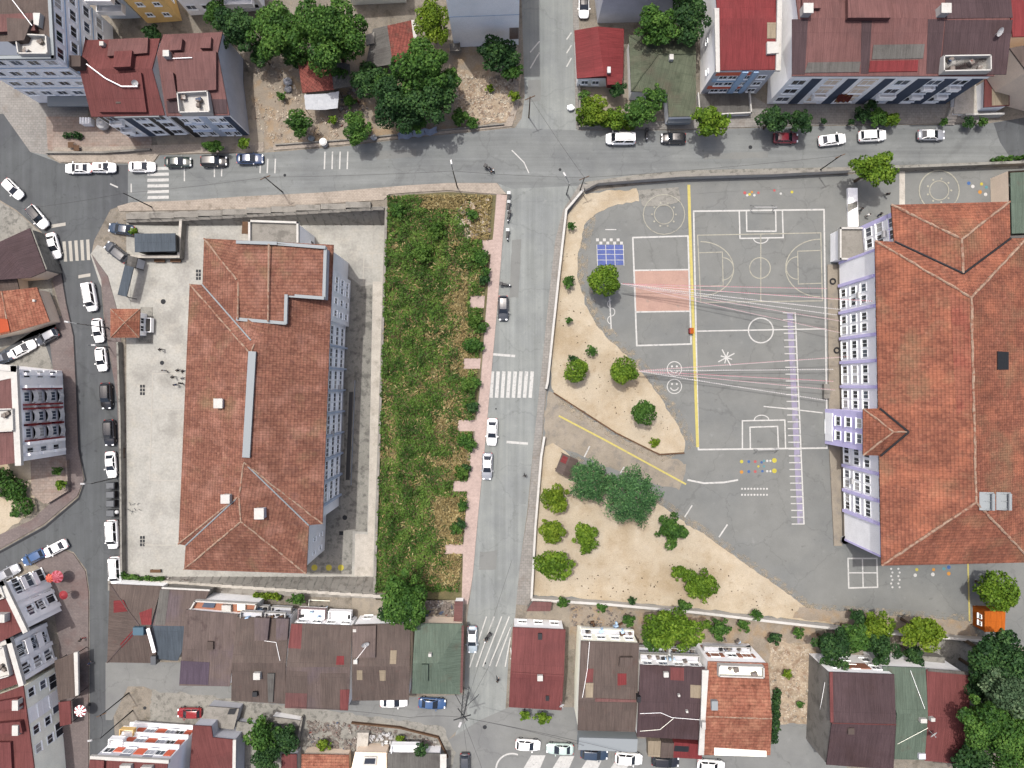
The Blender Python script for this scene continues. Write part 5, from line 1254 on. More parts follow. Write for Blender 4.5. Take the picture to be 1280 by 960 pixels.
B = Bld('house', 'worn pinkish maroon roofed low house at the bottom edge beside the terracotta panelled flats', 'house',
  {'a': (241, 907, 5.5), 'b': (264, 908, 5.5), 'c': (266, 922, 5.3), 'd': (294, 925, 5.3), 'e': (293, 1000, 5), 'f': (234, 1000, 5)}, ['abcdef'], M['maroon'], M['greywall'], zg=-3.2, inset=.1)
B.patch(0, [(291, 925), (295, 925), (294, 990), (290, 990)], M['white'], .2, 'parapet')
B = Bld('shed', 'bare cement roofed outbuilding behind the red car', 'shed', {'a': (259, 883, 3), 'b': (299, 886, 3), 'c': (292, 912, 3), 'd': (247, 907, 3)}, ['abcd'], M['flatconc'], M['greywall'], zg=-3.2, inset=.1)
B.patch(0, [(287, 886), (296, 886), (293, 893), (284, 893)], M['darkmetal'], .1, 'roof_hatch')
B = Bld('shed', 'low grey concrete hut right of the cement outbuilding in the bottom left', 'shed', {'a': (296, 902, 2.2), 'b': (326, 906, 2.2), 'c': (322, 924, 2.2), 'd': (294, 922, 2.2)}, ['abcd'], M['concrete_dark'], M['greywall'], zg=-3, inset=.1)

# ------------------------------------------------------------------ row of sheet roofed houses south of the western school
B = Bld('house', 'brown hip roofed house with bright red patches at the street corner, leftmost of the row', 'house',
  {'nw': (137, 730, 4), 'm': (202, 733, 4), 'e1': (188, 782, 5.6), 'r': (174, 782, 5.6), 's': (197, 829, 4), 'sw': (134, 828, 4)}, ['nw m e1 r', 'r e1 s sw', 'nw r sw'], M['brown'], M['white_w'], zg=-3.8, inset=.25,
  ridge=['nw r', 'sw r'], ridgem=M['brown2'], ridger=.12)
B.patch(0, [(174, 766), (190, 760), (189, 781), (177, 781)], M['red'], .04); B.patch(2, [(142, 751), (154, 750), (161, 764), (142, 766)], M['red'], .04); B.patch(1, [(150, 805), (170, 784), (174, 786), (152, 810)], M['red'], .04)
B.rbox(1, 176, 787, 1.6, 1.2, .8, M['teal'], 'roof_window')
B.tubeon(1, [(185, 786), (189, 800), (193, 815)], .28, M['white'], 'flue_pipe', .5); B.rbox(1, 195, 823, .8, 1.3, .9, M['metal'], 'air_conditioner')
B = Bld('house', 'striped grey brown roof with a dark blue grey lower half beside the corner house', 'house',
  {'nw': (202, 735, 4.2), 'ne': (262, 738, 4.2), 'e1': (242, 783, 5), 'se': (222, 826, 4), 'sw': (198, 824, 4), 'w1': (191, 782, 5)}, ['nw ne e1 w1', 'w1 e1 se sw'], [M['brown2'], M['slate']], M['flatconc'], zg=-3.5, inset=.2)
B.patch(0, [(200, 737), (212, 737), (206, 781), (193, 781)], M['greycor'], .05)
B.patch(0, [(202, 734), (262, 737), (262, 739), (202, 736)], M['white'], .2, 'parapet')
B = Bld('house', 'wide mauve brown sheet roof with a white walled roof terrace at its upper side', 'house',
  {'nw': (232, 762, 6), 'ne': (298, 768, 6), 'se': (287, 858, 5.6), 'sw': (224, 857, 5.6)}, ['nw ne se sw'], M['brown2'], M['white'], zg=-3, inset=.15)
B.rbox(0, 264, 806, .9, 1.2, .4, M['brown'], 'roof_hatch')
B.patch(0, [(226, 826), (262, 828), (260, 856), (224, 855)], corrug('violet_grey_sheet', c(104, 92, 106), []), .04)
A_ = Bld('roof_terrace', 'terracotta tiled terrace with white rails and a dark blue panel above the mauve brown roof', 'terrace', {'a': (246, 750, 4.6), 'b': (322, 754, 4.6), 'c': (318, 768, 4.6), 'd': (240, 761, 4.6)}, ['abcd'], M['tterr'], M['white'], zg=-3, inset=.05)
A_.parapet('abcd', M['white'], .7, .2); A_.patch(0, [(256, 752), (270, 753), (267, 760), (252, 759)], M['navy'], .25, 'solar_panel'); A_.rbox(0, 285, 759, 1.4, 1.0, .7, M['white'], 'table'); A_.rbox(0, 303, 758, 1.2, .9, .5, M['cream'], 'table')
B = Bld('house', 'brown corrugated roof with two dormer ridges beside the wide mauve brown roof', 'house',
  {'nw': (296, 771, 6.2), 'ne': (362, 774, 6.2), 'r2': (357, 829, 7.2), 'se': (357, 880, 5.8), 'sw': (289, 876, 5.8), 'r1': (290, 828, 7.2)}, ['nw ne r2 r1', 'r1 r2 se sw'], M['brown'], M['white'], zg=-2.6, inset=.2)
B.patch(0, [(318, 772), (337, 773), (334, 801), (318, 801)], M['brown2'], .7, 'dormer'); B.patch(0, [(345, 773), (361, 774), (359, 800), (345, 801)], M['brown2'], .7, 'dormer'); B.patch(1, [(334, 842), (343, 842), (341, 878), (335, 878)], M['greycor'], .3, 'dormer')
B.rbox(1, 323, 843, 1.0, 1.0, .8, M['white']); B.rbox(1, 320, 866, .7, .7, .6, M['darkmetal'])
B.tubeon(0, [(330, 801), (345, 803), (350, 826)], .032, M['white'], 'cable'); B.win('nw', 'ne', fr(4), (1.6, 4.6), 1.2, 1.2)
for z_ in (2.8, 5.6): B.balcony('nw', 'ne', .05, .48, z_, 1.1, M['greywall'], M['cap'], .8); B.balcony('nw', 'ne', .54, .95, z_, 1.1, M['greywall'], M['cap'], .8)
B.clutter('nw', 'ne', (2.8, 5.6), 6)
B = Bld('house', 'grey brown roof with red patches and rusty lower sheets behind a pink white balcony front', 'house',
  {'nw': (364, 779, 6), 'ne': (440, 782, 6), 'r2': (438, 834, 6.8), 'se': (435, 888, 5.4), 'sw': (356, 885, 5.4), 'r1': (358, 834, 6.8)}, ['nw ne r2 r1', 'r1 r2 se sw'], [M['brown'], M['brown2']], M['white'], zg=-2.0, inset=.2)
B.patch(0, [(364, 780), (378, 780), (376, 811), (360, 810)], M['red2'], .04); B.patch(0, [(421, 820), (430, 820), (430, 831), (420, 831)], M['red'], .06)
B.patch(1, [(358, 838), (384, 840), (384, 884), (357, 884)], M['brown'], .05); B.patch(1, [(400, 842), (434, 842), (433, 886), (402, 886)], M['brown'], .05); B.patch(1, [(357, 866), (384, 867), (383, 886), (356, 885)], M['maroon2'], .08); B.patch(1, [(425, 862), (437, 862), (435, 888), (425, 888)], M['red2'], .08)
B.win('nw', 'ne', fr(4), (1.5, 4.4), 1.3, 1.2); B.balcony('nw', 'ne', .02, .5, 3, 1.8, M['lilac_pale'], pm('pink_render', c(214, 190, 190), var=.05)); B.balcony('nw', 'ne', .55, .95, 3, 1.6, M['white']); B.balcony('nw', 'ne', .1, .6, .3, 2.2, M['tterr'], M['cream'], .5); B.clutter('nw', 'ne', (.3, 3), 6, 1.5)
B = Bld('house', 'brown roof with pale skylights and a white dish beside the grey green hip roof', 'house',
  {'nw': (440, 781, 5.4), 'ne': (513, 779, 5.4), 'r2': (512, 833, 6.2), 'se': (511, 875, 5), 'sw': (440, 876, 5), 'r1': (440, 833, 6.2)}, ['nw ne r2 r1', 'r1 r2 se sw'], M['brown'], M['white'], zg=-1.2, inset=.2)
for p_ in ([(488, 813), (496, 813), (495, 830), (487, 830)],): B.patch(0, p_, M['beigecor'], .05, 'skylight')
for p_ in ([(446, 838), (453, 838), (453, 850), (446, 850)], [(474, 838), (482, 838), (482, 851), (475, 851)]): B.patch(1, p_, M['beigecor'], .05, 'skylight')
B.patch(0, [(441, 783), (470, 782), (469, 822), (441, 822)], M['brown2'], .5, 'dormer'); B.dish(0, 458, 802, .6); B.rbox(0, 444, 789, .5, .9, .5, M['white'], 'water_tank'); B.rbox(0, 445, 826, .6, .6, .5, M['white'])
B.tubeon(0, [(444, 826), (458, 808)], .032, M['white'], 'pipe', .5); B.win('nw', 'ne', fr(3), (1.6,), 1.2, 1.2)
B = Bld('house', 'house with a grey green hipped sheet roof at the bottom street junction', 'house',
  {'nw': (519, 779, 4.6), 'ne': (579, 780, 4.6), 'se': (576, 868, 4.6), 'sw': (515, 867, 4.6), 'r1': (516, 829, 5.9), 'r2': (547, 829, 5.9)}, ['nw ne r2 r1', 'ne se r2', 'se sw r1 r2'], M['green'], M['tanwall'], zg=-.4, inset=.3)
B.rbox(0, 538, 817, .45, .45, .7, M['white']); B.patch(2, [(527, 831), (535, 831), (535, 852), (527, 851)], M['green'], .5, 'dormer'); B.patch(1, [(577, 782), (580, 782), (578, 866), (575, 866)], M['maroon2'], .1, 'gutter')
B = Bld('shed', 'narrow maroon roofed lean-to at the roadside above the grey green hip roof', 'shed', {'a': (568, 752, 2.4), 'b': (579, 752, 2.6), 'c': (578, 778, 2.6), 'd': (567, 777, 2.4)}, ['abcd'], M['maroon2'], M['white'], zg=-.2, inset=.1)
# ------------------------------------------------------------------ row right of the middle street
B = Bld('house', 'red sheet roofed house at the street corner below the white wall', 'house',
  {'nw': (641, 784, 4.8), 'ne': (707, 787, 4.8), 'r2': (705, 845, 5.9), 'se': (702, 888, 4.8), 'sw': (636, 884, 4.8), 'r1': (638, 840, 5.9)}, ['nw ne r2 r1', 'r1 r2 se sw'], M['red2'], M['white'], zg=0, inset=.25)
B.rbox(0, 675, 795, .6, .9, .3, M['darkmetal'], 'roof_hatch'); B.rbox(0, 675, 846, .8, .8, .6, M['white']); B.rbox(1, 684, 872, .5, .7, .3, M['darkmetal'], 'roof_hatch'); B.dish(1, 701, 877, .4); B.win('nw', 'ne', fr(3), (1.6,), 1.2, 1.2)
B.patch(0, [(638, 840), (705, 844), (705, 846), (638, 842)], M['red2'], .12, 'ridge_cap')
A_ = Bld('outbuilding', 'flat roofed courtyard shed with maroon patch between the white wall and the red roofed house', 'shed', {'a': (666, 752, 2.2), 'b': (690, 753, 2.2), 'c': (688, 764, 2.2), 'd': (658, 764, 2.2)}, ['abcd'], M['maroon2'], M['flatconc'], zg=0, inset=.1)
B = Bld('house', 'dark brown corrugated roof with red and pale patches beside the long cream side wall', 'house',
  {'nw': (726, 801, 7), 'ne': (799, 804, 7), 'r2': (797, 876, 7.9), 'se': (794, 915, 7), 'sw': (722, 913, 7), 'r1': (723, 874, 7.9)}, ['nw ne r2 r1', 'r1 r2 se sw'], M['brown'], M['cream'], zg=0, inset=.12)
B.patch(0, [(733, 836), (742, 836), (741, 853), (732, 853)], M['red2'], .06); B.patch(0, [(732, 854), (742, 854), (741, 872), (732, 872)], M['beigecor'], .06); B.patch(0, [(772, 842), (783, 842), (783, 856), (772, 857)], M['red'], .06)
B.patch(0, [(775, 822), (791, 822), (790, 836), (774, 834)], M['brown'], .7, 'dormer'); B.tubeon(0, [(737, 802), (734, 838), (728, 872)], .032, M['white'], 'pipe', .2); B.patch(0, [(744, 873), (795, 875), (795, 878), (744, 877)], M['maroon2'], .12, 'ridge_cap')
B.patch(1, [(722, 913), (794, 915), (793, 931), (721, 928)], M['bluegrey'], -2.2, 'balcony'); B.win('nw', 'ne', fr(4), (2, 5), 1.2, 1.2); B.balcony('nw', 'ne', .02, .98, 3.4, .9, M['greywall'], M['cream'], .7); B.clutter('nw', 'ne', (.2, 3.4), 6); B.rbox(0, 797, 870, .5, .8, 1.2, M['darkmetal'])
B = Bld('house', 'maroon brown sheet roof with a bright red patch behind a white balconied front', 'house',
  {'nw': (800, 831, 8), 'ne': (881, 834, 8), 'r2': (880, 897, 8.6), 'se': (876, 925, 8), 'sw': (796, 921, 8), 'r1': (798, 894, 8.6)}, ['nw ne r2 r1', 'r1 r2 se sw'], M['dkbrown'], M['white'], zg=0, inset=.12)
B.patch(0, [(838, 834), (855, 835), (855, 851), (838, 850)], M['red2'], .06); B.patch(0, [(863, 856), (878, 857), (877, 873), (863, 872)], M['beigecor'], .06); B.rbox(0, 832, 842, .7, .7, .5, M['white']); B.patch(1, [(840, 922), (876, 925), (874, 943), (839, 941)], M['red'], -1.4, 'lower_roof'); B.patch(1, [(808, 921), (824, 921), (823, 941), (808, 940)], M['beigecor'], -1.3, 'lower_roof')
B.patch(1, [(824, 922), (840, 923), (839, 941), (823, 941)], M['brown'], -1.5, 'lower_roof')
B.patch(1, [(841, 927), (859, 928), (858, 935), (840, 934)], M['darkmetal'], -1.2, 'roof_hatch')
B.tubeon(0, [(800, 892), (826, 891), (840, 897), (878, 900)], .032, M['white'], 'cable', .3); B.tubeon(1, [(800, 914), (825, 912), (842, 898)], .032, M['cream'], 'cable', .15); B.rbox(0, 848, 868, .3, .3, .5, M['white']); B.rbox(0, 858, 888, .3, .3, .5, M['white'])
B.win('nw', 'ne', fr(4), (1.8, 4.6, 7), 1.3, 1.3); 
for z_ in (2.8, 5.6): B.balcony('nw', 'ne', .02, .46, z_, 1.1, M['greywall'], M['cap'], .8); B.balcony('nw', 'ne', .54, .98, z_, 1.1, M['greywall'], M['cap'], .8)
B.clutter('nw', 'ne', (.2, 2.8, 5.6), 7)
B = Bld('house', 'orange pantile roofed house with a sunken roof terrace and terracotta striped white front', 'house',
  {'nw': (885, 827, 8), 'ne': (960, 829, 8), 'r2': (965, 898, 9.3), 'se': (963, 944, 8), 'sw': (878, 944, 8), 'r1': (881, 896, 9.3)}, ['nw ne r2 r1', 'r1 r2 se sw'], M['tile_s'], M['white'], zg=0, inset=.12, ridge=['r1 r2'], ridger=.1)
B.terrace(0, [(897, 829), (952, 831), (953, 845), (897, 843)], M['cream'], M['white'], .7)
for z_ in (1.4, 4.4): B.panel('nw', 'ne', .06, .36, z_, z_+1.4, M['tterr'], .1); B.panel('nw', 'ne', .6, .9, z_, z_+1.4, M['tterr'], .1)
B.win('nw', 'ne', (.2, .5, .76), (2.2, 5.2), 1.3, 1.3); B.balcony('nw', 'ne', .05, .9, 3.2, .8, M['greywall'], M['cap'], .6); B.clutter('nw', 'ne', (.1, 3.2), 5)
B.patch(0, [(878, 838), (886, 838), (882, 898), (876, 898)], M['white'], .25, 'parapet'); B.patch(1, [(876, 898), (882, 898), (880, 944), (873, 944)], M['white'], .25, 'parapet')
B.patch(1, [(893, 935), (958, 939), (958, 946), (893, 944)], M['cream'], .15, 'gutter_terrace'); B.rbox(0, 892, 880, .9, 1.3, .6, M['bluegrey'], 'air_conditioner'); B.rbox(0, 878, 904, .5, 1, .8, M['white'], 'water_tank')
B = Bld('house', 'dark maroon brown gable roof with a bare grey side wall at the rubble lot', 'house',
  {'nw': (1037, 840, 7.4), 'ne': (1118, 843, 7.4), 'r2': (1120, 905, 8.6), 'se': (1117, 962, 7.4), 'sw': (1033, 956, 7.4), 'r1': (1040, 903, 8.6)}, ['nw ne r2 r1', 'r1 r2 se sw'], M['dkbrown'], M['flatconc'], zg=0, inset=.1)
B.panel('nw', 'ne', 0, 1, 0, 7, M['white'], .02); B.panel('nw', 'ne', .35, .75, 3.6, 5.6, M['tterr'], .12); B.win('nw', 'ne', (.2, .5, .85), (2, 5), 1.2, 1.3); B.rbox(1, 1063, 913, .9, .9, .3, M['brown'], 'roof_hatch')
B.tubeon(1, [(1040, 904), (1120, 906)], .08, M['maroon'], 'ridge_cap', .05)
mb = MB(); p, u, n = B.place('nw', 'sw', .15); 
mb.tube((p.x+n.x*.1, p.y, 6), (p.x+n.x*.1, p.y-9, 3), .035); mb.build('pipe', M['white'], B.e)
B.patch(0, [(1037, 840), (1041, 840), (1042, 903), (1038, 903)], M['red2'], .1, 'parapet')
B = Bld('house', 'grey green sheet roofed house squeezed between the dark maroon and the red roofs', 'house',
  {'nw': (1103, 833, 6), 'ne': (1157, 835, 6), 'r2': (1160, 893, 6.8), 'se': (1156, 950, 6), 'sw': (1118, 949, 6), 'r1': (1121, 892, 6.8)}, ['nw ne r2 r1', 'r1 r2 se sw'], M['green'], M['white'], zg=0, inset=.1)
B.tubeon(0, [(1138, 838), (1156, 886)], .032, M['white'], 'cable', .2); B.rbox(1, 1151, 944, 1.0, .8, .4, M['greywall'], 'roof_hatch'); B.dish(1, 1161, 913, .6); B.rbox(1, 1152, 899, .9, .6, .6, M['white'], 'water_tank'); B.rbox(1, 1164, 898, .6, .5, .5, M['white'], 'water_tank')
B.tubeon(1, [(1122, 930), (1160, 910)], .032, M['cream'], 'cable', .2)
B = Bld('house', 'dull red sheet roofed house next to the big dark trees in the lower right', 'house',
  {'nw': (1158, 837, 6), 'ne': (1210, 842, 6), 'r2': (1213, 898, 6.5), 'se': (1208, 956, 6), 'sw': (1156, 951, 6), 'r1': (1160, 895, 6.5)}, ['nw ne r2 r1', 'r1 r2 se sw'], M['red2'], M['white'], zg=0, inset=.15)
B.patch(0, [(1160, 836), (1211, 840), (1211, 844), (1160, 839)], M['greycor'], .12, 'gutter')
A_ = Bld('outbuilding', 'flat grey concrete slab hut under the trees right of the grey green roof', 'shed', {'a': (1153, 820, 2), 'b': (1181, 822, 2), 'c': (1181, 834, 2), 'd': (1153, 833, 2)}, ['abcd'], M['concrete_dark'], M['flatconc'], zg=0, inset=.05)
# bottom edge bits
B = Bld('house', 'orange red pantile roof at the bottom edge beside the scrap yard', 'house', {'a': (377, 943, 3), 'b': (436, 944, 3), 'c': (438, 1000, 3.6), 'd': (376, 1000, 3.6)}, ['abcd'], M['tile_s'], M['tanwall'], zg=-1.6, inset=.2)
B = Bld('house', 'beige flat roof with a white framed rooflight at the bottom edge', 'house', {'a': (444, 940, 3.4), 'b': (483, 941, 3.4), 'c': (484, 1000, 3.4), 'd': (430, 1000, 3.4)}, ['abcd'], M['tanwall'], M['tanwall'], zg=-1, inset=.05)
B.patch(0, [(455, 946), (471, 946), (470, 957), (453, 957)], M['white'], .3, 'rooflight'); B.patch(0, [(456.5, 948), (469.5, 948), (468.5, 955), (455, 955)], M['glass'], .34, 'rooflight_pane')
B = Bld('house', 'grey sheet roof with a white rail at the bottom edge left of the junction', 'house', {'a': (485, 941, 3.2), 'b': (550, 942, 3.2), 'c': (549, 1000, 3.6), 'd': (484, 1000, 3.6)}, ['abcd'], M['greycor'], M['white'], zg=-.6, inset=.1)
B.patch(0, [(550, 943), (558, 943), (558, 990), (550, 990)], M['white'], .1, 'parapet'); B.balcony('a', 'b', .05, .6, 2.4, 1.4, M['bluewall'], M['white'])
B = Bld('house', 'maroon sheet roof fragment at the bottom edge left of the scrap yard wall', 'house', {'a': (352, 943, 3), 'b': (371, 943, 3), 'c': (371, 1000, 3), 'd': (350, 1000, 3)}, ['abcd'], M['red2'], M['greywall'], zg=-2, inset=.1)
B = Bld('shed', 'small white box shed by the alley wall among the green shrubs', 'shed', {'a': (340, 896, 2.4), 'b': (376, 901, 2.4), 'c': (373, 908, 2.4), 'd': (336, 902, 2.4)}, ['abcd'], M['flatconc'], M['white'], zg=-2.4, inset=.05)
# tarpaulin
P_ = [ray(380, 118, 2.3), ray(402, 119, 2.0), ray(424, 114, 2.3), ray(422, 135, 2.1), ray(401, 136, 1.8), ray(382, 137, 2.2)]
t = thing('tarpaulin', 'crumpled white tarpaulin stretched on poles in front of the patched shack', 'tarpaulin', (P_[1]+P_[4])/2-Vector((0, 0, 2)))
mb = MB(); n_ = 8
gr = [[P_[0].lerp(P_[2], i/n_).lerp(P_[5].lerp(P_[3], i/n_), j/5)+Vector((0, 0, -.35*math.sin(math.pi*i/n_)+rnd.uniform(-.07, .07))) for i in range(n_+1)] for j in range(6)]
for j in range(5):
    for i in range(n_): mb.quad(gr[j+1][i], gr[j+1][i+1], gr[j][i+1], gr[j][i])
mb.build('sheet', M['tarp'], t, smooth=True)
mb = MB()
for q in (P_[0], P_[2], P_[3], P_[5]): mb.tube((q.x, q.y, -.1), q, .05)
mb.build('pole', M['wood'], t)
# ------------------------------------------------------------------ trees and plants
def leaf_mesh(name, P, N, size, m, aspect=.75, up_bias=.35, jit=.75, tone=None):
    n = len(P)
    d = N+nr.normal(0, jit, (n, 3)); d[:, 2] += up_bias; d /= np.linalg.norm(d, axis=1)[:, None]+1e-9
    a = np.cross(d, nr.normal(0, 1, (n, 3))); a /= np.linalg.norm(a, axis=1)[:, None]+1e-9
    b = np.cross(d, a)
    s = (size*nr.uniform(.6, 1.35, n))[:, None]/2
    v = np.stack([P-a*s-b*s*aspect*.5, P-b*s*.1+a*s*.2-b*s*aspect, P+a*s+b*s*aspect*.3, P+b*s*aspect-a*s*.3], 1).reshape(-1, 3)
    me = bpy.data.meshes.new(name); me.vertices.add(4*n); me.vertices.foreach_set('co', v.ravel().astype(np.float32))
    me.loops.add(4*n); me.loops.foreach_set('vertex_index', np.arange(4*n, dtype=np.int32))
    me.polygons.add(n); me.polygons.foreach_set('loop_start', np.arange(0, 4*n, 4, dtype=np.int32))
    me.update(calc_edges=True)
    at = me.attributes.new('tone', 'FLOAT', 'FACE')
    tn = nr.uniform(0, 1, n)*.6+(tone if tone is not None else nr.uniform(0, .4, n))
    at.data.foreach_set('value', np.clip(tn, 0, 1).astype(np.float32))
    me.materials.append(m)
    return me
def blob_points(blobs, leaf, cover=2.1):
    PP = []; NN = []; TT = []
    for (x, y, z, rx, ry, rz, tone) in blobs:
        area = 2.6*math.pi*((rx*ry)**1.6/3+(rx*rz)**1.6/3+(ry*rz)**1.6/3)**(1/1.6)
        n = int(area/(leaf*leaf*.55)*cover)
        d = nr.normal(0, 1, (n, 3)); d[:, 2] += .25; d /= np.linalg.norm(d, axis=1)[:, None]
        ph = nr.uniform(0, 6.28, 6)
        lump = 1+.10*np.sin(d[:, 0]*5+ph[0])*np.sin(d[:, 1]*5+ph[1])+.09*np.sin(d[:, 0]*9+d[:, 2]*4+ph[2])*np.sin(d[:, 1]*8+ph[3])
        r = lump*(1-np.abs(nr.normal(0, .16, n)))
        PP.append(np.array([x, y, z])+d*r[:, None]*np.array([rx, ry, rz])); NN.append(d)
        TT.append(np.full(n, tone)+.12*np.sin(d[:, 0]*4+ph[4])*np.sin(d[:, 1]*4+ph[5]))
    return np.concatenate(PP), np.concatenate(NN), np.concatenate(TT)
def tree(px, py, r, kind, label, hc=None, style='broad', ry=None, zg=None, cat='tree', name='tree', group=None, leaf=None, nb=None, trunk=True):
    """px,py,r: crown centre and radius in photo pixels; hc: height of the crown centre"""
    R_ = r*S; hc = hc or (1.4+R_*.9)
    p = G(px, py, hc, zg); g = p.z-hc
    base = Vector((p.x, p.y, g)); ryy = (ry*S if ry else R_)
    t = thing(name, label, cat, base, group)
    leaf = leaf or (.29 if R_ < 3 else .36)
    blobs = []
    hz = min(R_, ryy)*.85
    hz = min(hz, hc-.25)
    if style == 'ball':
        blobs.append((0, 0, hc, R_*.94, ryy*.94, hz*.9, .2))
        for i in range(7):
            a = rnd.uniform(0, 6.28); q = rnd.uniform(.25, .7)
            blobs.append((math.cos(a)*R_*q, math.sin(a)*ryy*q, hc+hz*.35*rnd.uniform(.3, 1), R_*.42, ryy*.42, hz*.42, rnd.uniform(.1, .45)))
    else:
        n = nb or max(8, int(7+R_*3))
        blobs.append((0, 0, hc-.1*hz, R_*.56, ryy*.56, hz*.7, .12))
        for i in range(n):
            a = i*2.399+rnd.uniform(-.4, .4); q = rnd.uniform(.42, .86) if i % 3 else rnd.uniform(.05, .4)
            s_ = rnd.uniform(.26, .40) if q < .7 else rnd.uniform(.13, .27)
            blobs.append((math.cos(a)*R_*q, math.sin(a)*ryy*q, max(hc-.35*hz, hc+hz*rnd.uniform(-.35, .62)*(1.1-q*.5)), R_*s_, ryy*s_, hz*s_*.95, rnd.uniform(0, .45)))
    if style == 'pine':
        # drooping sprays radiating from the leader
        PP = []; NN = []; TT = []
        n = int(140+R_*R_*26)
        for i in range(n):
            a = rnd.uniform(0, 6.28); f = rnd.random()**.6; lump = 1+.12*math.sin(a*5+1)+.08*math.sin(a*9)
            rr = R_*f*lump; z = hc+hz*(.95-1.25*f*f)+rnd.uniform(-.25, .25)
            for k in range(int(7+f*9)):
                q = rr*(1-.4*rnd.random()); da = rnd.gauss(0, .05)
                PP.append((math.cos(a+da)*q, math.sin(a+da)*q*ryy/R_, z+rnd.uniform(-.15, .2))); NN.append((math.cos(a)*.5, math.sin(a)*.5, .6)); TT.append(rnd.uniform(0, .3)+.15*f)
        P, N, T = np.array(PP), np.array(NN), np.array(TT); leaf = .34
        P2, N2, T2 = blob_points([(0, 0, hc-.35*hz, R_*.8, ryy*.8, hz*.7, 0)], .5, 1.3)
        me = leaf_mesh('crown', np.concatenate([P, P2]), np.concatenate([N, N2]), leaf, LG[kind], .35, .2, .5, np.concatenate([T, T2]))
    else:
        P, N, T = blob_points(blobs, leaf); me = leaf_mesh('crown', P, N, leaf, LG[kind], tone=T)
    o = bpy.data.objects.new('crown', me); col.objects.link(o); o.parent = t
    mb = MB(); tr = max(.05, R_*.055)
    top = hc-hz*.2
    mb.tube((0, 0, -.3), (rnd.uniform(-.1, .1), rnd.uniform(-.1, .1), top*.55), tr*1.25, tr*.85, 8)
    mb.tube((0, 0, top*.5), (0, 0, top), tr*.85, tr*.4, 6)
    for b in blobs[1:7]:
        mb.tube((0, 0, top*rnd.uniform(.45, .7)), (b[0]*.9, b[1]*.9, b[2]), tr*.5, tr*.15, 5)
    mb.build('trunk' if cat == 'tree' else 'stem', M['bark'], t, local=True)
    return t
def hedge(pts, wpx, h, kind, label, name='hedge', cat='hedge', zg=None, leaf=.3):
    bl = []; P0 = [G(x, y, 0, zg) for x, y in pts]; c0 = sum(P0, Vector())/len(P0)
    for a, b in zip(P0, P0[1:]):
        L_ = (b-a).length; n = max(1, int(L_/(wpx*S*.55)))
        for i in range(n+1):
            q = a.lerp(b, i/n)-c0; r_ = wpx*S/2*rnd.uniform(.85, 1.2)
            bl.append((q.x+rnd.uniform(-.2, .2), q.y+rnd.uniform(-.2, .2), q.z+h*.55, r_, r_, h*.5*rnd.uniform(.8, 1.2), rnd.uniform(0, .4)))
    P, N, T = blob_points(bl, leaf, 1.8)
    me = leaf_mesh('foliage', P, N, leaf, LG[kind], tone=T)
    t = thing(name, label, cat, c0); o = bpy.data.objects.new('foliage', me); col.objects.link(o); o.parent = t
    mb = MB()
    for b in bl[::2]: mb.tube((b[0], b[1], -.2), (b[0], b[1], b[2]), .05, .02, 5)
    mb.build('stem', M['bark'], t, local=True)
g1 = 'trees in the eastern schoolyard'
tree(755, 351, 20, 'fresh', 'round clipped tree standing on the asphalt beside the blue painted squares', 4.6, 'ball', group=g1)
tree(720, 464, 15, 'fresh', 'small round tree on the sand near the crosswalk wall, with plants just above it', 3.2, 'ball', group=g1)
tree(780, 462, 17, 'fresh', 'round tree at the sand edge where the lower bundle of bunting starts', 3.8, 'ball', group=g1)
tree(805, 516, 16, 'mid', 'round tree near the rounded tip of the sandy island', 3.6, 'ball', group=g1)
tree(739, 602, 27, 'pine', 'dark conifer beside the little gazebo, smaller of the two joined', 5.5, 'pine', group=g1)
tree(790, 621, 36, 'pine', 'large blue green conifer at the edge of the sand, bigger of the two joined', 7, 'pine', group=g1)
tree(694, 623, 19, 'lime', 'loose yellow green tree just below the gazebo by the white wall', 3, group=g1)
tree(689, 663, 18, 'lime', 'yellow green tree by the white wall, second below the gazebo', 2.8, group=g1)
tree(732, 672, 18, 'fresh', 'lone light green tree standing free in the middle of the sand', 3, group=g1, ry=21)
tree(691, 706, 27, 'fresh', 'wide bright tree against the white wall in the lower left of the sand', 3.8, group=g1, ry=21)
tree(839, 662, 22, 'mid', 'tree at the diagonal edge between sand and asphalt, right of the conifers', 3.6, group=g1)
tree(876, 732, 23, 'fresh', 'wide light green tree low on the sandy slope, right of the others', 3.4, group=g1)
tree(851, 715, 13, 'fresh', 'small straggling tree touching the wide one low on the sandy slope', 2.6, group=g1)
tree(1093, 212, 30, 'fresh', 'irregular bright tree beside the upper street wall above the school', 6, group=g1, ry=22)
tree(1247, 738, 25, 'fresh', 'round bright tree above the orange kiosk', 5, 'ball', group=g1)
g2 = 'trees behind the southern wall'
tree(1096, 783, 20, 'lime', 'yellow green small tree behind the lower wall, beside darker trees', 4.5, group=g2)
tree(1152, 789, 31, 'lime', 'wide light green tree overhanging the lower wall left of the orange kiosk', 5.5, group=g2, ry=22)
tree(1040, 808, 27, 'dark', 'dark green tree above the roof with the bare grey side wall', 5, group=g2)
tree(1070, 795, 20, 'mid', 'mid green tree squeezed between the dark and the yellow green one', 5, group=g2)
tree(1102, 808, 22, 'dark', 'dark leafed tree just above the grey green sheet roof', 4.4, group=g2)
tree(1142, 818, 15, 'dark', 'small dark tree above the gap between grey green and red roofs', 3.6, group=g2)
tree(1072, 770, 12, 'dark', 'little dark shrub like tree right at the lower wall under the four square court', 3, group=g2)
tree(842, 786, 44, 'fresh', 'broad bright spreading tree above the white balconied house', 7.5, group=g2, ry=25)
tree(815, 800, 16, 'mid', 'smaller darker tree leaning on the left of the broad bright tree', 5, group=g2)
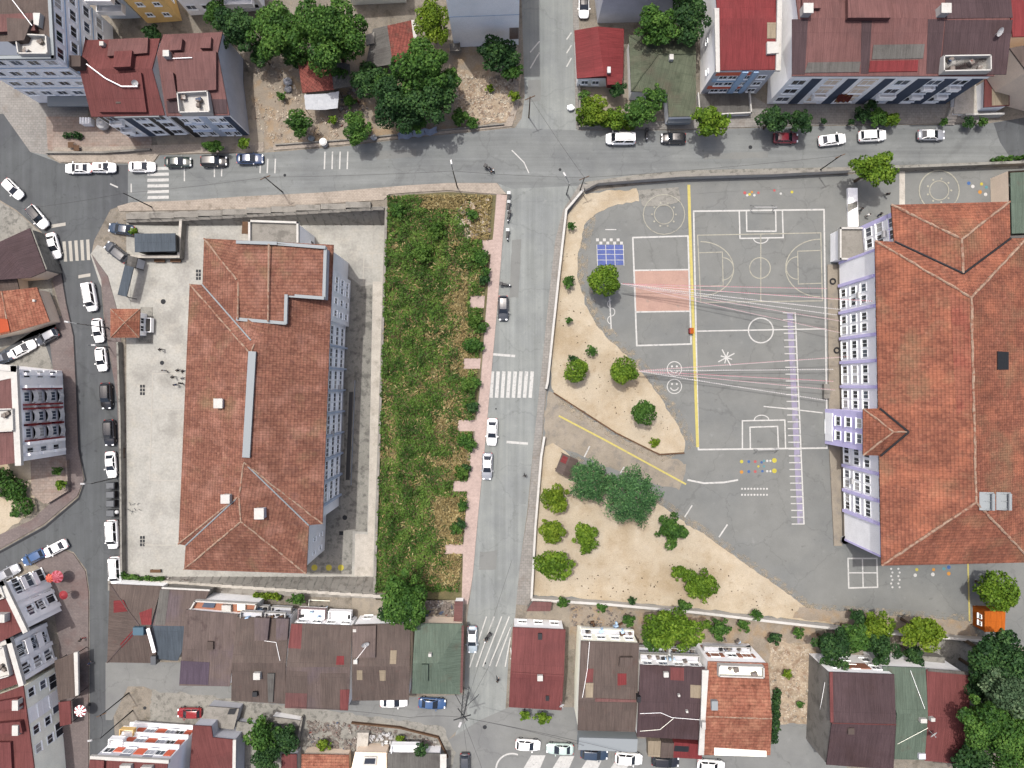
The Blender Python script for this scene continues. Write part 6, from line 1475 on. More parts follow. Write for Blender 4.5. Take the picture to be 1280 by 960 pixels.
tree(900, 786, 15, 'mid', 'mid green bush tree right of the broad bright tree by the wall', 3.4, group=g2)
tree(786, 775, 9, 'mid', 'slim upright shrub at the corner of the brown garden patch', 3, group=g2)
tree(752, 760, 7, 'mid', 'tiny shrub growing by the wall over the brown garden patch', 1.8, group=g2)
tree(704, 752, 8, 'mid', 'small shrub by the wall at the courtyard shed', 2.2, group=g2)
tree(790, 750, 6, 'dark', 'tiny weed bush on the sand side of the southern wall', 1.2, group=g2)
tree(855, 757, 10, 'mid', 'low scruffy bush on the sand side of the wall above the broad tree', 1.6, group=g2)
tree(945, 768, 9, 'mid', 'low scruffy bush on the wall between the broad tree and the dark trees', 1.6, group=g2)
tree(968, 797, 10, 'dark', 'small dark shrub beside the rubble lot', 2, group=g2)
g3 = 'big trees in the lower right corner'
tree(1252, 826, 42, 'dark', 'large dark tree just below the orange kiosk, topmost of the corner wood', 9, group=g3)
tree(1262, 862, 34, 'silver', 'silvery grey leafed tree between the dark trees of the corner wood', 11, group=g3)
tree(1232, 905, 36, 'mid', 'mid green big tree leaning over the dull red roof', 10, group=g3)
tree(1272, 925, 40, 'mid', 'big tree in the very lower right corner', 10, group=g3)
tree(1215, 950, 26, 'dark', 'dark tree at the bottom edge beside the dull red roof', 8, group=g3)
tree(1300, 880, 40, 'dark', 'dark tree at the right edge behind the silvery tree', 9, group=g3)
tree(1222, 858, 22, 'dark', 'small dark tree touching the upper corner of the dull red roof', 6, group=g3)
g4 = 'trees on the northern lots'
tree(298, 36, 30, 'dark', 'dark rounded tree right of the grey side wall of the townhouses', 6.5, group=g4)
tree(347, 44, 36, 'mid', 'green tree between the dark rounded one and the biggest crown', 7, group=g4)
tree(412, 42, 48, 'mid', 'biggest tree crown in the upper left, above the patched shack', 8.5, group=g4)
tree(372, 70, 18, 'mid', 'small tree at the left corner of the patched shack', 4, group=g4)
tree(540, 28, 22, 'lime', 'yellow green tree beside the blank pale blue building at the top', 6, group=g4, ry=34)
tree(528, 88, 36, 'mid', 'tall leafy tree in the middle of the trees beside the long shack', 8, group=g4)
tree(500, 130, 34, 'dark', 'dark tree overhanging the street below the long shack', 6, group=g4)
tree(543, 122, 32, 'dark', 'dark tree overhanging the street next to the pale rubble', 6.4, group=g4)
tree(460, 100, 24, 'dark', 'dark tree right of the patched shack', 5, group=g4)
tree(447, 160, 20, 'mid', 'street side tree with a yellow tinge below the patched shack', 4, group=g4)
tree(374, 155, 18, 'mid', 'small tree at the street left of the white barrel', 3.6, group=g4)
tree(575, 145, 12, 'mid', 'low bush at the left corner of the pale rubble', 2, group=g4)
tree(622, 66, 30, 'dark', 'dark tree under the blank pale blue wall, above the rubble', 5.5, group=g4, ry=22)
tree(640, 88, 15, 'mid', 'brighter small tree at the north street edge by the rubble', 4, group=g4)
tree(643, 120, 8, 'lime', 'thin yellowish bush on the kerb at the rubble corner', 1.8, group=g4)
tree(822, 34, 30, 'mid', 'tree with ragged branches over the mossy green roof', 7, group=g4, ry=24)
tree(862, 22, 24, 'dark', 'dark tree behind the ragged one, beside the white side wall', 7, group=g4, ry=34)
tree(742, 138, 22, 'lime', 'yellow green shrub tree in the corner garden of the red gabled house', 3, group=g4, ry=18)
tree(770, 148, 15, 'fresh', 'bright bush in the corner garden by the parked white van', 2.4, group=g4)
tree(772, 110, 12, 'dark', 'dark small tree at the lower corner of the red gabled roof', 3, group=g4)
tree(800, 142, 23, 'mid', 'leafy tree in front of the mossy green roof, above the black car', 4, group=g4, ry=18)
tree(818, 122, 16, 'mid', 'smaller tree overlapping the lower edge of the mossy green roof', 4.4, group=g4)
tree(888, 151, 27, 'fresh', 'tree on the pavement of the upper street in front of the grey porch', 5, group=g4, ry=20)
tree(966, 149, 19, 'dark', 'dark street tree above the dark red car', 4, group=g4)
tree(1002, 150, 17, 'dark', 'dark street tree between the dark red car and the white sedan', 4, group=g4)
tree(482, 106, 19, 'mid', 'leafy tree between the dark tree beside the shack and the tall leafy one', 5, group=g4)
tree(561, 98, 17, 'mid', 'leafy tree at the left edge of the pale rubble heap, above the street trees', 5, group=g4)
tree(520, 152, 16, 'mid', 'low street side tree between the two dark trees overhanging the street', 3.4, group=g4)
tree(270, 16, 18, 'mid', 'tree at the top edge left of the dark rounded tree', 5, group=g4)
tree(326, 66, 16, 'dark', 'small dark tree below the dark rounded tree, at the debris', 4, group=g4)
tree(190, 40, 13, 'dark', 'dark shrub tree in the shaded court behind the joined townhouses', 2.4, group=g4)
tree(424, 92, 12, 'mid', 'small tree tucked against the right side of the patched shack', 3.6, group=g4)
tree(437, 126, 10, 'mid', 'small garden shrub right of the white tarpaulin', 1.8, cat='shrub', name='shrub', group=g4)
tree(416, 150, 7, 'fresh', 'tiny light shrub on the debris below the white tarpaulin', 1.2, cat='shrub', name='shrub', group=g4)
tree(352, 120, 7, 'mid', 'tiny shrub beside the white sacks', 1.2, cat='shrub', name='shrub', group=g4)
tree(590, 152, 9, 'mid', 'low bush on the kerb at the bottom of the rubble heap', 1.2, cat='shrub', name='shrub', group=g4)
tree(998, 790, 8, 'mid', 'small shrub at the top of the brick rubble lot', 1.4, cat='shrub', name='shrub')
tree(930, 782, 9, 'mid', 'shrub behind the terrace of the orange tiled house', 1.8, cat='shrub', name='shrub')
tree(612, 110, 6, 'lime', 'scraggly weed in the middle of the pale rubble heap', .8, cat='shrub', name='shrub', group=g4)
tree(984, 842, 7, 'lime', 'scraggly weed bush in the middle of the brick rubble lot', .8, cat='shrub', name='shrub')
tree(1000, 880, 6, 'mid', 'small weed at the lower right of the brick rubble lot', .7, cat='shrub', name='shrub')
hedge([(728, 152), (756, 152), (786, 154)], 18, 2, 'fresh', 'broad bright hedge filling the corner garden along the upper street', leaf=.36)
hedge([(730, 122), (733, 138)], 15, 1.8, 'mid', 'hedge on the north street side of the corner garden', leaf=.36)
g5 = 'shrubs in front of the flats'
for x, y, r_, k_, lb in ((1078, 144, 12, 'dark', 'dark shrub in the bed before the flats, left of the reddish one'), (1098, 146, 14, 'mid', 'round reddish green shrub before the long flats'), (1114, 148, 11, 'fresh', 'light shrub at the right end of the bed before the long flats'),
    (1030, 151, 5, 'dark', 'tiny potted bush left of the paved entrance of the long flats'), (1064, 152, 5, 'dark', 'tiny potted bush right of the paved entrance of the long flats'), (1090, 130, 9, 'dark', 'small shrub close against the front of the long flats'),
    (1180, 152, 6, 'mid', 'small shrub at the foot of the concrete steps'), (1212, 152, 8, 'dark', 'dark low shrub below the white terrace rail'), (1228, 152, 7, 'mid', 'low bush at the right end of the white terrace rail')):
    tree(x, y, r_, k_, lb, 1.3+r_*.04, cat='shrub', name='shrub', group=g5, leaf=.25)
tree(266, 182, 16, 'mid', 'shrub on the pavement below the white roof terrace house', 2.6, cat='shrub', name='shrub', ry=10)
tree(305, 178, 9, 'fresh', 'small palm like shrub above the navy blue car', 2.4, cat='shrub', name='shrub')
hedge([(86, 172), (102, 172)], 8, 1.0, 'dark', 'clipped dark box hedge on the slab paved forecourt')
hedge([(12, 596), (26, 612), (36, 632)], 26, 2.2, 'mid', 'dense green hedge below the red trimmed flats', leaf=.36)
hedge([(-6, 592), (6, 606)], 28, 2.2, 'mid', 'denser end of the green hedge at the left edge of the picture', leaf=.36)
tree(72, 588, 7, 'mid', 'small shrub in the paved garden beside the hedge, upper one', 1.8, cat='shrub', name='shrub', zg=-4)
tree(76, 605, 8, 'fresh', 'small shrub in the paved garden beside the hedge, lower one', 1.8, cat='shrub', name='shrub', zg=-4)
tree(18, 642, 6, 'mid', 'lone weed bush on the sandy patch below the hedge', 1, cat='shrub', name='shrub', zg=-4)
tree(505, 752, 33, 'mid', 'large dense tree at the bottom end of the overgrown lot', 6.5, ry=40)
tree(480, 768, 9, 'dark', 'small dark shrub left of the large dense tree', 2, cat='shrub', name='shrub')
tree(524, 768, 12, 'mid', 'small tree clinging to the right of the large dense tree', 3)
tree(372, 748, 14, 'mid', 'green bush behind the ribbed wall above the mauve roofs', 2.4, cat='shrub', name='shrub', ry=8)
hedge([(146, 716), (170, 721), (205, 724)], 7, 1.0, 'mid', 'low strip of ivy along the wall at the lower left corner of the pale yard')
hedge([(322, 742), (352, 745)], 7, 1.2, 'lime', 'yellow green strip of shrubs behind the ribbed wall')
tree(328, 916, 24, 'mid', 'green tree right of the concrete hut at the bottom left', 4)
tree(356, 922, 20, 'dark', 'dark tree by the crumbling scrap yard wall', 3.6)
tree(334, 945, 20, 'dark', 'brownish dark tree at the bottom edge left of the scrap yard', 4)
tree(526, 936, 9, 'dark', 'pointed dark cypress like bush in front of the grey sheet roof', 2.6, cat='shrub', name='shrub', ry=12)
tree(500, 924, 7, 'lime', 'olive bush in the scrap yard by the white chairs', 1.4, cat='shrub', name='shrub')
tree(405, 930, 10, 'lime', 'yellowish weed bush in the left part of the scrap yard', 1.2, cat='shrub', name='shrub')
tree(656, 894, 8, 'fresh', 'round bush in front of the red roofed corner house, left of the pair', 2, cat='shrub', name='shrub')
tree(678, 896, 12, 'fresh', 'wider round bush in front of the red roofed corner house, right of the pair', 2, cat='shrub', name='shrub', ry=9)
hedge([(970, 862), (968, 890), (964, 922)], 9, 1.6, 'dark', 'narrow dark hedge along the right side of the orange tiled house')
tree(168, 289, 6, 'fresh', 'small bush touching the rear of the upper dark parked car', 1.4, cat='shrub', name='shrub', zg=-4)
tree(711, 352, 8, 'mid', 'leafy young plant on the sand strip left of the clipped tree', 1.6, cat='shrub', name='shrub', ry=12)
tree(714, 282, 6, 'mid', 'small plant near the top of the sand strip', 1.2, cat='shrub', name='shrub')
tree(711, 400, 5, 'mid', 'small plant halfway down the sand strip', 1.2, cat='shrub', name='shrub')
tree(740, 438, 8, 'mid', 'straggly plant on the sand above the small round tree', 1.4, cat='shrub', name='shrub')
tree(716, 448, 7, 'dark', 'dark scrubby plant on the sand directly above the small round tree', 1.0, cat='shrub', name='shrub')
tree(818, 553, 8, 'lime', 'sparse low weed on the tip of the sandy island', .5, cat='shrub', name='shrub')
hedge([(1240, 200), (1270, 199), (1300, 197)], 5, .8, 'mid', 'grassy verge hedge on the wall at the right end of the upper street')

# ------------------------------------------------------------------ the overgrown lot: weeds and dry grass nobody could count
def inlot(x, y):
    l = 484-(y-250)*.030 if y > 300 else 485
    r_ = 618-(y-250)*.085
    if not (l < x < r_-3 and 245 < y < 738): return False
    for ax, ay, bx, by in ((588, 370, 606, 385), (580, 448, 601, 461), (573, 525, 596, 539), (567, 601, 588, 614), (557, 680, 581, 692), (603, 300, 616, 318)):
        if ax < x < bx and ay < y < by: return False
    return True
def scatter(n, dense, fn):
    out = []
    while len(out) < n:
        x = rnd.uniform(464, 618); y = rnd.uniform(244, 740)
        if inlot(x, y) and rnd.random() < dense(x, y): out.append((x, y))
    return out
def nz(x, y, s, o=0): return noise.noise(Vector((x*s+o, y*s+o*.7, o)))
def lush(x, y):
    u = (x-470)/140
    v = 1.12-1.0*max(0, u-.40)*1.6+(.6 if u > .82 else 0)
    v += .9*nz(x, y, .03, 3)+.45*nz(x, y, .09, 8)
    if 505 < x < 560 and 262 < y < 350: v += .6
    if y > 620 and x < 530: v += .6
    if 545 < x < 575 and 620 < y < 700: v -= .7
    if y < 262 and x > 515: v -= .7
    if 588 < x < 618 and y < 300: v -= .8
    return max(0.0, min(1, v))
mound = lambda x, y: max(.05, .7+1.9*nz(x, y, .06, 20)+.9*nz(x, y, .15, 5))
pts = scatter(42000, lambda x, y: lush(x, y)**1.9, None)
P = []; T = []
for x, y in pts:
    p = G(x, y); h = mound(x, y)*rnd.uniform(.35, 1)*(1.0 if lush(x, y) > .6 else .55); P.append((p.x, p.y, p.z+.08+h)); T.append(.2+.7*nz(x, y, .05, 31)+.3*nz(x, y, .2, 2))
P = np.array(P); N = np.tile([0, 0, 1.0], (len(P), 1))
me = leaf_mesh('weeds', P, N, .3, LG['weed'], .6, .2, .8, np.array(T)); o = bpy.data.objects.new('weeds', me); col.objects.link(o)
tag(o, 'dense green weeds and creepers covering the vacant lot beside the pink pavement', 'weeds', kind='stuff')
pts = scatter(13000, lambda x, y: (1-lush(x, y)*.93)*.95, None)
P = []; N = []
for x, y in pts:
    p = G(x, y); P.append((p.x, p.y, p.z+.08+rnd.random()*.6)); a = 3*nz(x, y, .04, 50)+rnd.gauss(0, .4); N.append((math.cos(a)*.8, math.sin(a)*.8, .5))
me = leaf_mesh('dry_grass', np.array(P), np.array(N), .55, LG['straw'], .22, .3, .35); o = bpy.data.objects.new('dry_grass', me); col.objects.link(o)
tag(o, 'straw coloured dry grass patches among the weeds of the vacant lot', 'grass', kind='stuff')
for x, y, r_, k_, lb in ((602, 408, 9, 'mid', 'dark bush below the topmost square alcove of the pink pavement'), (599, 432, 8, 'mid', 'bush just above the alcove next to the crosswalk'), (595, 478, 8, 'mid', 'bush just below the alcove next to the crosswalk'), (592, 508, 9, 'dark', 'dark bush on the lot edge right of the crosswalk end'),
    (588, 556, 9, 'mid', 'bush on the lot edge beside the white sedan'), (582, 585, 8, 'dark', 'dark bush on the lot edge beside the silver car'), (579, 632, 8, 'mid', 'bush on the lot edge below the silver car'), (576, 655, 8, 'dark', 'dark bush on the lot edge, second below the silver car'), (608, 340, 7, 'mid', 'small bush on the lot edge above the dark grey car')):
    tree(x, y, r_, k_, lb, 1.2, cat='shrub', name='shrub', leaf=.3, group='bushes in the vacant lot')
for i, (x, y, r_, k_) in enumerate(((600, 322, 13, 'mid'), (590, 268, 9, 'mid'), (605, 350, 8, 'dark'), (594, 400, 10, 'weed'), (588, 430, 11, 'mid'), (585, 480, 9, 'weed'), (582, 550, 11, 'mid'), (577, 590, 10, 'weed'), (570, 660, 9, 'mid'), (498, 262, 11, 'mid'), (545, 285, 14, 'weed'), (527, 315, 15, 'weed'))):
    lb = ['rounded bush by the pink pavement in the upper part of the vacant lot', 'bush near the white rubble at the top of the vacant lot', 'dark low bush between the pavement and the rounded bush', 'weedy bush just below the topmost pink alcove',
          'green bush above the alcove level with the crosswalk', 'weedy bush beside the crosswalk on the lot edge', 'bush between the white car and the lot', 'weedy bush on the lot edge level with the silver car', 'bush low on the lot edge near the last alcove',
          'dark bush in the upper left corner of the vacant lot', 'bright weedy mound in the upper middle of the vacant lot', 'bright wide weedy mound below the upper middle one in the vacant lot'][i]
    tree(x, y, r_, k_, lb, 1.0+r_*.03, cat='shrub', name='shrub', leaf=.3, group='bushes in the vacant lot')
def rubble(name, label, poly, n, m, s0=.1, s1=.5, zg=None):
    mb = MB(); xs = [p[0] for p in poly]; ys_ = [p[1] for p in poly]; k = 0
    def ins(x, y):
        r_ = False
        for (a, b), (c_, d) in zip(poly, poly[1:]+poly[:1]):
            if (b > y) != (d > y) and x < (c_-a)*(y-b)/(d-b)+a: r_ = not r_
        return r_
    while k < n:
        x = rnd.uniform(min(xs), max(xs)); y = rnd.uniform(min(ys_), max(ys_))
        if not ins(x, y) or nz(x, y, .08, n) < rnd.uniform(-.5, .35): continue
        p = G(x, y, 0, zg); s = rnd.uniform(s0, s1)**1.3
        R_ = Matrix.Rotation(rnd.random()*6.3, 3, 'Z') @ Matrix.Rotation(rnd.gauss(0, .4), 3, 'X') @ Matrix.Rotation(rnd.gauss(0, .4), 3, 'Y')
        mb.box((p.x, p.y, p.z+s*.25), (s*rnd.uniform(.6, 1.5), s, s*rnd.uniform(.3, .8)), rot=R_, top=(rnd.uniform(.6, .95), rnd.uniform(.6, .95))); k += 1
    tag(mb.build(name, m), label, 'rubble', kind='stuff')
rubble('rubble', 'heap of pale broken stone on the lot beside the north street', [(562, 92), (648, 96), (644, 146), (600, 156), (572, 148)], 1500, M['rubble'], .06, .42)
rubble('rubble', 'pale debris strewn over the lot left of the patched shack', [(320, 72), (370, 80), (378, 130), (430, 150), (420, 178), (345, 184), (318, 150)], 800, M['rubble'], .08, .42)
rubble('rubble', 'broken bricks and stones on the lot beside the orange tiled house', [(964, 802), (1012, 808), (1008, 902), (968, 902)], 480, M['rubble'], .06, .42)
rubble('rubble', 'litter and scrap scattered in the yard above the bottom edge', [(384, 900), (440, 905), (545, 922), (550, 940), (384, 940)], 800, M['junk'], .1, .6)
rubble('rubble', 'white stones dumped in the upper right of the vacant lot', [(566, 256), (612, 250), (612, 290), (575, 300)], 160, M['rubble'], .15, .8)
rubble('rubble', 'household scrap between the shack and the street trees', [(424, 112), (452, 112), (470, 168), (425, 172)], 260, M['junk'], .1, .6)
rubble('rubble', 'small dark stones and clods on the upper sand strip', [(706, 300), (722, 320), (735, 400), (800, 470), (840, 540), (760, 530), (692, 480)], 170, M['bark'], .08, .3)
rubble('rubble', 'small clods on the lower sandy slope', [(672, 730), (860, 690), (990, 752), (1010, 770), (870, 755), (672, 742)], 150, M['bark'], .08, .3)
rubble('rubble', 'sticks and stones on the brown garden patch behind the houses', [(714, 758), (790, 762), (785, 782), (714, 782)], 130, M['junk'], .1, .5)
rubble('rubble', 'debris behind the ribbed wall above the corner house', [(206, 722), (262, 728), (260, 736), (206, 733)], 120, M['junk'], .1, .5)
rubble('rubble', 'odds and ends in the courtyard above the grey green hip roof', [(528, 752), (566, 752), (566, 776), (528, 776)], 110, M['junk'], .15, .8)
# ------------------------------------------------------------------ cars
PAINT = {}
def paint(n):
    if n not in PAINT:
        rgb = {'white': (.78, .78, .77, 1), 'black': (.012, .012, .014, 1), 'navy': (.02, .04, .095, 1), 'blue': (.03, .07, .16, 1), 'darkgrey': (.04, .044, .05, 1), 'silver': (.24, .25, .27, 1), 'red': (.18, .012, .016, 1),
               'wine': (.12, .012, .02, 1), 'palegreen': (.34, .42, .39, 1), 'bottle': (.02, .032, .028, 1), 'lightblue': (.28, .33, .37, 1), 'midnight': (.02, .035, .06, 1)}[n]
        m = solid(n+'_car_paint', rgb, .28, .15 if n == 'silver' else 0, .5, .8); PAINT[n] = m
    return PAINT[n]
def smoothstep(a, b, x): t = max(0, min(1, (x-a)/(b-a))); return t*t*(3-2*t)
def make_car(kind):
    P = dict(sedan=dict(L=4.5, W=1.78, H=1.45, ws=(.98, .12), rw=(-1.72, -1.02), hood=.92, deck=1.0, rear=.62),
             hatch=dict(L=4.1, W=1.76, H=1.5, ws=(.98, .18), rw=(-1.86, -1.48), hood=.95, deck=.98, rear=.78),
             suv=dict(L=4.5, W=1.86, H=1.66, ws=(1.02, .3), rw=(-2.02, -1.7), hood=1.06, deck=1.05, rear=.82),
             van=dict(L=4.9, W=1.92, H=1.95, ws=(1.62, .98), rw=(-2.3, -2.2), hood=1.12, deck=1.1, rear=.9))[kind]
    L_, W_, H_ = P['L'], P['W'], P['H']; hl = L_/2
    t = thing('parked_car' if kind != 'van' else 'van', 'x', 'car')
    ns = 26; ring = []
    belt = P['hood']+.06
    for i in range(ns+1):
        u = -1+2*i/ns; x = hl*u
        e = abs(u)
        taper = 1-.30*smoothstep(.78, 1.0, e)-.04*e*e if u > 0 else 1-.20*smoothstep(.84, 1.0, e)-.03*e*e
        hw = W_/2*taper
        zt = P['hood'] if x > P['ws'][0] else (P['deck'] if x < P['rw'][0] else belt)
        if u > 0: zt -= .26*smoothstep(.5, 1, u)
        else: zt -= .14*smoothstep(.88, 1, -u)
        zl = .24+.1*smoothstep(.85, 1, e)
        for s_, z_ in ((.86, zl), (.985, zl+.14), (1.0, .55), (.97, zt-.1), (.86, zt-.015), (.45, zt+.025), (0, zt+.035)):
            ring.append((x, -hw*s_, z_))
        for s_, z_ in ((.45, zt+.025), (.86, zt-.015), (.97, zt-.1), (1.0, .55), (.985, zl+.14), (.86, zl)):
            ring.append((x, hw*s_, z_))
    k = 13; mb = MB(); fs = []
    for i in range(ns):
        for j in range(k): fs.append((i*k+j, (i+1)*k+j, (i+1)*k+(j+1) % k, i*k+(j+1) % k))
    fs.append(tuple(range(k))); fs.append(tuple(range(ns*k+k-1, ns*k-1, -1)))
    mb.add(ring, fs)
    # roof panel and pillars
    bw = W_/2*.9; rw = W_/2*.70; zb = belt-.03; zr = H_
    B_ = {'fl': (P['ws'][0], bw*.93), 'rl': (P['rw'][0], bw*.94)}
    R_ = {'fl': (P['ws'][1], rw), 'rl': (P['rw'][1], rw*.96)}
    def gp_(c_, s_, up_): 
        q = (R_ if up_ else B_)[c_]; return Vector((q[0], q[1]*s_, zr-.05 if up_ else zb))
    co = {}
    for c_ in ('fl', 'rl'):
        for s_ in (1, -1):
            for u_ in (0, 1): co[(c_, s_, u_)] = gp_(c_, s_, u_)
    def frustum(m_): 
        m_.quad(co[('fl', 1, 0)], co[('fl', 1, 1)], co[('fl', -1, 1)], co[('fl', -1, 0)]); m_.quad(co[('rl', -1, 0)], co[('rl', -1, 1)], co[('rl', 1, 1)], co[('rl', 1, 0)])
        for s_ in (1, -1):
            q = [co[('rl', s_, 0)], co[('rl', s_, 1)], co[('fl', s_, 1)], co[('fl', s_, 0)]]
            m_.quad(*(q if s_ > 0 else q[::-1]))
    gb = MB(); frustum(gb)
    x0, x1 = R_['rl'][0], R_['fl'][0]; rr = []; n = 6
    for i in range(n+1):
        x = x0-.05+(x1-x0+.1)*i/n; dz = -.05*(2*i/n-1)**2
        for s_ in (-1, -.8, 0, .8, 1): rr.append((x, rw*s_*1.02, zr+dz-(.06 if abs(s_) == 1 else .012*abs(s_))))
    gb.add(rr, [(i*5+j, (i+1)*5+j, (i+1)*5+j+1, i*5+j+1) for i in range(n) for j in range(4)])
    b_ = mb.build('body', paint('white'), t, smooth=True, local=True)
    gb.build('roof', paint('white'), t, local=True)
    def pane(name, q, sc, off):
        c0 = sum(q, Vector())/4; n_ = (q[1]-q[0]).cross(q[3]-q[0]).normalized()
        if n_.dot(c0-Vector((-.3, 0, 1))) < 0: n_ = -n_
        m_ = MB(); w_ = [c0+(p-c0)*sc+n_*off for p in q]; m_.add(w_+[p-n_*.03 for p in w_], [(0, 1, 2, 3), (7, 6, 5, 4), (0, 4, 5, 1), (1, 5, 6, 2), (2, 6, 7, 3), (3, 7, 4, 0)])
        m_.build(name, M['autoglass'], t, local=True)
    pane('windscreen', [co[('fl', 1, 0)], co[('fl', 1, 1)], co[('fl', -1, 1)], co[('fl', -1, 0)]], .92, .02)
    pane('rear_window', [co[('rl', -1, 0)], co[('rl', -1, 1)], co[('rl', 1, 1)], co[('rl', 1, 0)]], .86, .02)
    for s_ in (1, -1):
        lo0, lo1, hi0, hi1 = co[('rl', s_, 0)], co[('fl', s_, 0)], co[('rl', s_, 1)], co[('fl', s_, 1)]
        for a, b in ((.05, .48), (.51, .95)):
            pane('side_window', [lo0.lerp(lo1, a), hi0.lerp(hi1, a), hi0.lerp(hi1, b), lo0.lerp(lo1, b)], .9, .015)
        m_ = MB(); m_.box((P['ws'][0]-.25, s_*(W_/2+.08), belt+.03), (.16, .2, .14)); m_.build('mirror', paint('white'), t, local=True)
        m_ = MB(); m_.box((hl-.16, s_*W_/2*.60, P['hood']-.25), (.26, .34, .13), top=(.8, .9)); m_.build('headlight', M['lamp_w'], t, local=True)
        m_ = MB(); m_.box((-hl+.08, s_*W_/2*.66, P['deck']-.22), (.16, .3, .18)); m_.build('tail_light', M['lamp_r'], t, local=True)
        for x in (hl-.82, -hl+.8):
            m_ = MB(); m_.tube((x, s_*(W_/2-.2), .33), (x, s_*(W_/2+.01), .33), .33, n=18); w_ = m_.build('wheel', M['rubber'], t, local=True)
            m_ = MB(); m_.tube((x, s_*(W_/2-.02), .33), (x, s_*(W_/2+.03), .33), .2, n=12); q = m_.build('rim', M['rim'], None, local=True); q.parent = w_
    m_ = MB(); m_.box((hl-.03, 0, .42), (.12, W_*.6, .16)); m_.build('front_grille', M['trim'], t, local=True)
    m_ = MB(); m_.box((-hl+.03, 0, .42), (.1, W_*.62, .14)); m_.build('rear_bumper', M['trim'], t, local=True)
    if kind == 'van':
        m_ = MB()
        for y in (-.55, .55): m_.box((-.5, y, H_+.04), (2.4, .05, .05))
        m_.build('roof_rail', M['trim'], t, local=True)
    return t
PROTO = {}
def car(kind, colr, px, py, ang, label, zg=None, roof=None, cat=None, sun=False, L=1):
    """ang: direction of the front in the picture, degrees clockwise from right"""
    new = kind not in PROTO
    if new: PROTO[kind] = make_car(kind); t = PROTO[kind]
    else: t = copy_thing(PROTO[kind])
    p = G(px, py, .9, zg); g = p.z-.9
    t.scale = (.94, .94, .94); t.location = (p.x, p.y, g+.03); t.rotation_euler = (0, 0, -math.radians(ang))
    t['label'] = label; t['category'] = cat or ('van' if kind == 'van' else 'car'); t['group'] = 'cars parked along the streets'
    for ch in t.children:
        nm = ch.name.split('.')[0]
        if nm in ('body', 'roof', 'mirror'):
            ch.material_slots[0].link = 'OBJECT'; ch.material_slots[0].material = paint(roof if (roof and nm == 'roof') else colr)
    if sun:
        H_ = dict(sedan=1.45, hatch=1.5, suv=1.66, van=1.95)[kind]
        m_ = MB(); m_.box((-.25, 0, H_+.0), (.55, .8, .03)); o = m_.build('sunroof', M['autoglass'], None, local=True); o.parent = t
    return t
SED, HAT, SUV, VAN = 'sedan', 'hatch', 'suv', 'van'
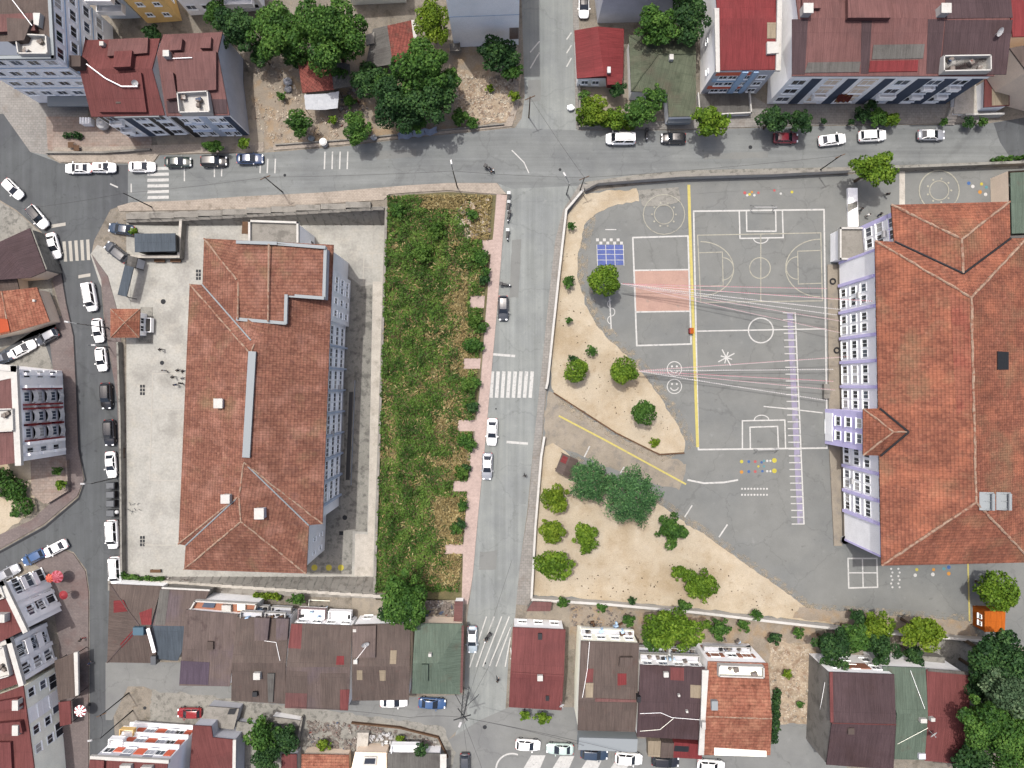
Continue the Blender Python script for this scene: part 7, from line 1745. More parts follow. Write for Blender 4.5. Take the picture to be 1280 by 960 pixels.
CARS = [
 (SED, 'white', 97, 210, 180, 'white sedan with a sunroof parked leftmost on the upper street', dict(sun=True)),
 (HAT, 'white', 129, 209, 0, 'white hatchback with a sunroof, second from left on the upper street', dict(sun=True)),
 (SED, 'white', 177, 208, 0, 'white sedan parked just left of the white zebra stripes on the upper street', {}),
 (SED, 'bottle', 222, 202, 0, 'very dark greenish car just right of the zebra stripes', {}),
 (SUV, 'black', 267, 201, 0, 'black car parked between the dark greenish one and the navy blue one', {}),
 (SED, 'navy', 312, 198, 0, 'navy blue car, last on the right of the three dark cars under the townhouses', {}),
 (HAT, 'white', 15, 236, 45, 'white car parked diagonally at the far left junction, topmost of three', {}),
 (SUV, 'white', 46, 271, 50, 'white car with a black roof parked diagonally at the left junction', dict(roof='black')),
 (SED, 'white', 66, 307, 75, 'white sedan at the left end of the faded zebra crossing', {}),
 (SED, 'midnight', 151, 286, 188, 'dark blue car touching a bush beside the grey container', {}),
 (SUV, 'darkgrey', 145, 315, 218, 'dark grey car angled in front of the school gate canopy', {}),
 (VAN, 'white', 112, 371, 80, 'white minibus parked at the yard wall on the western street', {}),
 (HAT, 'white', 122, 413, 84, 'white car next to the guard house on the western street', {}),
 (HAT, 'white', 126, 449, 84, 'white car parked below the guard house, between white and black cars', {}),
 (SUV, 'black', 132, 495, 88, 'black car along the yard wall, upper one of the two black cars', {}),
 (SUV, 'black', 136, 541, 88, 'black car along the yard wall, lower one of the two black cars', {}),
 (SED, 'white', 138, 581, 86, 'white sedan just above the row of dark rubbish bins', {}),
 (VAN, 'white', 140, 668, 87, 'white car below the row of dark rubbish bins', {}),
 (VAN, 'white', 144, 714, 87, 'white van half hidden by ivy at the lower left yard corner', {}),
 (SED, 'white', 28, 436, -28, 'white car parked diagonally beside the small orange tiled house', {}),
 (HAT, 'darkgrey', 58, 421, 152, 'dark car with a pale roof right of the white one by the orange tiled house', dict(roof='silver')),
 (HAT, 'midnight', 4, 447, -22, 'dark blue car cut by the left edge next to the white diagonal car', {}),
 (SED, 'white', 68, 686, 153, 'white car behind the blue one at the lower left corner', {}),
 (HAT, 'blue', 41, 697, 153, 'blue car parked in front of the white one at the lower left corner', {}),
 (SED, 'silver', 8, 717, -28, 'silver car with dark windscreen at the left edge by the white flats', {}),
 (HAT, 'red', 236, 892, 180, 'bright red car behind the terracotta panelled flats', {}),
 (SED, 'white', 492, 878, 0, 'white car half under the eaves of the brown roof with skylights', {}),
 (SED, 'blue', 540, 880, 4, 'blue car below the grey green hipped roof', {}),
 (SED, 'lightblue', 590, 800, 90, 'pale blue grey car with white roof on the slanted white road stripes', dict(roof='white')),
 (HAT, 'white', 660, 932, 4, 'white car leftmost in the row at the bottom edge', {}),
 (SED, 'palegreen', 700, 937, 182, 'pale green grey car, second in the row at the bottom edge', {}),
 (SUV, 'midnight', 743, 943, 4, 'dark blue black car in the row at the bottom edge, left of a white one', {}),
 (SUV, 'white', 786, 949, 4, 'white car between the dark blue and the black car at the bottom edge', {}),
 (SUV, 'black', 832, 952, 4, 'black car below the maroon roof with a bright red lower sheet', {}),
 (SUV, 'white', 889, 958, 4, 'white car below the orange tiled house, rightmost in the row at the bottom edge', {}),
 (HAT, 'darkgrey', 581, 958, 90, 'dark grey car cut by the bottom edge in the middle street', {}),
 (HAT, 'darkgrey', 629, 385, 90, 'dark grey car on the middle street beside the pink pavement, above the crosswalk', {}),
 (SED, 'white', 615, 540, 92, 'white sedan on the middle street below the crosswalk', {}),
 (SED, 'silver', 609, 583, 92, 'silver car with a white roof behind the white sedan on the middle street', dict(roof='white')),
 (HAT, 'white', 730, 6, 90, 'white car with black roof at the top edge of the north street', dict(roof='black')),
 (VAN, 'white', 776, 173, 180, 'white van in front of the yellow green corner garden on the upper street', {}),
 (HAT, 'black', 842, 172, 180, 'black car below the mossy green roof on the upper street', {}),
 (HAT, 'wine', 983, 172, 0, 'dark red car on the upper street', {}),
 (SED, 'white', 1041, 174, -7, 'white sedan right of the dark red car, slightly angled', {}),
 (SUV, 'white', 1091, 169, -3, 'white car in the middle in front of the long flats', {}),
 (SED, 'silver', 1165, 168, 0, 'silver white car beside the concrete steps', dict(roof='white')),
]
for kd in (SED, HAT, SUV, VAN): next((CARS.insert(0, CARS.pop(i)) for i, q in enumerate(CARS) if q[0] == kd and not q[6].get('sun')), None)
for kind, colr, x, y, a, lb, kw in CARS: car(kind, colr, x, y, a, lb, **kw)

# ------------------------------------------------------------------ motorcycles
def make_moto():
    t = thing('motorcycle', 'x', 'motorcycle')
    for x in (.62, -.62):
        m_ = MB(); m_.tube((x, -.06, .3), (x, .06, .3), .3, n=16); w_ = m_.build('wheel', M['rubber'], t, local=True)
        m_ = MB(); m_.tube((x, -.07, .3), (x, .07, .3), .17, n=10); q = m_.build('rim', M['rim'], None, local=True); q.parent = w_
    m_ = MB(); m_.box((0, 0, .5), (.85, .4, .36), top=(.8, .7)); m_.box((.2, 0, .76), (.45, .3, .22), top=(.7, .6)); m_.box((-.55, 0, .68), (.4, .2, .1)); m_.build('body', M['darkmetal'], t, local=True)
    m_ = MB(); m_.box((-.25, 0, .82), (.75, .36, .1), top=(.9, .8)); m_.build('saddle', M['trim'], t, local=True)
    m_ = MB(); m_.tube((.5, -.36, 1.02), (.5, .36, 1.02), .025); m_.tube((.62, 0, .35), (.48, 0, 1.02), .045); m_.build('handlebar', M['metal'], t, local=True)
    m_ = MB(); m_.ball((.66, 0, .86), .11, 8); m_.build('headlight', M['lamp_w'], t, local=True)
    m_ = MB(); m_.box((-.72, 0, .98), (.46, .52, .34)); m_.build('top_box', M['plastic_w'], t, local=True)
    return t
MOTO = None
for x, y, a, lb, bc, tc in ((636, 248, 90, 'motorcycle with a white rear box, topmost of the row by the pink pavement', 'darkmetal', 'plastic_w'), (635.5, 259, 95, 'dark motorcycle with a pale seat, second of the row by the pink pavement', 'trim', 'metal'),
        (636, 271, 100, 'black motorcycle, third of the row by the pink pavement', 'trim', 'trim'), (634.5, 294, 90, 'motorcycle carrying a large pale box, lowest of the row by the pink pavement', 'trim', 'plastic_w'),
        (632, 356, 10, 'dark scooter standing across the kerb above the dark grey car', 'darkmetal', 'trim'), (609, 797, 120, 'motorcycle ridden between the slanted white road stripes', 'trim', 'trim'), (808, 169, 90, 'black motorcycle parked between the white van and the black car', 'trim', 'trim'),
        (612, 211, 30, 'motorcycle with rider crossing the upper street junction', 'darkmetal', 'trim')):
    if MOTO is None: MOTO = make_moto(); t = MOTO
    else: t = copy_thing(MOTO)
    p = G(x, y, .5); t.location = (p.x, p.y, p.z-.48); t.rotation_euler = (0, 0, -math.radians(a)); t['label'] = lb; t['category'] = 'motorcycle'; t['group'] = 'motorcycles'
    for ch in t.children:
        nm = ch.name.split('.')[0]
        for key, mm in (('body', bc), ('top_box', tc)):
            if nm == key: ch.material_slots[0].link = 'OBJECT'; ch.material_slots[0].material = M[mm]

# ------------------------------------------------------------------ people
CLOTH = {k: solid(k+'_cloth', v, .9) for k, v in {'black': (.012, .012, .014, 1), 'darkblue': (.02, .03, .07, 1), 'white': (.6, .6, .58, 1), 'grey': (.16, .16, .17, 1), 'red': (.3, .03, .03, 1)}.items()}
def body_mesh(pose):
    """one skinned body: pelvis, spine, head, arms and legs"""
    st = .34 if pose == 'walk' else .05; sit = pose == 'sit'
    V = [(0, 0, .95), (0, 0, 1.15), (0, 0, 1.38), (0, 0, 1.5), (.02, 0, 1.62), (.02, 0, 1.74)]
    Rr = [.135, .13, .15, .055, .095, .075]
    Ed = [(0, 1), (1, 2), (2, 3), (3, 4), (4, 5)]
    def add(p, r, par): V.append(p); Rr.append(r); Ed.append((par, len(V)-1)); return len(V)-1
    for s_ in (1, -1):
        a = add((0, s_*.2, 1.4), .06, 2); f = s_*st*.8
        if sit: b = add((.2, s_*.26, 1.2), .045, a); w_ = add((.46, s_*.26, 1.1), .034, b); add((.56, s_*.26, 1.1), .04, w_)
        else: b = add((-f*.4, s_*.26, 1.13), .045, a); w_ = add((-f*.7+.06, s_*.27, .88), .033, b); add((-f*.75+.09, s_*.27, .79), .04, w_)
        h_ = add((0, s_*.1, .88), .1, 0)
        if sit: k_ = add((.38, s_*.2, .78), .068, h_); n_ = add((.3, s_*.2, .4), .045, k_); add((.48, s_*.2, .36), .04, n_)
        else: k_ = add((f*.5+.05, s_*.1, .48), .064, h_); n_ = add((f, s_*.1, .09), .042, k_); add((f+.18, s_*.1, .045), .038, n_)
    me = bpy.data.meshes.new('person'); me.from_pydata(V, Ed, []); me.update()
    o = bpy.data.objects.new('person', me); col.objects.link(o)
    md = o.modifiers.new('skin', 'SKIN'); me.skin_vertices  # layer made by the modifier below
    for i, d in enumerate(me.skin_vertices[0].data): d.radius = (Rr[i], Rr[i]*.9); d.use_root = (i == 0)
    o.modifiers.new('sub', 'SUBSURF').levels = 2
    bpy.context.view_layer.update()
    dg = bpy.context.evaluated_depsgraph_get()
    m2 = bpy.data.meshes.new_from_object(o.evaluated_get(dg)); bpy.data.objects.remove(o)
    m2.materials.clear()
    return m2
def make_body(pose):
    bm = bmesh.new(); V = None
    me = bpy.data.meshes.new('tmp')
    return body_mesh(pose)
BODY = {}
def person(px, py, ang, shirt, trousers, label, pose='stand', zg=None, lift=0, hair=True):
    p = G(px, py, .9+lift, zg); g = p.z-.9
    if pose not in BODY: BODY[pose] = body_mesh(pose)
    me = BODY[pose].copy()
    for m in (CLOTH[shirt], CLOTH[trousers], M['skin'], M['trim']): me.materials.append(m)
    for f in me.polygons:
        c_ = f.center; z = c_.z
        f.use_smooth = True
        arm = abs(c_.y) > .225
        f.material_index = 2 if (z > 1.5 or (arm and z < 1.02 and pose != 'sit') or (arm and c_.x > .4 and z > .95)) else (3 if z < .1 else (0 if z > .96 or arm and z > .9 else 1))
    o = bpy.data.objects.new('person', me); col.objects.link(o)
    o.location = (p.x, p.y, g); o.rotation_euler = (0, 0, -math.radians(ang))
    tag(o, label, 'person')
    mb = MB(); mb.ball((-.005, 0, 1.70), .118, 12, sq=(1.05, .92, 1)); h_ = mb.build('hair', M['hair'], None, local=True, smooth=True); h_.parent = o
    mb = MB(); mb.ball((.125, 0, 1.66), .022, 6); q = mb.build('nose', M['skin'], None, local=True); q.parent = o
    return o
YP = dict(zg=YZ)
person(201, 437, 200, 'black', 'black', 'person in black walking alone in the pale yard, upper one', 'walk', **YP)
person(205.5, 463, 100, 'grey', 'grey', 'person in dark grey beside the faint yard line, left of the group', **YP)
for x, y, a, s_, tr_, lb in ((223, 463, 10, 'black', 'black', 'person in black at the top of the group by the red tiled school'), (229.5, 464, 190, 'black', 'darkblue', 'person in black and dark blue nearest the roof edge at the top of the group'), (216.5, 471.5, 0, 'black', 'black', 'person in black at the left of the group by the red tiled school'),
    (229, 473, 180, 'grey', 'black', 'person in grey at the right of the group by the red tiled school'), (226, 479, 120, 'black', 'black', 'person in black at the lower right of the group by the red tiled school'), (219.5, 481, 60, 'darkblue', 'grey', 'person in dark blue at the bottom of the group by the red tiled school')):
    person(x, y, a, s_, tr_, lb, **YP)
person(656, 594, 90, 'black', 'black', 'person in black walking on the right side of the middle street', 'walk')
person(622, 850, 250, 'black', 'black', 'person in black walking across the lower junction below the slanted stripes', 'walk')
person(102, 799, 200, 'black', 'red', 'person in black and red walking on the paved strip by the left street', 'walk')
person(112, 829, 60, 'darkblue', 'grey', 'person in dark blue standing near the brown canopy corner', 'walk')
person(1076, 262, 30, 'black', 'black', 'person in black by the lilac ramp near the school corner', 'walk')
person(1085, 269, 100, 'white', 'black', 'person in a white top beside the lilac school corner')
person(1100, 268, 10, 'black', 'darkblue', 'person in black and dark blue close to the school roof corner')
person(1109, 243, 300, 'black', 'black', 'person in black standing in the tree shade by the school')
person(612, 211, 30, 'grey', 'black', 'rider in grey sitting on the motorcycle at the upper junction', 'sit', lift=.0)
person(609, 797, 120, 'black', 'black', 'rider in black sitting on the motorcycle among the slanted stripes', 'sit', lift=.0)

# ------------------------------------------------------------------ poles, lamps, cables
def pole(px, py, h, name, label, cat, arm=None, lamp=True, r=.11, m='metal', cross=0):
    b = G(px, py); t = thing(name, label, cat, b, 'poles along the streets')
    mb = MB(); mb.tube(b-Vector((0, 0, .3)), b+Vector((0, 0, h)), r, r*.6, 8); mb.build('post', M[m], t)
    if arm:
        a = Vector((math.cos(math.radians(arm[0])), math.sin(math.radians(arm[0])), .12)); mb = MB(); mb.tube(b+Vector((0, 0, h-.1)), b+Vector((0, 0, h))+a*arm[1], .05); mb.build('arm', M[m], t)
        if lamp: mb = MB(); e = b+Vector((0, 0, h))+a*arm[1]; mb.box(e, (.75, .28, .14), math.radians(arm[0]), top=(.8, .7)); mb.build('lamp_head', M['plastic_w'], t)
    if cross:
        mb = MB()
        for i in range(cross): mb.box(b+Vector((0, 0, h-.4-.5*i)), (1.6, .1, .1), .4)
        mb.build('crossarm', M['wood'], t)
    return b+Vector((0, 0, h-.2))
T1 = pole(353, 240, 8.2, 'utility_pole', 'dark utility pole on the beige pavement above the ribbed retaining wall', 'utility pole', cross=1, m='darkmetal')
T2 = pole(572, 235, 9, 'street_lamp', 'street lamp with a white head on the pavement at the top of the vacant lot', 'street lamp', (100, 1.2), m='darkmetal')
T3 = pole(725, 238, 7, 'utility_pole', 'utility pole at the rounded corner of the school wall', 'utility pole', cross=1, m='darkmetal')
T4 = pole(1020, 216, 8.5, 'utility_pole', 'utility pole by the upper street wall left of the bright irregular tree', 'utility pole', cross=1, m='darkmetal')
T5 = pole(661, 147, 8, 'utility_pole', 'utility pole at the lower left corner of the north street', 'utility pole', m='wood', cross=1)
T6 = pole(136, 410, 8.5, 'street_lamp', 'street lamp leaning out over the western street by the guard house', 'street lamp', (170, 1.4))
T7 = pole(146, 597, 7, 'street_lamp', 'street lamp at the yard wall above the rubbish bins', 'street lamp', (180, 1.2), m='darkmetal')
T8 = pole(161, 866, 8, 'utility_pole', 'utility pole at the alley corner in the lower left', 'utility pole', m='darkmetal', cross=1)
T9 = pole(166, 888, 9, 'street_lamp', 'street lamp in the lower left beside the terracotta panelled flats', 'street lamp', (190, 1.5), m='darkmetal')
T10 = pole(190, 259, 8.5, 'utility_pole', 'utility pole at the left end of the ribbed retaining wall', 'utility pole', m='darkmetal')
T11 = pole(137, 434, 6, 'street_lamp', 'short lamp post between the white cars below the guard house', 'street lamp', (0, 1.0))
T12 = pole(708, 243, 6, 'street_lamp', 'pale lamp post on the pavement curve outside the school wall', 'street lamp', (120, 1.5))
# lattice pylon at the junction
b = G(583, 862); t = thing('lattice_pole', 'lattice electricity pole with cross arms at the lower junction', 'electricity pole', b)
mb = MB(); h = 9.5
for sx, sy in ((1, 1), (1, -1), (-1, 1), (-1, -1)): mb.tube(b+Vector((sx*.45, sy*.45, -.2)), b+Vector((sx*.16, sy*.16, h)), .045)
for i in range(8):
    f0 = 1-i/8*.64; f1 = 1-(i+1)/8*.64; z0 = h*i/8; z1 = h*(i+1)/8
    for (sx, sy), (tx, ty) in (((1, 1), (1, -1)), ((1, -1), (-1, -1)), ((-1, -1), (-1, 1)), ((-1, 1), (1, 1))): mb.tube(b+Vector((sx*.45*f0, sy*.45*f0, z0)), b+Vector((tx*.45*f1, ty*.45*f1, z1)), .02)
mb.build('lattice_mast', M['metal'], t)
mb = MB(); mb.box(b+Vector((0, 0, h-.3)), (2.6, .12, .12), .3); mb.box(b+Vector((0, 0, h-1.2)), (2.2, .12, .12), -.9); mb.build('crossarm', M['darkmetal'], t)
for s_, dx in (('left', -1.8), ('right', 2.0)):
    mb = MB(); mb.tube(b+Vector((dx, -.8, -.2)), b+Vector((dx*.1, 0, 6)), .045); mb.build('stay_pole', M['metal'], t)
mb = MB(); mb.box(b+Vector((-.3, -.9, h-.1)), (.8, .3, .16), 1.2); mb.build('lamp_head', M['plastic_w'], t)
T0 = b+Vector((0, 0, h-.3))
def cable(a, b, label, sag=.5, r=.022, m='wire', n=14, name='power_line', cat='cable'):
    pts = [a.lerp(b, i/n)-Vector((0, 0, sag*4*(i/n)*(1-i/n))) for i in range(n+1)]
    mb = MB(); mb.path(pts, r, 4); return tag(mb.build(name, M[m]), label, cat, 'overhead cables')
cable(T10, T1, 'black cable from the pole at the wall end to the pole above the retaining wall')
cable(T1, T2, 'black cable along the upper street above the retaining wall')
cable(T2, T3, 'black cable crossing the junction at the top of the vacant lot')
cable(T3, T4, 'black cable running along the wall of the football court', .9)
cable(T5, T3, 'black cable crossing diagonally from the north street to the school corner')
cable(T10, ray(20, 262, 3), 'black cable crossing the western junction from the wall end')
cable(T0, ray(512, 897, 5.5), 'black cable along the alley from the lattice pole')
cable(ray(512, 897, 5.5), ray(362, 884, 4), 'black cable along the alley under the brown roofs')
cable(T0, ray(730, 932, 7), 'black cable from the lattice pole to the cream side wall')
cable(T0, ray(800, 945, 7), 'lower black cable from the lattice pole over the parked cars')
cable(T0, ray(640, 780, 5), 'black cable from the lattice pole up to the red roofed corner house')
cable(T0, ray(590, 1000, 7), 'black cable from the lattice pole down past the bottom edge, left one')
cable(T0, ray(616, 1000, 7), 'black cable from the lattice pole down past the bottom edge, right one')
cable(T0, ray(640, 700, 8), 'black cable going up the middle street from the lattice pole')
cable(T9, T8, 'short black cable between the two poles of the lower left alley')
# bunting
def bunting(a, b, colr, label, sag=.5):
    t = thing('bunting_line', label, 'bunting', (a+b)/2, 'bunting lines across the schoolyard')
    n = 24; pts = [a.lerp(b, i/n)-Vector((0, 0, sag*4*(i/n)*(1-i/n))) for i in range(n+1)]
    mb = MB(); mb.path(pts, .022, 4); mb.build('cord', M['plastic_w'], t)
    mb = MB()
    k = int((b-a).length/.27)
    for i in range(k):
        f = (i+.5)/k; p = a.lerp(b, f)-Vector((0, 0, sag*4*f*(1-f))); d = (b-a).normalized(); a_ = rnd.uniform(.9, 1.7); dn = Vector((-d.y*math.sin(a_), d.x*math.sin(a_), -math.cos(a_)))
        mb.add([p-d*.1, p+d*.1, p+dn*.18], [(0, 1, 2)])
    mb.build('pennants', M[colr], t)
M['bpink'] = solid('pink_pennant', c(226, 120, 140), .7); M['bwhite'] = solid('white_pennant', c(240, 236, 236), .7); M['brose'] = solid('rose_pennant', c(224, 170, 176), .7)
A0 = ray(776, 355, 3.8); A1 = ray(796, 464, 3.2)
for (e, cl, lb) in (((1034, 361, 2.0), 'bpink', 'pink bunting, topmost line from the clipped tree'), ((1091, 377, 11.8), 'bpink', 'pink bunting reaching the top of the school facade from the clipped tree'), ((1050, 387, 3.6), 'bwhite', 'white bunting, brightest of the lines from the clipped tree'),
        ((1046, 394, 2.5), 'bwhite', 'white bunting just below the brightest line from the clipped tree'), ((1054, 402, 4), 'brose', 'rose coloured bunting in the lower fan from the clipped tree'), ((1050, 416, 3), 'brose', 'lowest rose bunting from the clipped tree')):
    bunting(A0, ray(*e), M and cl, lb)
for (e, cl, lb) in (((1062, 446, 5), 'brose', 'rose bunting, topmost line from the tree at the sand edge'), ((1042, 462, 2), 'bwhite', 'white bunting, second from the top of the lower bundle'), ((1042, 477, 2), 'bpink', 'pink bunting in the middle of the lower bundle'),
        ((1044, 488, 3), 'brose', 'rose bunting below the middle of the lower bundle'), ((1034, 501, 1.5), 'bwhite', 'lowest white bunting of the lower bundle')):
    bunting(A1, ray(*e), cl, lb)

# ------------------------------------------------------------------ street things
BIN = None
for i, y in enumerate((606, 617, 628, 640)):
    lb = ['dark rubbish bin, topmost of the four on the western street', 'dark rubbish bin, second from the top of the four', 'dark rubbish bin, third from the top of the four', 'dark rubbish bin with a pale bag on it, lowest of the four'][i]
    if BIN is None:
        BIN = thing('rubbish_bin', lb, 'rubbish bin', (0, 0, 0), 'rubbish bins on the western street'); t = BIN
        mb = MB(); mb.box((0, 0, .68), (1.2, 1.0, 1.0), top=(1.12, 1.1)); mb.build('body', M['darkmetal'], t, local=True)
        mb = MB(); mb.box((0, 0, 1.25), (1.36, 1.14, .12), top=(.85, .8)); mb.build('lid', M['metal'], t, local=True)
        for sx, sy in ((1, 1), (1, -1), (-1, 1), (-1, -1)): mb = MB(); mb.tube((sx*.45, sy*.4-.04, .1), (sx*.45, sy*.4+.04, .1), .1, n=10); mb.build('wheel', M['rubber'], t, local=True)
    else: t = copy_thing(BIN); t['label'] = lb
    p = G(143, y); t.location = p
p = G(146, 640, 1.4); mb = MB(); mb.ball(p, .35, 10, sq=(1, 1, .7)); tag(mb.build('rubbish_bag', M['plastic_w']), 'pale rubbish bag on the lowest rubbish bin', 'bag')
def parasol(px, py, r, m, label, m2=None, h=2.5):
    p = G(px, py, h); b = p-Vector((0, 0, h)); t = thing('parasol', label, 'parasol', b, 'parasols in front of the flats')
    mb = MB(); n = 16
    for i in range(n):
        a0, a1 = 2*math.pi*i/n, 2*math.pi*(i+1)/n
        for k, (r0, r1, z0, z1) in enumerate(((0.03, r*.55, .45, .22), (r*.55, r, .22, -.05))):
            mb.add([p+Vector((math.cos(a0)*r0, math.sin(a0)*r0, z0)), p+Vector((math.cos(a0)*r1, math.sin(a0)*r1, z1)), p+Vector((math.cos(a1)*r1, math.sin(a1)*r1, z1)), p+Vector((math.cos(a1)*r0, math.sin(a1)*r0, z0))], [(0, 1, 2, 3)], 1 if (m2 and (i+k) % 2) else 0)
    mb.build('canopy', [M[m], M[m2 or m]], t)
    mb = MB(); mb.tube(b, p+Vector((0, 0, .4)), .03); mb.box(b+Vector((0, 0, .05)), (.5, .5, .1)); mb.build('pole', M['darkmetal'], t)
parasol(100, 889, .95, 'redtrim', 'red and white segmented parasol beside the pinkish awning', 'white')
parasol(71, 721, 1.0, 'redtrim', 'bright red and pink segmented parasol at the corner of the white flats', 'bpink')
parasol(62, 723, .7, 'redtrim', 'darker red parasol leaning on the white flats, left of the bright one', 'orange_p')
parasol(79, 744, .7, 'maroonp' if 'maroonp' in M else 'redtrim', 'small dark red parasol below the bright red one')
def table(px, py, label, zg=None):
    p = G(px, py, 0, zg); t = thing('table', label, 'table', p); mb = MB(); mb.box(p+Vector((0, 0, .74)), (.9, .9, .05)); mb.build('tabletop', M['wood'], t)
    for sx, sy in ((1, 1), (1, -1), (-1, 1), (-1, -1)): mb = MB(); mb.tube(p+Vector((sx*.38, sy*.38, 0)), p+Vector((sx*.38, sy*.38, .72)), .03); mb.build('leg', M['wood'], t)
table(92, 183, 'wooden table on the slab paved forecourt, left one of the pair below the box hedge'); table(99, 187, 'wooden table on the slab paved forecourt, right one of the pair below the box hedge')
p = G(406, 180); t = thing('barrel', 'white round water barrel at the kerb below the patched shack', 'barrel', p); mb = MB(); mb.tube(p, p+Vector((0, 0, 1.1)), .6, .6, 20); mb.build('body', M['plastic_w'], t); mb = MB(); mb.tube(p+Vector((0, 0, 1.1)), p+Vector((0, 0, 1.18)), .5, .46, 20); mb.build('lid', M['metal'], t)
mb = MB(); a, b = ray(497, 170, 1.0), ray(546, 162, 1.0)
t = thing('tarpaulin_fence', 'pale blue tarpaulin sheet hung along the kerb under the dark street trees', 'tarpaulin', (a+b)/2-Vector((0, 0, 1)))
n = 16
for i in range(n):
    q0, q1 = a.lerp(b, i/n), a.lerp(b, (i+1)/n); w0, w1 = .5*math.sin(i*1.3)*.3, .5*math.sin((i+1)*1.3)*.3
    mb.quad(q0+Vector((0, w0-.3, -.9)), q1+Vector((0, w1-.3, -.9)), q1+Vector((0, w1+.3, .2)), q0+Vector((0, w0+.3, .2)))
mb.build('sheet', pm('pale_blue_tarpaulin', c(176, 186, 206), var=.12, scale=2), t)
mb = MB()
for i in (0, 6, 11, 16): q = a.lerp(b, i/16); mb.tube(q-Vector((0, 0, 1.1)), q+Vector((0, 0, .3)), .04)
mb.build('post', M['wood'], t)
def bag(px, py, s, m, name, label, cat, zg=None):
    p = G(px, py, 0, zg); mb = MB(); mb.ball(p+Vector((0, 0, s*.5)), s*.6, 10, sq=(1.1, .9, .8)); o = mb.build(name, M[m]); 
    for v in o.data.vertices: v.co *= 1+rnd.uniform(-.12, .12)
    tag(o, label, cat)
bag(361, 104, 1.1, 'tarp', 'sack', 'white sack on the debris left of the patched shack', 'sack'); bag(361, 113, 1.0, 'tarp', 'sack', 'second white sack just below the first one left of the shack', 'sack'); bag(390, 174, .9, 'bluegrey', 'sack', 'grey blue bundle at the kerb below the patched shack', 'sack')
bag(713, 136, .9, 'white_w', 'sack', 'white bundle at the lot corner by the north street', 'sack'); bag(468, 173, .8, 'tarp', 'sack', 'white crumpled bag at the kerb beside the dark street tree', 'sack')
mb = MB(); p = G(133, 157); mb.ball(p+Vector((0, 0, 1)), 1.1, 12, sq=(.9, 1, .9)); o = mb.build('garden_dome', M['plastic_w'])
for v in o.data.vertices: v.co.z = max(v.co.z, .05); v.co *= 1+rnd.uniform(-.06, .06)
tag(o, 'grey white rounded sculpture on the forecourt against the black striped townhouse', 'sculpture')
p = G(107, 151, 1.2); t = thing('shop_stand', 'small white arched stand on the forecourt under the flats', 'stand', p-Vector((0, 0, 1.2))); mb = MB(); mb.box(p-Vector((0, 0, .6)), (1.6, 1, 1.2)); mb.build('counter', M['white'], t); mb = MB()
for i in range(4): mb.tube(p+Vector((-.75+i*.45, -.5, .1)), p+Vector((-.75+i*.45, .5, .1)), .16)
mb.build('awning', M['bluewall'], t)
p, u_, n2_ = (lambda B_: B_)((G(1056, 124, 3.4), None, None)); mb = MB()
for i in range(6): mb.quad(p+Vector((-1.1+i*.37, .12*(i % 2), -1.3)), p+Vector((-.73+i*.37, .12*((i+1) % 2), -1.3)), p+Vector((-.73+i*.37, .12*((i+1) % 2)+.5, .5)), p+Vector((-1.1+i*.37, .12*(i % 2)+.5, .5)))
tag(mb.build('banner', pm('dark_red_cloth', c(120, 52, 44), var=.25, scale=2, spots=[(c(190, 150, 70), 1.6, .58, .66, .9)])), 'dark red and ochre cloth hanging on the front of the long flats', 'banner')
# goal posts, basketball post, benches at the court
for x0, y0, x1, y1, d, lb in ((938, 263, 965, 263, 1, 'white goal frame at the upper end of the football court'), (942, 561, 968, 560, -1, 'white goal frame at the lower end of the football court')):
    a, b = G(x0, y0), G(x1, y1); t = thing('goal', lb, 'goal', (a+b)/2); mb = MB(); u = Vector((0, 0, 2)); mb.tube(a, a+u, .05); mb.tube(b, b+u, .05); mb.tube(a+u, b+u, .05); mb.build('goal_frame', M['plastic_w'], t)
    mb = MB(); bk = Vector((0, d*.8, 0)); mb.tube(a+bk, b+bk, .03); mb.tube(a+bk, a+u, .03); mb.tube(b+bk, b+u, .03); mb.build('back_frame', M['metal'], t)
p = G(863, 414); t = thing('net_post', 'yellow and red post stand on the yellow line between the two courts', 'post', p); mb = MB(); mb.box(p+Vector((0, 0, .5)), (.55, .9, 1.0)); mb.build('base', M['kiosk'], t); mb = MB(); mb.box(p+Vector((-.3, 0, .6)), (.12, .7, .9)); mb.build('pad', M['redtrim'], t)
p = G(1057, 675, .8); mb = MB(); mb.disc(p, .65, 20); mb.tube(p-Vector((0, 0, .9)), p, .5, .65, 16); tag(mb.build('water_tank', M['plastic_w']), 'round white tank at the lower corner of the lilac school facade', 'tank')
for x, y, lb in ((1040, 352, 'black tyre leaning at the upper end of the lilac facade'), (1045, 438, 'black tyre on the planting bed near the middle of the lilac facade')):
    p = G(x, y); mb = MB(); n = 16
    for i in range(n):
        a0, a1 = 6.283*i/n, 6.283*(i+1)/n; mb.tube(p+Vector((.4*math.cos(a0), .4*math.sin(a0), .3)), p+Vector((.4*math.cos(a1), .4*math.sin(a1), .3)), .13, n=6)
    tag(mb.build('tyre', M['rubber']), lb, 'tyre')
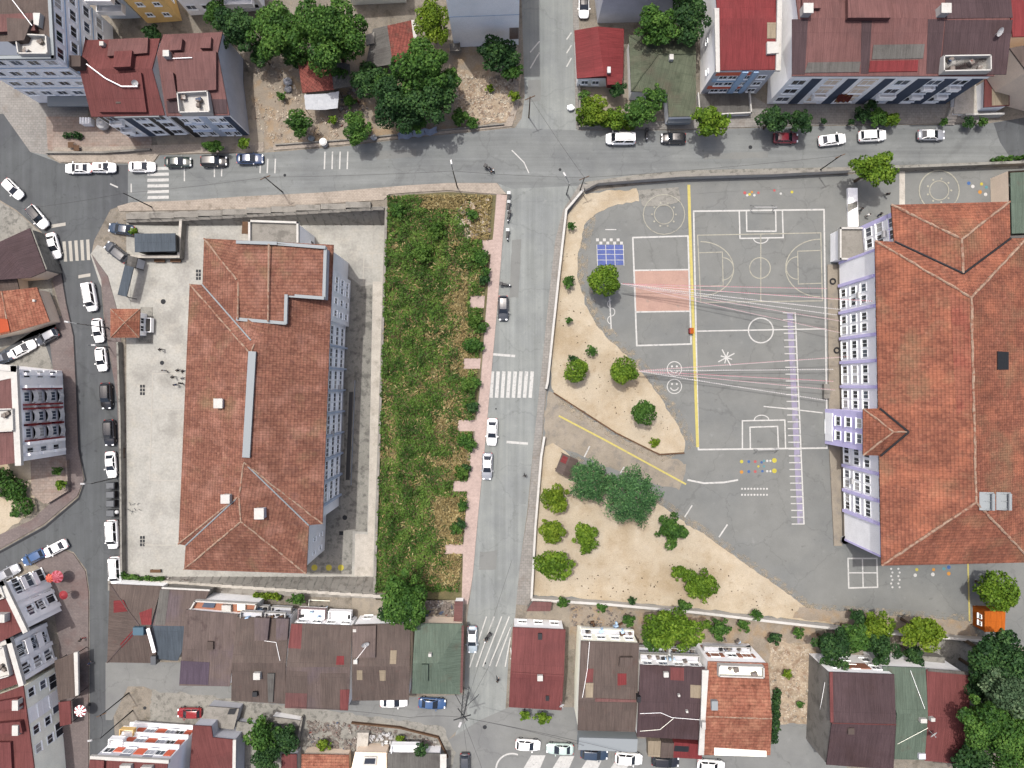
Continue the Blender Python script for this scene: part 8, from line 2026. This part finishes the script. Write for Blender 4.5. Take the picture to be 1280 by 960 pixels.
def bench(px, py, label, zg=None, rz=0):
    p = G(px, py, 0, zg); t = thing('bench', label, 'bench', p, 'benches in the pale yard'); R_ = Matrix.Rotation(rz, 3, 'Z')
    mb = MB(); mb.box(p+Vector((0, 0, .45)), (1.7, .5, .07), rz); mb.build('seat', M['wood'], t)
    for sx in (-.7, .7): q = p+R_ @ Vector((sx, 0, .2)); mb = MB(); mb.box(q, (.1, .45, .44), rz); mb.build('leg', M['darkmetal'], t)
for x, y, r_, lb in ((201, 326.5, 0, 'dark bench below the container wall, left one'), (221, 326.5, 0, 'dark bench below the container wall, right one'), (155.5, 676, 1.57, 'dark bench against the lower part of the western yard wall'), (151, 484, 1.57, 'dark bench against the western yard wall near the upper black car'), (155.5, 566, 1.57, 'dark bench against the western yard wall near the white sedan'), (196, 713, 0, 'dark bench at the bottom wall of the pale yard'), (150, 452, 1.57, 'dark bench against the western yard wall below the guard house')):
    bench(x, y, lb, YZ, r_)
def rack(px, py, label, n=8):
    p = G(px, py, 0, YZ); t = thing('bicycle_stand', label, 'bicycle stand', p); mb = MB()
    for i in range(n): a = rnd.uniform(0, 6.28); q = p+Vector((rnd.uniform(-.9, .9), rnd.uniform(-.9, .9), .05)); mb.tube(q, q+Vector((math.cos(a)*.6, math.sin(a)*.6, .35)), .035)
    mb.build('hoops', M['metal'], t)
rack(170, 636, 'heap of thin metal rods on the pale yard floor near the lower football line')
sheet_ = [(540, 936), (560, 936)]
t = thing('litter_heap', 'white garden chairs heaped in the scrap yard beside the beige flat roof', 'chairs', G(478, 925))
mb = MB()
for i in range(16):
    p = G(472+rnd.uniform(-14, 18), 921+rnd.uniform(-8, 8)); R_ = Matrix.Rotation(rnd.random()*6, 3, 'Z') @ Matrix.Rotation(rnd.gauss(0, .7), 3, 'X'); mb.box(p+Vector((0, 0, .4)), (.5, .5, .06), rot=R_); mb.box(p+Vector((0, 0, .6)), (.5, .06, .5), rot=R_)
mb.build('seats', M['plastic_w'], t)
for x, y, lb in ((454, 916, 'white concrete path slab panel leaning in the scrap yard'),):
    pts = [ray(447, 916, .6), ray(461, 916, .6), ray(459, 940, .6), ray(445, 940, .6)]; mb = MB(); pts.reverse(); mb.prism(pts, .9); tag(mb.build('concrete_slab', M['concrete_pale']), lb, 'slab')
